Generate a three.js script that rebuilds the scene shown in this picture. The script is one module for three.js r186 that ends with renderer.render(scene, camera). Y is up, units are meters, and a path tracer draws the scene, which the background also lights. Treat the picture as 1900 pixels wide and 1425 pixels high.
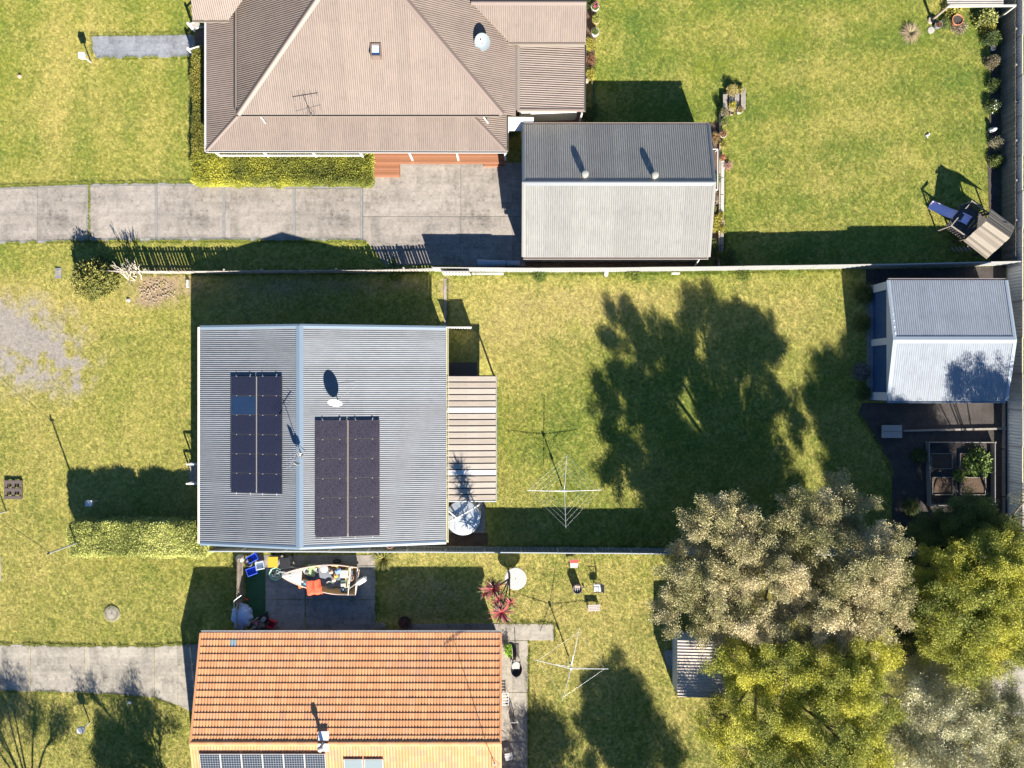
import * as THREE from 'three';
import { mergeGeometries } from 'three/addons/utils/BufferGeometryUtils.js';
import { RoundedBoxGeometry } from 'three/addons/geometries/RoundedBoxGeometry.js';

// ---------- camera, sky, sun, exposure ----------
const S = 29, CAM_H = 50;                       // S: map units per metre on the ground, camera 50 m up
const scene = new THREE.Scene();
const camera = new THREE.PerspectiveCamera(2 * Math.atan(712.5 / (S * CAM_H)) * 180 / Math.PI, 4 / 3, 1, 2000);
camera.position.set(0, CAM_H, 0); camera.up.set(0, 0, -1); camera.lookAt(0, 0, 0);
const renderer = new THREE.WebGLRenderer();
renderer.toneMapping = THREE.LinearToneMapping; renderer.toneMappingExposure = 3.2;
renderer.shadowMap.enabled = true;
const SUN = new THREE.Vector3(0.566, 1, 1.576).normalize();
const sun = new THREE.DirectionalLight(new THREE.Color().setRGB(1, 0.93, 0.83), 5);
sun.name = 'sun'; sun.position.copy(SUN).multiplyScalar(120); sun.castShadow = true; sun.shadow.radius = 1;
sun.shadow.mapSize.set(4096, 4096);
Object.assign(sun.shadow.camera, { left: -50, right: 50, top: 50, bottom: -50, near: 1, far: 300 });
scene.add(sun, sun.target);
{
  const w = 512, h = 256, d = new Float32Array(w * h * 4);
  for (let j = 0; j < h; j++) for (let i = 0; i < w; i++) {
    const el = ((j + 0.5) / h - 0.5) * Math.PI, az = ((i + 0.5) / w - 0.5) * 2 * Math.PI;
    const y = Math.sin(el), c = Math.cos(el), dx = c * Math.cos(az), dz = c * Math.sin(az);
    const t = Math.pow(1 - Math.max(0, y), 3), g = Math.max(0, dx * SUN.x + y * SUN.y + dz * SUN.z);
    const glow = 0.08 * Math.pow(g, 12), o = (j * w + i) * 4, dim = y < 0 ? 0.6 : 1;
    d[o] = (0.021 + 0.07 * t + glow) * dim; d[o + 1] = (0.060 + 0.10 * t + glow) * dim; d[o + 2] = (0.150 + 0.10 * t + glow * 0.9) * dim; d[o + 3] = 1;
  }
  const sky = new THREE.DataTexture(d, w, h, THREE.RGBAFormat, THREE.FloatType);
  sky.mapping = THREE.EquirectangularReflectionMapping; sky.magFilter = THREE.LinearFilter; sky.minFilter = THREE.LinearFilter; sky.needsUpdate = true;
  scene.background = sky; scene.environment = sky;
}

// ---------- helpers ----------
let seed = 1234567;
const rnd = () => { seed |= 0; seed = seed + 0x6D2B79F5 | 0; let t = Math.imul(seed ^ seed >>> 15, 1 | seed); t = t + Math.imul(t ^ t >>> 7, 61 | t) ^ t; return ((t ^ t >>> 14) >>> 0) / 4294967296; };
const rr = (a, b) => a + (b - a) * rnd();
const V = (x, y, z) => new THREE.Vector3(x, y, z);
const clamp = (x, a = 0, b = 1) => Math.min(b, Math.max(a, x));
const sst = (a, b, x) => { const t = clamp((x - a) / (b - a)); return t * t * (3 - 2 * t); };
const mixv = (a, b, t) => [a[0] + (b[0] - a[0]) * t, a[1] + (b[1] - a[1]) * t, a[2] + (b[2] - a[2]) * t];
// survey map (map units, origin top-left of the plan, apparent place of a point at height h) -> metres
const at = (mx, my, h = 0) => V((mx - 950) / S * (1 - h / CAM_H), h, (my - 712.5) / S * (1 - h / CAM_H));
const gnd = (mx, my, h = 0) => V((mx - 950) / S, h, (my - 712.5) / S);      // ground point, raised to h
const NT = 512, ntab = new Float32Array(NT * NT); for (let i = 0; i < NT * NT; i++) ntab[i] = rnd();
const vn = (x, y) => {
  const x0 = Math.floor(x), y0 = Math.floor(y); let fx = x - x0, fy = y - y0; fx = fx * fx * (3 - 2 * fx); fy = fy * fy * (3 - 2 * fy);
  const a = x0 & 511, b = (x0 + 1) & 511, c = (y0 & 511) << 9, d = ((y0 + 1) & 511) << 9;
  const p = ntab[c | a] + (ntab[c | b] - ntab[c | a]) * fx, q = ntab[d | a] + (ntab[d | b] - ntab[d | a]) * fx; return p + (q - p) * fy;
};
const fbm = (x, y, o = 4) => { let s = 0, a = 0.5, n = 0; for (let i = 0; i < o; i++) { s += a * vn(x, y); n += a; x = x * 2.03 + 17.1; y = y * 2.03 + 5.7; a *= 0.5; } return s / n; };

const names = {}; const numbered = (n) => { const k = names[n] = (names[n] ?? -1) + 1; return k ? n + '_' + String(k).padStart(3, '0') : n; };
const BASE = new WeakMap();
function thing(name, label, category, pos = V(0, 0, 0), turn = 0, group) {
  const o = new THREE.Group(); o.name = numbered(name); o.position.copy(pos); o.rotation.y = turn; scene.add(o);
  o.userData = { label, category }; if (group) o.userData.group = group; BASE.set(o, pos.clone()); return o;
}
function struct(name, label) { const o = new THREE.Group(); o.name = numbered(name); scene.add(o); o.userData = { kind: 'structure', label, category: name.replace(/_/g, ' ') }; BASE.set(o, V(0, 0, 0)); return o; }
function part(parent, name, geo, material, label) {           // geometry in the thing's own axes
  const m = new THREE.Mesh(geo, material); m.name = name; m.castShadow = m.receiveShadow = true; parent.add(m); if (label) m.userData.label = label;
  BASE.set(m, BASE.get(parent) ?? V(0, 0, 0)); return m;
}
function wpart(parent, name, geo, material, label) {          // geometry given in world axes (thing not turned)
  const b = BASE.get(parent); geo.translate(-b.x, -b.y, -b.z); return part(parent, name, geo, material, label);
}
function sub(parent, name) { const g = new THREE.Group(); g.name = name; parent.add(g); BASE.set(g, BASE.get(parent)); return g; }
const lin = (r, g, b) => new THREE.Color().setRGB(r, g, b);
function mat(c, rough = 0.8, o = {}) { return new THREE.MeshStandardMaterial({ color: lin(...c), roughness: rough, metalness: 0, side: THREE.DoubleSide, ...o }); }
const box = (w, h, d, x = 0, y = 0, z = 0, ry = 0) => { const g = new THREE.BoxGeometry(w, h, d); if (ry) g.rotateY(ry); return g.translate(x, y, z); };
const rbox = (w, h, d, x = 0, y = 0, z = 0, r = 0.02, ry = 0) => { const g = new RoundedBoxGeometry(w, h, d, 2, Math.min(r, w / 2.1, h / 2.1, d / 2.1)); if (ry) g.rotateY(ry); return g.translate(x, y, z); };
const cyl = (r0, r1, h, x = 0, y = 0, z = 0, n = 16) => new THREE.CylinderGeometry(r1, r0, h, n).translate(x, y, z);   // r0 at the bottom
const merge = (a) => mergeGeometries(a.map((g) => { const q = g.index ? g.toNonIndexed() : g; for (const k of Object.keys(q.attributes)) if (!['position', 'normal', 'uv'].includes(k)) q.deleteAttribute(k); return q; }));
function bar(a, b, r, n = 6, r2 = r) { const d = b.clone().sub(a), l = d.length(), g = new THREE.CylinderGeometry(r2, r, l, n); g.translate(0, l / 2, 0); g.applyQuaternion(new THREE.Quaternion().setFromUnitVectors(V(0, 1, 0), d.normalize())); return g.translate(a.x, a.y, a.z); }
function beam(a, b, w, h) { // box from a to b, width w sideways, h upwards
  const d = b.clone().sub(a), l = d.length(), g = new THREE.BoxGeometry(w, h, l); const x = V(0, 1, 0).cross(d).normalize(); if (x.lengthSq() < 0.5) x.set(1, 0, 0);
  const z = d.normalize(), y = z.clone().cross(x); g.applyMatrix4(new THREE.Matrix4().makeBasis(x, y, z)); const c = a.clone().add(b).multiplyScalar(0.5); return g.translate(c.x, c.y, c.z);
}
function taper(pts, r0, r1, n = 7) {                          // bent tapered limb
  const c = new THREE.CatmullRomCurve3(pts), seg = Math.max(4, pts.length * 3), g = new THREE.TubeGeometry(c, seg, 1, n, false), p = g.attributes.position, q = V(0, 0, 0);
  for (let i = 0; i <= seg; i++) { c.getPointAt(i / seg, q); const r = r0 + (r1 - r0) * i / seg; for (let j = 0; j <= n; j++) { const k = i * (n + 1) + j; p.setXYZ(k, q.x + (p.getX(k) - q.x) * r, q.y + (p.getY(k) - q.y) * r, q.z + (p.getZ(k) - q.z) * r); } }
  return g;
}
function lathe(prof, n = 20) { return new THREE.LatheGeometry(prof.map(([r, y]) => new THREE.Vector2(r, y)), n); }
function slab(pts, y0, y1) {                                  // pts: world points; flat prism
  const s = new THREE.Shape(pts.map((p) => new THREE.Vector2(p.x, -p.z))); const g = new THREE.ExtrudeGeometry(s, { depth: y1 - y0, bevelEnabled: false }); g.rotateX(-Math.PI / 2); return g.translate(0, y0, 0);
}
const poly = (a, h = 0) => a.map(([x, y]) => gnd(x, y, h));
// textures -----------------------------------------------------------
function tex(n, f, srgb = true, rep = 1, m = n) {             // f(u, v) -> [r, g, b] linear 0..1
  const d = new Uint8Array(n * m * 4), e = (x) => { x = clamp(x); return 255 * (srgb ? (x < 0.0031308 ? 12.92 * x : 1.055 * Math.pow(x, 1 / 2.4) - 0.055) : x); };
  for (let j = 0; j < m; j++) for (let i = 0; i < n; i++) { const c = f(i, j, n, m), o = (j * n + i) * 4; d[o] = e(c[0]); d[o + 1] = e(c[1]); d[o + 2] = e(c[2]); d[o + 3] = 255; }
  const t = new THREE.DataTexture(d, n, m); t.wrapS = t.wrapT = THREE.RepeatWrapping; t.magFilter = THREE.LinearFilter; t.minFilter = THREE.LinearMipmapLinearFilter; t.repeat.set(rep, rep);
  if (srgb) t.colorSpace = THREE.SRGBColorSpace; t.needsUpdate = true; return t;
}
const grey = (f) => (i, j, n) => { const v = f(i, j, n); return [v, v, v]; };
// uv are metres on slabs: repeat = 1 / metres per tile
const concreteMap = tex(1024, (i, j) => { const a = fbm(i / 90, j / 90, 5), b = fbm(i / 14 + 90, j / 14, 3), c = vn(i * 0.9, j * 0.9), st = sst(0.52, 0.72, fbm(i / 50 + 40, j / 160 + 7, 4)); const tr = fbm(i / 260 + 11, j / 26 + 30, 3), oil = sst(0.70, 0.80, fbm(i / 34 + 200, j / 34 + 80, 4)), ck = 1 - sst(0.004, 0.016, Math.abs(fbm(i / 130 + 400, j / 130 + 33, 4) - 0.5)); const v = 0.62 + 0.34 * (a - 0.5) + 0.26 * (b - 0.5) + 0.30 * (c - 0.5) - 0.10 * st + 0.22 * (tr - 0.5) - 0.14 * oil - 0.12 * ck * (c > 0.3 ? 1 : 0.3); return [v * 1.0, v * 0.985, v * 0.955]; }, true, 1 / 9);
const speckMap = tex(512, (i, j) => { const v = 0.72 + 0.3 * (fbm(i / 40, j / 40, 4) - 0.5) + 0.22 * (vn(i * 0.8, j * 0.8) - 0.5); return [v, v, v]; }, true, 1 / 3);
const fineBump = tex(512, grey((i, j) => 0.5 * fbm(i / 6, j / 6, 3) + 0.5 * vn(i, j)), false, 1 / 2.5);
const woodMap = tex(512, (i, j) => { const v = 0.66 + 0.34 * (fbm(i / 90, j / 5, 4) - 0.5) + 0.3 * (fbm(i / 200 + 9, j / 22, 3) - 0.5); return [v, v * 0.97, v * 0.93]; }, true, 1 / 1.2);
const weatherMap = tex(512, (i, j) => { const a = fbm(i / 120, j / 60, 4), b = fbm(i / 9 + 5, j / 30, 3); const v = 0.88 + 0.14 * (a - 0.5) + 0.22 * (b - 0.5) - 0.04 * sst(0.6, 0.78, fbm(i / 30 + 70, j / 30, 4)); return [v, v, v * 0.985]; }, true, 1 / 5);
const mulchMap = tex(512, (i, j) => { const a = vn(i * 0.55, j * 0.22), b = vn(i * 0.25 + 30, j * 0.6), v = 0.5 * Math.pow(a, 2) + 0.5 * Math.pow(b, 2) + 0.4 * (fbm(i / 60, j / 60, 3) - 0.4); return [0.22 + 0.8 * v, 0.19 + 0.7 * v, 0.17 + 0.62 * v]; }, true, 1 / 3);
const pebbleMap = tex(512, (i, j) => { const v = 0.55 + 0.5 * (vn(i * 0.5, j * 0.5) - 0.5) + 0.35 * (fbm(i / 40, j / 40, 4) - 0.5); return [v, v, v]; }, true, 1 / 3);

// shared materials ---------------------------------------------------
const M = {
  concrete: mat([0.39, 0.352, 0.312], 0.9, { map: concreteMap, bumpMap: fineBump, bumpScale: 0.004 }),
  concreteWarm: mat([0.43, 0.395, 0.335], 0.9, { map: concreteMap, bumpMap: fineBump, bumpScale: 0.003 }),
  concreteCool: mat([0.31, 0.33, 0.37], 0.9, { map: concreteMap, bumpMap: fineBump, bumpScale: 0.004 }),
  concreteOld: mat([0.36, 0.36, 0.35], 0.9, { map: concreteMap, bumpMap: fineBump, bumpScale: 0.004 }),
  edging: mat([0.275, 0.27, 0.268], 0.9, { map: speckMap, bumpMap: fineBump, bumpScale: 0.006 }),
  white: mat([0.52, 0.51, 0.50], 0.55), whiteDull: mat([0.42, 0.41, 0.39], 0.7, { map: weatherMap }), cream: mat([0.68, 0.63, 0.5], 0.6),
  dark: mat([0.02, 0.02, 0.022], 0.6), black: mat([0.012, 0.012, 0.014], 0.5), galv: mat([0.55, 0.56, 0.57], 0.4, { metalness: 0.5 }), steel: mat([0.42, 0.43, 0.44], 0.45, { metalness: 0.6 }),
  timberGrey: mat([0.36, 0.33, 0.29], 0.9, { map: woodMap }), timberDark: mat([0.13, 0.105, 0.085], 0.9, { map: woodMap }), timberPale: mat([0.5, 0.43, 0.33], 0.85, { map: woodMap }),
  deck: [mat([0.42, 0.185, 0.095], 0.75, { map: woodMap }), mat([0.36, 0.155, 0.08], 0.75, { map: woodMap }), mat([0.47, 0.215, 0.12], 0.75, { map: woodMap })],
  soil: mat([0.20, 0.145, 0.10], 0.95, { map: mulchMap, bumpMap: fineBump, bumpScale: 0.02 }), mulch: mat([0.105, 0.10, 0.10], 0.95, { map: mulchMap, bumpMap: fineBump, bumpScale: 0.03 }),
  terracotta: mat([0.42, 0.16, 0.085], 0.8), terraPale: mat([0.5, 0.3, 0.22], 0.8), stone: mat([0.42, 0.40, 0.37], 0.9, { map: speckMap }), bluePlastic: mat([0.03, 0.10, 0.42], 0.45), greyPlastic: mat([0.22, 0.23, 0.25], 0.5),
  bark: mat([0.19, 0.155, 0.12], 0.95, { map: woodMap }), barkPale: mat([0.42, 0.38, 0.32], 0.95, { map: woodMap }), wallBrick: mat([0.34, 0.2, 0.14], 0.9, { map: speckMap }), wallPale: mat([0.6, 0.57, 0.5], 0.8), pot: mat([0.70, 0.69, 0.67], 0.6), wall: mat([0.52, 0.5, 0.46], 0.8),
};

// ---------- ground ----------
const GR = [0.140, 0.188, 0.016], LU = [0.076, 0.145, 0.015], YE = [0.272, 0.272, 0.026], ST = [0.390, 0.330, 0.095], DI = [0.26, 0.19, 0.115], GV = [0.265, 0.235, 0.20];
// broad patches seen on the lawns: [x, y, rx, ry, straw, lush, dirt, gravel]
const PATCH = [
  [95, 200, 45, 260, 0.30, 0, 0, 0], [168, 60, 14, 120, 0.40, 0, 0, 0], [20, 120, 60, 150, -0.15, 0.05, 0, 0], [300, 200, 70, 120, -0.05, 0.1, 0, 0], [300, 30, 80, 50, -0.1, 0.05, 0, 0], [170, 250, 120, 60, 0.1, 0, 0, 0],
  [1440, 60, 45, 25, -0.3, -0.25, 0, 0], [1310, 130, 30, 22, -0.3, -0.3, 0, 0], [1500, 40, 90, 30, 0.25, -0.1, 0, 0], [1570, 230, 130, 70, 0.22, -0.1, 0, 0], [1180, 90, 60, 110, -0.1, 0.16, 0, 0], [1400, 200, 90, 60, -0.1, 0.15, 0, 0], [1770, 150, 60, 160, -0.05, 0.1, 0, 0], [1500, 330, 170, 60, 0.12, 0, 0, 0], [1480, 130, 30, 25, 0.25, 0, 0, 0],
  [60, 655, 115, 78, 0.35, 0, 0.15, 0.95], [135, 690, 45, 50, 0.2, 0, 0.1, 0.8], [10, 610, 70, 50, 0.1, 0, 0.1, 0.7], [60, 560, 130, 45, 0.45, 0, 0.1, 0.15], [170, 600, 60, 90, 0.35, -0.1, 0, 0], [40, 760, 110, 60, 0.3, 0, 0.05, 0.05], [300, 530, 62, 34, 0.3, 0, 0.95, 0], [275, 560, 22, 12, 0.2, 0, 0.6, 0], [260, 640, 80, 60, -0.05, 0.02, 0, 0], [180, 760, 100, 60, 0.08, 0, 0, 0], [310, 720, 60, 120, 0.0, 0.06, 0, 0], [60, 950, 120, 60, 0.1, 0, 0, 0], [60, 1020, 90, 40, 0.2, 0, 0, 0],
  [1000, 590, 150, 70, 0.62, -0.1, 0.16, 0], [920, 640, 60, 60, 0.35, 0, 0.06, 0], [1120, 555, 190, 38, 0.42, -0.1, 0.10, 0], [1440, 585, 150, 60, 0.36, 0, 0.06, 0], [1180, 506, 400, 10, -0.35, 0.2, 0, 0], [1020, 800, 110, 110, -0.2, 0.12, 0, 0], [1000, 960, 120, 40, 0.05, 0.05, 0, 0], [1300, 780, 180, 110, -0.2, 0.3, 0, 0], [826, 535, 9, 22, 0.5, 0, 0.6, 0], [600, 530, 220, 18, 0.3, 0, 0.45, 0], [470, 560, 110, 40, 0.25, 0, 0.15, 0],
  [60, 1120, 80, 60, 0.15, -0.05, 0, 0], [280, 1130, 70, 60, -0.15, 0.25, 0, 0], [180, 1090, 80, 40, 0.12, 0, 0, 0], [20, 1310, 70, 30, 0.35, 0, 0.2, 0], [250, 1380, 120, 60, -0.15, 0.15, 0, 0],
  [960, 1120, 90, 30, 0.35, 0, 0.1, 0], [1100, 1180, 130, 90, 0.22, -0.1, 0, 0], [790, 1110, 80, 50, 0.3, 0, 0.4, 0], [850, 1036, 120, 12, 0.35, 0, 0, 0], [1000, 1250, 60, 120, 0.15, 0, 0, 0], [1220, 1350, 60, 80, 0.1, 0, 0.1, 0], [1640, 1000, 60, 60, 0, 0.2, 0, 0],
];
function lawnColor(x, y, out) {
  const back3 = sst(690, 730, x) * sst(1000, 1030, y), topRight = sst(1080, 1110, x) * (1 - sst(480, 500, y)), midFront = (1 - sst(370, 420, x)) * sst(480, 520, y);
  const mow = topRight * 0.10 * Math.sin((x * 0.12 + y) / 15.5) + (1 - sst(340, 380, x)) * (1 - sst(320, 345, y)) * 0.10 * Math.sin(x / 14); let s = 0.34 + 0.16 * midFront - 0.20 * topRight + 0.16 * back3 + mow, l = 0.18 + 0.16 * topRight - 0.10 * midFront - mow, d = 0, g = 0;
  for (const p of PATCH) { const dx = (x - p[0]) / p[2], dy = (y - p[1]) / p[3], q = dx * dx + dy * dy; if (q < 5) { const e = Math.exp(-q * 1.1) * (0.75 + 0.5 * (fbm(x / 22 + p[0], y / 22, 3))); s += p[4] * e; l += p[5] * e; d += p[6] * e; g += p[7] * e; } }
  const n1 = fbm(x / 70, y / 70, 4) - 0.5, n2 = fbm(x / 16 + 50, y / 16 + 9, 3) - 0.5, n3 = vn(x / 3.6 + 7, y / 3.6) - 0.5, n4 = vn(x / 1.7, y / 1.7 + 3) - 0.5;
  const fine = (0.5 + 0.55 * back3);
  s += 0.70 * n1 + 0.30 * n2 * (0.8 + fine) + 0.40 * n3 * (0.7 + fine) + 0.65 * n4; l += -0.6 * n1 + 0.35 * n2 - 0.3 * n3 + 0.45 * (fbm(x / 38 + 300, y / 38, 3) - 0.5);
  let c = mixv(YE, GR, clamp(0.5 - 0.5 * n2 + 0.9 * n4)); c = mixv(c, LU, clamp(l)); c = mixv(c, ST, clamp(s)); const dd = clamp(d * (1 + 1.4 * n2 + 0.8 * n3) * 1.25 - 0.12), gg = clamp(g * (1 + 1.7 * n2 + 1.5 * n1 + 0.3 * n3) * 1.5 - 0.25); c = mixv(c, DI, dd); c = mixv(c, GV, gg);
  const v = 1 + 0.30 * n3 + 0.40 * n4; out[0] = c[0] * v; out[1] = c[1] * v; out[2] = c[2] * v; out[3] = Math.max(dd, gg); return out;
}
const LX0 = -180, LX1 = 2080, LY0 = -150, LY1 = 1700;
{
  const tmp = [0, 0, 0, 0];
  const far = tex(512, (i, j) => { const q = 1.6; lawnColor(700 + i * q, 2500 + j * q, tmp); return tmp; }, true, 1 / 28);
  const gp = new THREE.PlaneGeometry(1200, 1200); gp.rotateX(-Math.PI / 2); const uv = gp.attributes.uv; for (let i = 0; i < uv.count; i++) uv.setXY(i, uv.getX(i) * 1200, uv.getY(i) * 1200);
  const g = struct('ground', 'grassy ground running out beyond the gardens'); part(g, 'ground_sheet', gp.translate(0, -0.03, 0), mat([1, 1, 1], 0.95, { map: far }));
  const map = tex(2048, (i, j, n, m) => lawnColor(LX0 + (i + 0.5) / n * (LX1 - LX0), LY1 - (j + 0.5) / m * (LY1 - LY0), tmp), true, 1, 1700);
  const lp = new THREE.PlaneGeometry((LX1 - LX0) / S, (LY1 - LY0) / S); lp.rotateX(-Math.PI / 2); const c = gnd((LX0 + LX1) / 2, (LY0 + LY1) / 2); lp.translate(c.x, 0, c.z);
  const bm = fineBump.clone(); bm.repeat.set(60, 48);
  const lawn = struct('lawn', 'patchy yellow green lawn around the three houses'); part(lawn, 'lawn_sheet', lp, mat([1, 1, 1], 0.95, { map, bumpMap: bm, bumpScale: 0.03 }));
}
// ---------- paving ----------
const PAVED = [];                                             // areas without grass (map polygons)
function paving(parent, name, pts, material, y1 = 0.03, y0 = -0.05) { PAVED.push(pts); return wpart(parent, name, slab(poly(pts), y0, y1), material); }
const inset = (x0, y0, x1, y1, e = 0.35) => [[x0 + e, y0], [x1 - e, y0], [x1 - e, y1], [x0 + e, y1]];
const tintMat = (m, f) => { const k = m.clone(); k.color.multiplyScalar(f); return k; };
{
  const base = struct('driveway_base', 'dark joints under the long driveway'); wpart(base, 'base_sheet', slab(poly([[-60, 350], [165, 342], [418, 342], [673, 347], [673, 304], [975, 304], [975, 492], [718, 491], [679, 446], [-60, 452]]), -0.06, 0.012), mat([0.10, 0.10, 0.085], 0.95));
  const concs = [M.concrete, tintMat(M.concrete, 0.93), tintMat(M.concrete, 1.06), tintMat(M.concrete, 0.97)];
  const d = struct('driveway', 'long weathered grey concrete driveway leading to the garage');
  const N = [[-60, 349], [70, 344], [165, 341], [292, 339], [418, 341], [548, 345], [673, 346]], So = [[-60, 453], [70, 451], [165, 447], [292, 446], [418, 446], [548, 447], [673, 447]];
  for (let i = 0; i < 6; i++) { const a = N[i], b = N[i + 1], c = So[i + 1], e = So[i]; const w0 = 0.4, w1 = i > 0 ? 4.4 : 0.4;
    paving(d, 'concrete_slab', [[a[0] + w0, a[1] + 5], [b[0] - w1, b[1] + 5], [c[0] - w1, c[1] - 5], [e[0] + w0, e[1] - 5]], concs[i % 4], 0.03 + 0.004 * (i % 3));
    paving(d, 'edging_band', [[a[0] + 0.4, a[1]], [b[0] - 0.4, b[1]], [b[0] - 0.4, b[1] + 4.6], [a[0] + 0.4, a[1] + 4.6]], M.edging, 0.026);
    paving(d, 'edging_band', [[e[0] + 0.4, e[1] - 4.6], [c[0] - 0.4, c[1] - 4.6], [c[0] - 0.4, c[1]], [e[0] + 0.4, e[1]]], M.edging, 0.026);
    if (i > 0) paving(d, 'edging_band', [[b[0] - 4.1, b[1] + 5], [b[0] - (i == 1 ? 1.5 : 0.4), b[1] + 5], [c[0] - (i == 1 ? 1.5 : 0.4), c[1] - 5], [c[0] - 4.1, c[1] - 5]], M.edging, 0.026);
  }
  paving(d, 'concrete_slab', [[674, 330], [686, 330], [686, 302], [743, 302], [854.6, 302], [854.6, 401.6], [674, 401.6]], concs[2], 0.034);
  paving(d, 'concrete_slab', [[855.4, 302], [975, 302], [975, 401.6], [855.4, 401.6]], concs[0], 0.03);
  paving(d, 'concrete_slab', [[674, 402.4], [854.6, 402.4], [854.6, 492], [716, 492], [680, 447], [674, 447]], concs[1], 0.032);
  paving(d, 'concrete_slab', [[855.4, 402.4], [975, 402.4], [975, 494], [855.4, 494]], concs[3], 0.03);
  PAVED.push([[-60, 349], [70, 344], [160, 341], [160, 447], [70, 451], [-60, 453]], [[171, 341], [292, 339], [418, 341], [548, 345], [673, 346], [673, 447], [418, 446], [171, 447]], [[672, 302], [975, 302], [975, 494], [716, 492], [680, 447], [672, 447]]);
  const p = struct('front_path', 'short blue grey concrete path to the front steps'); paving(p, 'path_slab', [[168, 67], [230, 66.5], [288, 65], [357, 63], [366, 92], [368, 106], [290, 107], [240, 109], [180, 109], [171, 90]], M.concreteCool);
  const q = struct('curved_driveway', 'pale concrete driveway beside the tiled roof house');
  const qn = [[-60, 1194], [57, 1196], [157, 1198.5], [287, 1199], [330, 1196], [420, 1188]], qs = [[-60, 1281], [57, 1283], [157, 1285], [287, 1294], [330, 1308], [420, 1352]];
  for (let i = 0; i < 5; i++) if (i != 3) { const j = i == 2 ? 3 : i + 1; paving(q, 'concrete_slab', [[qn[i][0] + 0.5, qn[i][1]], [qn[j][0] - 0.5, qn[j][1]], [qs[j][0] - 0.5, qs[j][1]], [qs[i][0] + 0.5, qs[i][1]]], tintMat(M.concreteWarm, 1 - 0.05 * (i % 2))); }
  else paving(q, 'concrete_slab', [[287.5, 1199], [330, 1196], [330, 1308], [287.5, 1294]], tintMat(M.concreteWarm, 1.04));
  const b = struct('parking_pad', 'stained concrete pad under the boat');
  for (const [x0, y0, x1, y1, k] of [[471, 1030, 566, 1049, 0], [567, 1030, 698, 1049, 1], [493, 1050, 566, 1112, 1], [567, 1050, 698, 1112, 0], [493, 1113, 566, 1180, 0], [567, 1113, 698, 1180, 1]]) paving(b, 'concrete_slab', inset(x0, y0, x1, y1), tintMat(y0 > 1045 ? M.concreteOld : M.concrete, 1 - 0.06 * k));
  const m = struct('turf_strip', 'strip of green artificial turf beside the boat pad'); paving(m, 'turf_mat', [[456, 1050], [492.5, 1050], [492.5, 1150], [456, 1150]], mat([0.03, 0.11, 0.045], 0.95, { map: speckMap }), 0.02);
  const r = struct('garden_path', 'pale concrete path round the back of the tiled roof house');
  for (const [x0, x1] of [[758, 842], [842, 928]]) paving(r, 'path_slab', inset(x0, 1157, x1, 1180), M.concrete);
  paving(r, 'path_slab', inset(928, 1157, 1028, 1188), M.concreteWarm);
  for (const [y0, y1] of [[1189, 1284], [1285, 1376], [1377, 1480]]) paving(r, 'path_slab', inset(924, y0, 980, y1), M.concreteWarm);
  const e = struct('back_paving', 'pale paving corner beyond the trees'); for (const [x0, x1] of [[1840, 1876], [1877, 1930]]) paving(e, 'paving_slab', inset(x0, 1225, x1, 1330), M.concreteWarm);
  const f = struct('footpath', 'edge of a pale concrete footpath'); paving(f, 'path_slab', [[-60, 1032], [1.5, 1032], [2.5, 1078], [-60, 1078]], M.concrete);
  const bed = struct('mulch_bed', 'dark bark mulch bed below the white shed'); paving(bed, 'mulch_sheet', [[1600, 748], [1868, 744], [1868, 1021], [1655, 1018], [1655, 885], [1643, 848], [1607, 790], [1592, 768]], M.mulch, 0.035);
  paving(bed, 'mulch_sheet', [[1606, 500], [1866, 494], [1866, 744], [1612, 744]], M.mulch, 0.02);
  const gb = struct('garden_bed', 'soil garden bed between the grey garage and the lawn'); paving(gb, 'soil_sheet', [[1290, 228], [1334, 228], [1334, 496], [1290, 496]], M.soil, 0.04);
  paving(gb, 'soil_sheet', [[1836, -60], [1856, -60], [1857, 492], [1838, 492], [1832, 300], [1838, 160]], M.mulch, 0.03);
  paving(gb, 'soil_sheet', [[1084, -20], [1103, -20], [1106, 60], [1101, 150], [1086, 150]], M.soil, 0.03);
  paving(gb, 'soil_sheet', [[860, 478], [1290, 478], [1290, 500], [860, 500]], tintMat(M.soil, 0.8), 0.025);
}

// ---------- sheet metal ----------
const orb = (p = 0.09, d = 0.02) => ({ step: p / 6, f: (u) => d / 2 * Math.sin(u / p * 2 * Math.PI) });
const rib = (p = 0.2, d = 0.03, w = 0.05) => ({ step: 0, knots: (u0, u1) => { const k = []; for (let i = Math.floor(u0 / p) - 1; i * p < u1 + p; i++) k.push(i * p - w, i * p - w * 0.45, i * p + w * 0.45, i * p + w); return k.filter((x) => x > u0 + 1e-4 && x < u1 - 1e-4); }, f: (u) => { const t = Math.abs(u - Math.round(u / p) * p); return t < w * 0.46 ? d : t < w ? d * (w - t) / (w * 0.54) : 0; } });
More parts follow.
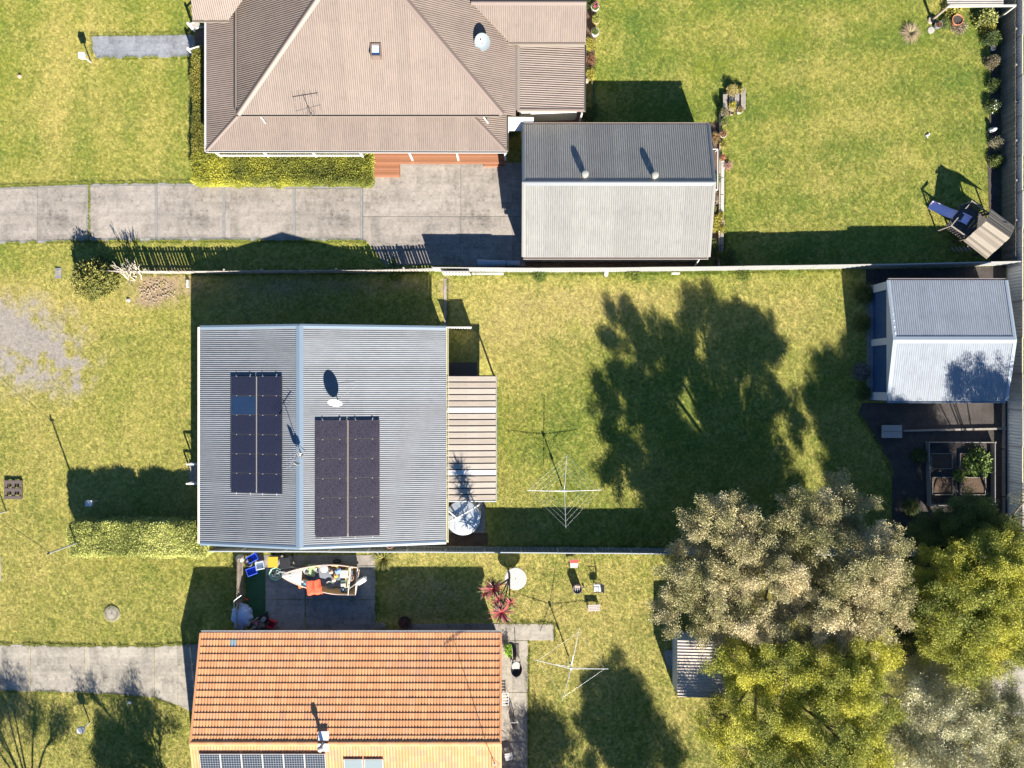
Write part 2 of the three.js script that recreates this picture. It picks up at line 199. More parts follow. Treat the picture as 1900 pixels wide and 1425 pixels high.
// convex planar polygon pts (world); ribs run along `run`; one mesh per sheet
function sheets(parent, name, pts, run, prof, mats, sheetW = 0.76, lift = 0) {
  const n = pts[1].clone().sub(pts[0]).cross(pts[2].clone().sub(pts[0])).normalize(); if (n.y < 0 || (Math.abs(n.y) < 1e-3 && (n.x + n.z * 0.01) < 0)) n.negate();
  const v = run.clone().addScaledVector(n, -run.dot(n)).normalize(), u = v.clone().cross(n).normalize(), o = pts[0];
  const P = pts.map((p) => { const q = p.clone().sub(o); return [q.dot(u), q.dot(v)]; });
  const us = P.map((p) => p[0]), u0 = Math.min(...us), u1 = Math.max(...us);
  const range = (x) => { let lo = 1e9, hi = -1e9; for (let i = 0; i < P.length; i++) { const a = P[i], b = P[(i + 1) % P.length]; if (Math.abs(a[0] - b[0]) < 1e-6) { if (Math.abs(a[0] - x) < 1e-4) { lo = Math.min(lo, a[1], b[1]); hi = Math.max(hi, a[1], b[1]); } continue; } const t = (x - a[0]) / (b[0] - a[0]); if (t > -1e-6 && t < 1 + 1e-6) { const y = a[1] + (b[1] - a[1]) * t; lo = Math.min(lo, y); hi = Math.max(hi, y); } } return lo > hi ? null : [lo, hi]; };
  let k = 0;
  for (let s = u0; s < u1 - 0.02; s += sheetW, k++) {
    const e = Math.min(s + sheetW + 0.015, u1); let xs = [];
    if (prof.step) { const c = Math.max(1, Math.round((e - s) / prof.step)); for (let i = 0; i <= c; i++) xs.push(s + (e - s) * i / c); } else xs = [s, ...prof.knots(s, e), e];
    for (const x of us) if (x > s + 1e-3 && x < e - 1e-3) xs.push(x); xs.sort((a, b) => a - b);
    const pos = [], idx = [], uv = []; let c = 0;
    for (const x of xs) { const r = range(clamp(x, u0 + 1e-5, u1 - 1e-5)); if (!r) continue; const z = prof.f(x) + lift + (k % 2) * 0.0015; for (const y of r) { pos.push(o.x + u.x * x + v.x * y + n.x * z, o.y + u.y * x + v.y * y + n.y * z, o.z + u.z * x + v.z * y + n.z * z); uv.push(x + k * 3.7, y); } if (c > 0) idx.push(c * 2 - 2, c * 2, c * 2 - 1, c * 2 - 1, c * 2, c * 2 + 1); c++; }
    if (c < 2) continue;
    const g = new THREE.BufferGeometry(); g.setAttribute('position', new THREE.Float32BufferAttribute(pos, 3)); g.setAttribute('uv', new THREE.Float32BufferAttribute(uv, 2)); g.setIndex(idx); g.computeVertexNormals();
    wpart(parent, name, g, mats[Math.floor(rnd() * mats.length)]);
  }
}
const variants = (c, rough, fs, o) => fs.map((f) => mat(c.map((x) => x * f), rough, o));
function roofSlope(house, pts, run, prof, mats, sw) { const s = sub(house, 'roof_slope'); sheets(s, 'roof_sheet', pts, run, prof, mats, sw); return s; }
function capping(house, a, b, w, material, name = 'ridge_cap', drop = 0.25) { // folded cap along a->b
  const d = b.clone().sub(a).normalize(), side = d.clone().cross(V(0, 1, 0)).normalize(), pos = [], idx = [];
  const prof = [[-w, -w * drop], [-w * 0.25, 0], [0, w * 0.08], [w * 0.25, 0], [w, -w * drop]];
  for (const p of [a, b]) for (const [s, y] of prof) pos.push(p.x + side.x * s, p.y + y + 0.035, p.z + side.z * s);
  for (let i = 0; i < 4; i++) idx.push(i, i + 5, i + 1, i + 1, i + 5, i + 6);
  const g = new THREE.BufferGeometry(); g.setAttribute('position', new THREE.Float32BufferAttribute(pos, 3)); g.setIndex(idx); const q = g.toNonIndexed(); q.computeVertexNormals(); return wpart(house, name, q, material);
}
function gutter(house, a, b, material, w = 0.11) { // open channel along a->b, just outside the sheet edge
  const d = b.clone().sub(a), l = d.length(); d.normalize(); const s = d.clone().cross(V(0, 1, 0)).normalize(); const gs = [];
  const put = (ww, hh, off, y) => { const g = new THREE.BoxGeometry(ww, hh, l); g.applyMatrix4(new THREE.Matrix4().makeBasis(s, V(0, 1, 0), d.clone().negate())); const c = a.clone().add(b).multiplyScalar(0.5).addScaledVector(s, off); gs.push(g.translate(c.x, c.y + y, c.z)); };
  put(w, 0.012, 0, -0.11); put(0.012, 0.11, -w / 2, -0.055); put(0.02, 0.115, w / 2, -0.052); return wpart(house, 'gutter', merge(gs), material);
}
function walls(house, pts, y0, y1, material, name = 'wall') { // one panel per side
  for (let i = 0; i < pts.length; i++) { const a = pts[i], b = pts[(i + 1) % pts.length]; const d = b.clone().sub(a).setY(0).normalize().multiplyScalar(0.045); const A = a.clone().setY((y0 + y1) / 2).add(d), B = b.clone().setY((y0 + y1) / 2).sub(d); wpart(house, name, beam(A, B, 0.09, y1 - y0), material); }
}
const flatPlate = (pts, material, parent, name, th = 0.03) => { // thin solid plate on planar quad (world pts)
  const n = pts[1].clone().sub(pts[0]).cross(pts[2].clone().sub(pts[0])).normalize(); if (n.y < 0) n.negate(); const u = pts[1].clone().sub(pts[0]).normalize(), w = n.clone().cross(u);
  const s = new THREE.Shape(pts.map((p) => { const q = p.clone().sub(pts[0]); return new THREE.Vector2(q.dot(u), q.dot(w)); })); const g = new THREE.ExtrudeGeometry(s, { depth: th, bevelEnabled: false }); g.applyMatrix4(new THREE.Matrix4().makeBasis(u, w, n)); return wpart(parent, name, g.translate(pts[0].x, pts[0].y, pts[0].z), material);
};
const X = V(1, 0, 0), Z = V(0, 0, 1);

// ---------- brown roofed house ----------
{
  const B = variants([0.178, 0.138, 0.115], 0.6, [1, 0.95, 1.04], { map: weatherMap }), trim = mat([0.155, 0.118, 0.10], 0.5), pale = mat([0.195, 0.165, 0.138], 0.5), P = orb(0.125, 0.022);
  const h = thing('corrugated_roof_house', 'large house with brown corrugated hip roof and verandah', 'house', at(690, 60, 0));
  const E = 3.6, a = at(440, 212, E), b = at(933, 212, E); // eave corners of the main roof
  const pit = 2.88 / 5.39, run = (b.x - a.x) / 2, apex = V((a.x + b.x) / 2, E + run * pit, a.z - run), nA = V(a.x, E, a.z - 2 * run), nB = V(b.x, E, a.z - 2 * run);
  roofSlope(h, [a, b, apex], Z, P, B); roofSlope(h, [nA, nB, apex], Z, P, B);
  roofSlope(h, [a, nA, apex], X, P, B);
  const bx = at(957, 212, E - 0.12), k = 0.5; // east slope with the lower lip
  roofSlope(h, [b, nB, apex], X, P, B); roofSlope(h, [b, V(bx.x, E - 0.36, b.z), V(bx.x, E - 0.36, nB.z), nB], X, P, B);
  for (const p of [a, b, nA, nB]) capping(h, p, apex, 0.2, trim, 'hip_cap', 0.5);
  // verandah roofs (lower)
  const vi = 3.3, vo = 2.6, A1 = at(441, 214, vi), B1 = at(876, 214, vi), A0 = at(383, 279, vo), B0 = at(939, 280, vo), W1 = at(441, 20, vi), W0 = at(383, 20, vo), E1 = V(B1.x, vi, at(0, 190, vi).z), E0 = V(B0.x, vo, E1.z);
  roofSlope(h, [A0, B0, B1, A1], Z, P, B); roofSlope(h, [W0, A0, A1, W1], X, P, B); roofSlope(h, [B0, E0, E1, B1], X, P, B);
  capping(h, A0, A1, 0.13, trim, 'hip_cap', 0.4); capping(h, B0, B1, 0.13, trim, 'hip_cap', 0.4);
  gutter(h, A0.clone().add(V(-0.05, 0, 0.06)), B0.clone().add(V(0.06, 0, 0.06)), M.whiteDull); gutter(h, W0.clone().add(V(-0.06, 0, 0)), A0.clone().add(V(-0.06, 0, 0.05)), M.white); gutter(h, B0.clone().add(V(0.06, 0, 0)), E0.clone().add(V(0.06, 0, 0)), pale);
  gutter(h, a.clone().add(V(-0.06, -0.02, 0.06)), b.clone().add(V(0, -0.02, 0.06)), pale); gutter(h, nA.clone().add(V(-0.06, -0.02, 0)), a.clone().add(V(-0.06, -0.02, 0)), pale, 0.14);
  // porch roof on the west side
  const g0 = at(357, 37, 3.9), g1 = at(424, 37, 3.9), g2 = at(500, -70, 5.9), g3 = at(350, -70, 5.9); roofSlope(h, [g0, g1, g2, g3], Z, P, B); gutter(h, g0.clone().add(V(-0.02, 0, 0.06)), g1.clone().add(V(0, 0, 0.06)), pale, 0.08);
  // east wing
  const w0 = at(944, 78, 3.7), w1 = at(1087, 78, 3.7), w2 = at(1088, 4, 4.7), w3 = at(874, 4, 4.7), w4 = V(w1.x, 3.7, w2.z - (w1.z - w2.z)), w5 = V(w0.x, 3.7, w4.z); w3.z = w2.z;
  roofSlope(h, [w0, w1, w2, w3], Z, P, B); roofSlope(h, [w5, w4, w2, w3], Z, P, B); capping(h, w3, w2, 0.17, trim, 'ridge_cap', 0.45); gutter(h, w0.clone().add(V(0, 0, 0.05)), w1.clone().add(V(0, 0, 0.05)), pale, 0.08);
  const s0 = at(960, 82, 3.25), s1 = at(1084, 82, 2.75), s2 = at(1083, 205, 2.75), s3 = at(960, 205, 3.25); roofSlope(h, [s0, s1, s2, s3], X, orb(0.135, 0.036), B); gutter(h, s1.clone().add(V(-0.0, 0, 0)).add(V(0.06, 0, 0)), s2.clone().add(V(0.06, 0, 0.05)), pale);
  capping(h, s0, s3, 0.16, pale, 'flashing', 0.2); capping(h, s3.clone().add(V(0, 0, -0.05)), s2.clone().add(V(0, 0, -0.05)), 0.13, trim, 'flashing', 0.3); capping(h, s0.clone().add(V(0, 0, 0.05)), s1.clone().add(V(0, 0, 0.05)), 0.13, pale, 'flashing', 0.3);
  // walls
  const iw = 0.5; walls(h, [V(A1.x + 0.1, 0, A1.z - 0.1), V(B1.x - 0.1, 0, B1.z - 0.1), V(B1.x - 0.1, 0, nA.z + 0.6), V(A1.x + 0.1, 0, nA.z + 0.6)], 0.1, 3.25, M.wallPale);
  walls(h, [V(s0.x + 0.2, 0, s3.z - 0.3), V(s2.x - 0.3, 0, s2.z - 0.3), V(s1.x - 0.3, 0, w2.z - 2.0), V(s0.x + 0.2, 0, w2.z - 2.0)], 0.1, 2.62, M.wallPale);
  // roof vent box, downpipe spreaders
  const vp = at(699, 97, 5.15); const vb = wpart(h, 'roof_vent', merge([box(0.07, 0.5, 0.75, vp.x + 0.27, vp.y + 0.1, vp.z), box(0.07, 0.5, 0.75, vp.x - 0.27, vp.y + 0.1, vp.z), box(0.5, 0.5, 0.07, vp.x, vp.y + 0.1, vp.z - 0.34), box(0.5, 0.5, 0.07, vp.x, vp.y + 0.1, vp.z + 0.34)]), trim); wpart(vb, 'skylight_pane', box(0.46, 0.02, 0.6, vp.x, vp.y + 0.22, vp.z + 0.02), mat([0.45, 0.55, 0.68], 0.15));
  for (const [x, y] of [[483, 215], [896, 215]]) { const p = at(x, y, 3.34), q = at(x + 10, y + 14, 3.2); wpart(h, 'downpipe', bar(p, q, 0.05, 8), M.white); }
  // verandah floor boards, posts, rails
  const dz0 = A1.z, dz1 = at(0, 281, vo).z + 0.12, dx0 = at(383, 0, vo).x, dx1 = B0.x, bw = 0.14;
  for (let z = dz0, i = 0; z < dz1; z += bw, i++) wpart(h, 'deck_board', box(dx1 - dx0, 0.03, bw - 0.012, (dx0 + dx1) / 2, 0.4, z + bw / 2), M.deck[i % 3]);
  for (let i = 0, x = dx0; x < A1.x; x += bw, i++) wpart(h, 'deck_board', box(bw - 0.012, 0.03, dz0 - W0.z, x + bw / 2, 0.4, (dz0 + W0.z) / 2), M.deck[i % 3]);
  for (const x of [394, 484, 576, 665, 757, 846, 937]) { const p = at(x, 279, vo); wpart(h, 'verandah_post', box(0.11, vo - 0.1, 0.11, p.x, (vo - 0.1) / 2, p.z - 0.05), M.white); }
  for (const y of [50, 100, 160, 220]) { const p = at(386, y, vo); wpart(h, 'verandah_post', box(0.11, vo - 0.1, 0.11, p.x, (vo - 0.1) / 2, p.z), M.white); }
  const r0 = at(394, 279, vo), r1 = at(665, 279, vo), rl = sub(h, 'balustrade'); wpart(rl, 'rail', box(r1.x - r0.x, 0.06, 0.09, (r0.x + r1.x) / 2, 1.35, r0.z - 0.05), M.white); wpart(rl, 'rail', box(r1.x - r0.x, 0.05, 0.06, (r0.x + r1.x) / 2, 0.55, r0.z - 0.05), M.white); for (let x = r0.x + 0.15; x < r1.x; x += 0.16) wpart(rl, 'baluster', box(0.04, 0.76, 0.03, x, 0.94, r0.z - 0.05), M.white);
  // front steps with white slatted rails
  const st = sub(h, 'front_steps'); for (let i = 0; i < 3; i++) { const p = gnd(386 - i * 9, 80); wpart(st, 'step', box(0.34, 0.05, 1.55, p.x, 0.34 - i * 0.13, p.z), M.timberDark); }
  for (const y of [57, 103]) { const p = gnd(384, y), q = gnd(362, y + 1), br = sub(h, 'stair_rail'); wpart(br, 'rail', bar(V(p.x, 1.35, p.z), V(q.x, 1.0, q.z), 0.05), M.white); wpart(br, 'rail', bar(V(p.x, 0.6, p.z), V(q.x, 0.3, q.z), 0.035), M.white); wpart(br, 'newel_post', box(0.13, 1.15, 0.13, q.x, 0.575, q.z), M.white); for (let i = 1; i < 7; i++) { const x = p.x + (q.x - p.x) * i / 7, t = i / 7; wpart(br, 'baluster', box(0.035, 0.74, 0.03, x, 0.82 - 0.32 * t, p.z), M.white); } }
  // south landing and steps
  const ld = sub(h, 'deck_landing'), l0 = gnd(687, 302), l1 = gnd(742, 329); for (let z = l0.z - 0.1, i = 0; z < l1.z - 0.05; z += 0.13, i++) wpart(ld, 'deck_board', box(l1.x - l0.x, 0.03, 0.118, (l0.x + l1.x) / 2, 0.27, z + 0.065), M.deck[(i + 1) % 3]); wpart(ld, 'fascia', box(l1.x - l0.x + 0.04, 0.2, 0.03, (l0.x + l1.x) / 2, 0.16, l1.z), M.deck[1]); wpart(ld, 'fascia', box(0.03, 0.2, l1.z - l0.z + 0.1, l1.x + 0.02, 0.16, (l0.z + l1.z) / 2), M.deck[1]);
  const s9 = sub(h, 'deck_step'), q0 = gnd(898, 300), q1 = gnd(936, 310); for (let i = 0; i < 2; i++) wpart(s9, 'deck_board', box(q1.x - q0.x, 0.04, 0.15, (q0.x + q1.x) / 2, 0.22, q0.z + 0.09 + i * 0.17), M.deck[i]); wpart(s9, 'fascia', box(q1.x - q0.x, 0.18, 0.03, (q0.x + q1.x) / 2, 0.11, q1.z), M.deck[2]);
  // side deck beside the garage
  const e0 = gnd(962, 205), e1 = gnd(1078, 229); for (let x = e0.x, i = 0; x < e1.x; x += 0.14, i++) wpart(h, 'side_deck_board', box(0.128, 0.03, e1.z - e0.z, x + 0.07, 0.3, (e0.z + e1.z) / 2), M.deck[i % 2]); { const p = at(1080, 206, 2.6); wpart(h, 'verandah_post', box(0.1, 2.5, 0.1, p.x, 1.3, p.z + 0.1), M.whiteDull); }
  PAVED.push([[378, -40], [945, -40], [945, 302], [378, 302]], [[940, -40], [1086, -40], [1086, 232], [940, 232]]);
  // entry canopy between house and garage
  const c = thing('entry_canopy', 'small pale flat canopy between the brown roof and the garage', 'canopy', gnd(962, 232)); const c0 = at(943, 219, 2.1), c1 = at(990, 220, 2.1), c2 = at(990, 243, 1.95), c3 = at(943, 243, 1.95); flatPlate([c3, c2, c1, c0], mat([0.6, 0.62, 0.66], 0.5), c, 'canopy_sheet', 0.04); for (const p of [c0, c1, c2, c3]) wpart(c, 'post', box(0.07, 1.95, 0.07, p.x * 0.999, 0.97, p.z), M.whiteDull); wpart(c, 'edge_trim', beam(c0.clone().setY(2.14), c1.clone().setY(2.14), 0.1, 0.09), M.cream);
}
// ---------- grey garage ----------
{
  const G = variants([0.215, 0.213, 0.20], 0.55, [1, 0.94, 1.04], { map: weatherMap }), P = orb(0.13, 0.026), trim = mat([0.12, 0.135, 0.15], 0.5), cap = mat([0.21, 0.207, 0.19], 0.5);
  const h = thing('garage', 'long garage with pale grey corrugated gable roof', 'garage', at(1145, 360, 0)), e = 2.2, r = 3.55;
  const n0 = at(975, 231, e), n1 = at(1317, 231, e), r0 = at(972, 338, r), r1 = at(1329, 338, r), s0 = at(971, 477, e), s1 = at(1315, 477, e); n1.x = r1.x = s1.x; n0.x = r0.x = s0.x;
  roofSlope(h, [n0, n1, r1, r0], Z, P, G, 0.84); roofSlope(h, [s0, s1, r1, r0], Z, P, G, 0.84); capping(h, r0, r1, 0.2, trim, 'ridge_cap', 0.42);
  for (const [p, q] of [[n0, r0], [s0, r0], [n1, r1], [s1, r1]]) capping(h, p, q, 0.1, p.z < r0.z ? trim : cap, 'barge_cap', 0.15);
  gutter(h, n0.clone().add(V(0, -0.02, -0.06)), n1.clone().add(V(0, -0.02, -0.06)), mat([0.36, 0.30, 0.26], 0.5)); gutter(h, s0.clone().add(V(0, -0.02, 0.06)), s1.clone().add(V(0, -0.02, 0.06)), mat([0.36, 0.30, 0.26], 0.5));
  walls(h, [V(s0.x + 0.1, 0, s0.z - 0.12), V(s1.x - 0.12, 0, s1.z - 0.12), V(n1.x - 0.12, 0, n1.z + 0.12), V(n0.x + 0.1, 0, n0.z + 0.12)], 0.02, 2.05, M.wall);
  for (const x of [s0.x + 0.1, s1.x - 0.12]) { const s = new THREE.Shape([new THREE.Vector2(n0.z + 0.15, 2.06), new THREE.Vector2(s0.z - 0.15, 2.06), new THREE.Vector2(r0.z, r - 0.1)]), g = new THREE.ExtrudeGeometry(s, { depth: 0.06, bevelEnabled: false }); g.rotateY(-Math.PI / 2); wpart(h, 'gable_wall', g.translate(x + 0.03, 0, 0), M.wall); }
  const d = wpart(h, 'roller_door', box(0.05, 1.95, 2.6, s0.x + 0.04, 1.0, r0.z - 1.5), M.greyPlastic); wpart(h, 'roller_door', box(0.05, 1.95, 2.6, s0.x + 0.04, 1.0, r0.z + 1.5), M.greyPlastic);
  wpart(h, 'downpipe', bar(V(n1.x - 0.1, 2.1, n1.z - 0.04), V(n1.x - 0.1, 0.05, n1.z - 0.04), 0.05, 8), M.whiteDull); wpart(h, 'downpipe', bar(V(s1.x - 0.5, 2.1, s1.z + 0.02), V(s1.x - 0.5, 0.05, s1.z + 0.5), 0.045, 8), M.whiteDull);
  PAVED.push([[966, 226], [1308, 226], [1308, 496], [966, 496]]);
  for (const [x, y, l] of [[1085, 325, 'pale round turbine vent on the garage roof nearer the brown house'], [1214, 327, 'pale round turbine vent on the garage roof nearer the flower pots']]) {
    const p = at(x, y, r - 0.05), t = thing('turbine_vent', l, 'roof vent', V(p.x, r - 0.45, p.z), 0, 'turbine vents on the garage roof'); const vm = mat([0.28, 0.28, 0.25], 0.45);
    part(t, 'base', lathe([[0.3, -0.05], [0.26, 0.1], [0.16, 0.16], [0.15, 0.45]]), vm); const fins = []; for (let i = 0; i < 18; i++) { const g = new THREE.CylinderGeometry(0.21, 0.21, 0.3, 3, 3, true, 0, 0.3); const q = g.attributes.position; for (let j = 0; j < q.count; j++) { const f = 1 - 1.6 * Math.pow(q.getY(j) / 0.3, 2); q.setX(j, q.getX(j) * (0.75 + 0.25 * f)); q.setZ(j, q.getZ(j) * (0.75 + 0.25 * f)); } g.rotateY(i / 18 * 2 * Math.PI); fins.push(g); }
    part(t, 'turbine_head', merge(fins).translate(0, 0.6, 0), vm); part(t, 'cap', lathe([[0, 0.8], [0.1, 0.795], [0.19, 0.765], [0.2, 0.745]]), vm);
  }
}
// ---------- grey roofed house in the middle ----------
let midRoof;
{
  const G = variants([0.165, 0.178, 0.195], 0.65, [1, 0.92, 1.06, 0.97], { map: weatherMap }), P = orb(0.12, 0.028), trim = mat([0.15, 0.20, 0.25], 0.4), wallM = mat([0.55, 0.52, 0.46], 0.8);
  const h = thing('metal_roof_house', 'house with grey corrugated metal gable roof carrying solar arrays', 'house', at(600, 810, 0));
  const ew = 2.7, ee = 2.35, r = 3.95, nw = at(370, 608, ew), sw = at(372, 1010, ew), rn = at(556, 604, r), rs = at(556, 1016, r), ne = at(828, 606, ee), se = at(828, 1007, ee);
  nw.x = sw.x = (nw.x + sw.x) / 2; const zn = (nw.z + rn.z + ne.z) / 3, zs = (sw.z + rs.z + se.z) / 3; for (const p of [nw, rn, ne]) p.z = zn; for (const p of [sw, rs, se]) p.z = zs;
  roofSlope(h, [nw, sw, rs, rn], X, P, G, 0.78); roofSlope(h, [ne, se, rs, rn], X, P, G, 0.78);
  midRoof = { w: (x) => ew + (x - nw.x) / (rn.x - nw.x) * (r - ew), e: (x) => r + (x - rn.x) / (ne.x - rn.x) * (ee - r), rx: rn.x };
  capping(h, rn, rs, 0.22, trim, 'ridge_cap', 0.2); for (const [p, q] of [[nw, rn], [ne, rn]]) capping(h, p.clone().add(V(0, 0, 0.03)), q.clone().add(V(0, 0, 0.03)), 0.12, trim, 'barge_cap', 0.2); for (const [p, q] of [[sw, rs], [se, rs]]) capping(h, p.clone().add(V(0, 0, -0.03)), q.clone().add(V(0, 0, -0.03)), 0.12, trim, 'barge_cap', 0.2);
  gutter(h, nw.clone().add(V(-0.07, -0.01, 0)), sw.clone().add(V(-0.07, -0.01, 0)), M.cream, 0.13); gutter(h, se.clone().add(V(0.07, -0.01, 0)), ne.clone().add(V(0.07, -0.01, 0)), mat([0.5, 0.47, 0.3], 0.6), 0.11);
  walls(h, [V(sw.x + 0.45, 0, zs - 0.35), V(se.x - 0.3, 0, zs - 0.35), V(ne.x - 0.3, 0, zn + 0.35), V(nw.x + 0.45, 0, zn + 0.35)], 0.02, 2.3, wallM);
  for (const z of [zn + 0.35, zs - 0.35]) { const s = new THREE.Shape([new THREE.Vector2(nw.x + 0.5, 2.3), new THREE.Vector2(ne.x - 0.35, 2.3), new THREE.Vector2(ne.x - 0.35, 2.36), new THREE.Vector2(rn.x, r - 0.08), new THREE.Vector2(nw.x + 0.5, 2.72)]); wpart(h, 'gable_wall', new THREE.ExtrudeGeometry(s, { depth: 0.07, bevelEnabled: false }).translate(0, 0, z - 0.035), wallM); }
  PAVED.push([[404, 612], [832, 612], [832, 1000], [404, 1000]], [[830, 668], [916, 668], [916, 928], [830, 928]]);
  // front porch: two white rails, steps
  const fr = sub(h, 'front_porch'); for (const [y, z] of [[858, 0], [893, 0]]) { const p = gnd(402, y), q = gnd(361, y); wpart(fr, 'rail', box(p.x - q.x, 0.07, 0.1, (p.x + q.x) / 2, 1.25, p.z), M.white); wpart(fr, 'rail', box(p.x - q.x, 0.05, 0.05, (p.x + q.x) / 2, 0.5, p.z), M.white); for (const t of [0, 0.5, 1]) wpart(fr, 'rail_post', box(0.08, 1.25, 0.08, q.x + (p.x - q.x) * t, 0.62, p.z), M.white); for (let i = 1; i < 8; i++) wpart(fr, 'baluster', box(0.025, 0.72, 0.025, q.x + (p.x - q.x) * i / 8, 0.88, p.z), M.white); }
  { const p = gnd(388, 876); wpart(fr, 'porch_slab', box(1.2, 0.35, 1.25, p.x, 0.175, p.z), M.concreteOld); for (let i = 0; i < 2; i++) wpart(fr, 'step', box(0.3, 0.12, 1.2, p.x - 0.75 - 0.3 * i, 0.22 - 0.12 * i, p.z), M.timberGrey); }
  // back steps
  const bs = sub(h, 'back_steps'); for (let i = 0; i < 4; i++) { const p = gnd(858, 676 + i * 7); wpart(bs, 'step', box(1.9, 0.05, 0.25, p.x, 0.14 + i * 0.13, p.z), M.timberDark); }
  // patio cover
  const pc = thing('patio_cover', 'weathered cream sheet patio roof on the east side of the solar roofed house', 'patio roof', gnd(874, 812)); const pm = [mat([0.38, 0.33, 0.275], 0.6, { map: weatherMap }), mat([0.35, 0.295, 0.24], 0.6, { map: weatherMap }), mat([0.41, 0.36, 0.30], 0.6, { map: weatherMap })], clear = mat([0.5, 0.49, 0.465], 0.4), dk = mat([0.06, 0.045, 0.045], 0.8);
  const y0 = 697, y1 = 929, cnt = 20, q0 = at(830, 0, 2.28).x, q1 = at(920, 0, 2.12).x;
  for (let i = 0; i < cnt; i++) { const z0 = at(0, y0 + (y1 - y0) * i / cnt, 2.2).z, z1 = at(0, y0 + (y1 - y0) * (i + 1) / cnt, 2.2).z, w = z1 - z0; const g = rbox(q1 - q0, 0.025, w - 0.075, 0, 0, 0, 0.01); g.rotateZ(-0.055); wpart(pc, 'roof_sheet', g.translate((q0 + q1) / 2, 2.2 + 0.02 * rnd(), (z0 + z1) / 2 - 0.0), i == 5 || i == 15 ? clear : pm[i % 3]); const k = box(q1 - q0 - 0.02, 0.02, w, 0, 0, 0); k.rotateZ(-0.055); wpart(pc, 'sheet_joint', k.translate((q0 + q1) / 2, 2.172, (z0 + z1) / 2), dk); }
  const pe = at(0, y0, 2.2).z, pf = at(0, y1, 2.2).z; wpart(pc, 'edge_beam', box(0.05, 0.13, pf - pe + 0.06, q1 + 0.035, 2.1, (pe + pf) / 2), M.steel); wpart(pc, 'edge_beam', box(q1 - q0, 0.12, 0.05, (q0 + q1) / 2, 2.13, pf + 0.05), mat([0.5, 0.53, 0.58], 0.5)); for (const z of [pe + 0.2, (pe + pf) / 2, pf - 0.2]) wpart(pc, 'post', box(0.09, 2.06, 0.09, q1 - 0.1, 1.03, z), M.white);
  { const s = struct('patio_floor', 'timber and concrete floor under the patio roof'); wpart(s, 'patio_slab', slab(poly([[834, 700], [914, 700], [914, 926], [834, 926]]), -0.02, 0.08), M.concreteOld); }
  // screens
  const sc = thing('privacy_screen', 'white corrugated screen standing out from the back corner of the solar roofed house', 'screen', gnd(852, 611)); const sa = gnd(831, 610), sb = gnd(877, 611); sheets(sc, 'screen_sheet', [V(sa.x, 0.05, sa.z), V(sb.x, 0.05, sb.z), V(sb.x, 1.15, sb.z), V(sa.x, 1.15, sa.z)], V(0, 1, 0), rib(0.17, 0.05, 0.05), [M.white], 0.8); wpart(sc, 'top_rail', box(sb.x - sa.x, 0.04, 0.09, (sa.x + sb.x) / 2, 1.17, sa.z), M.white);
}
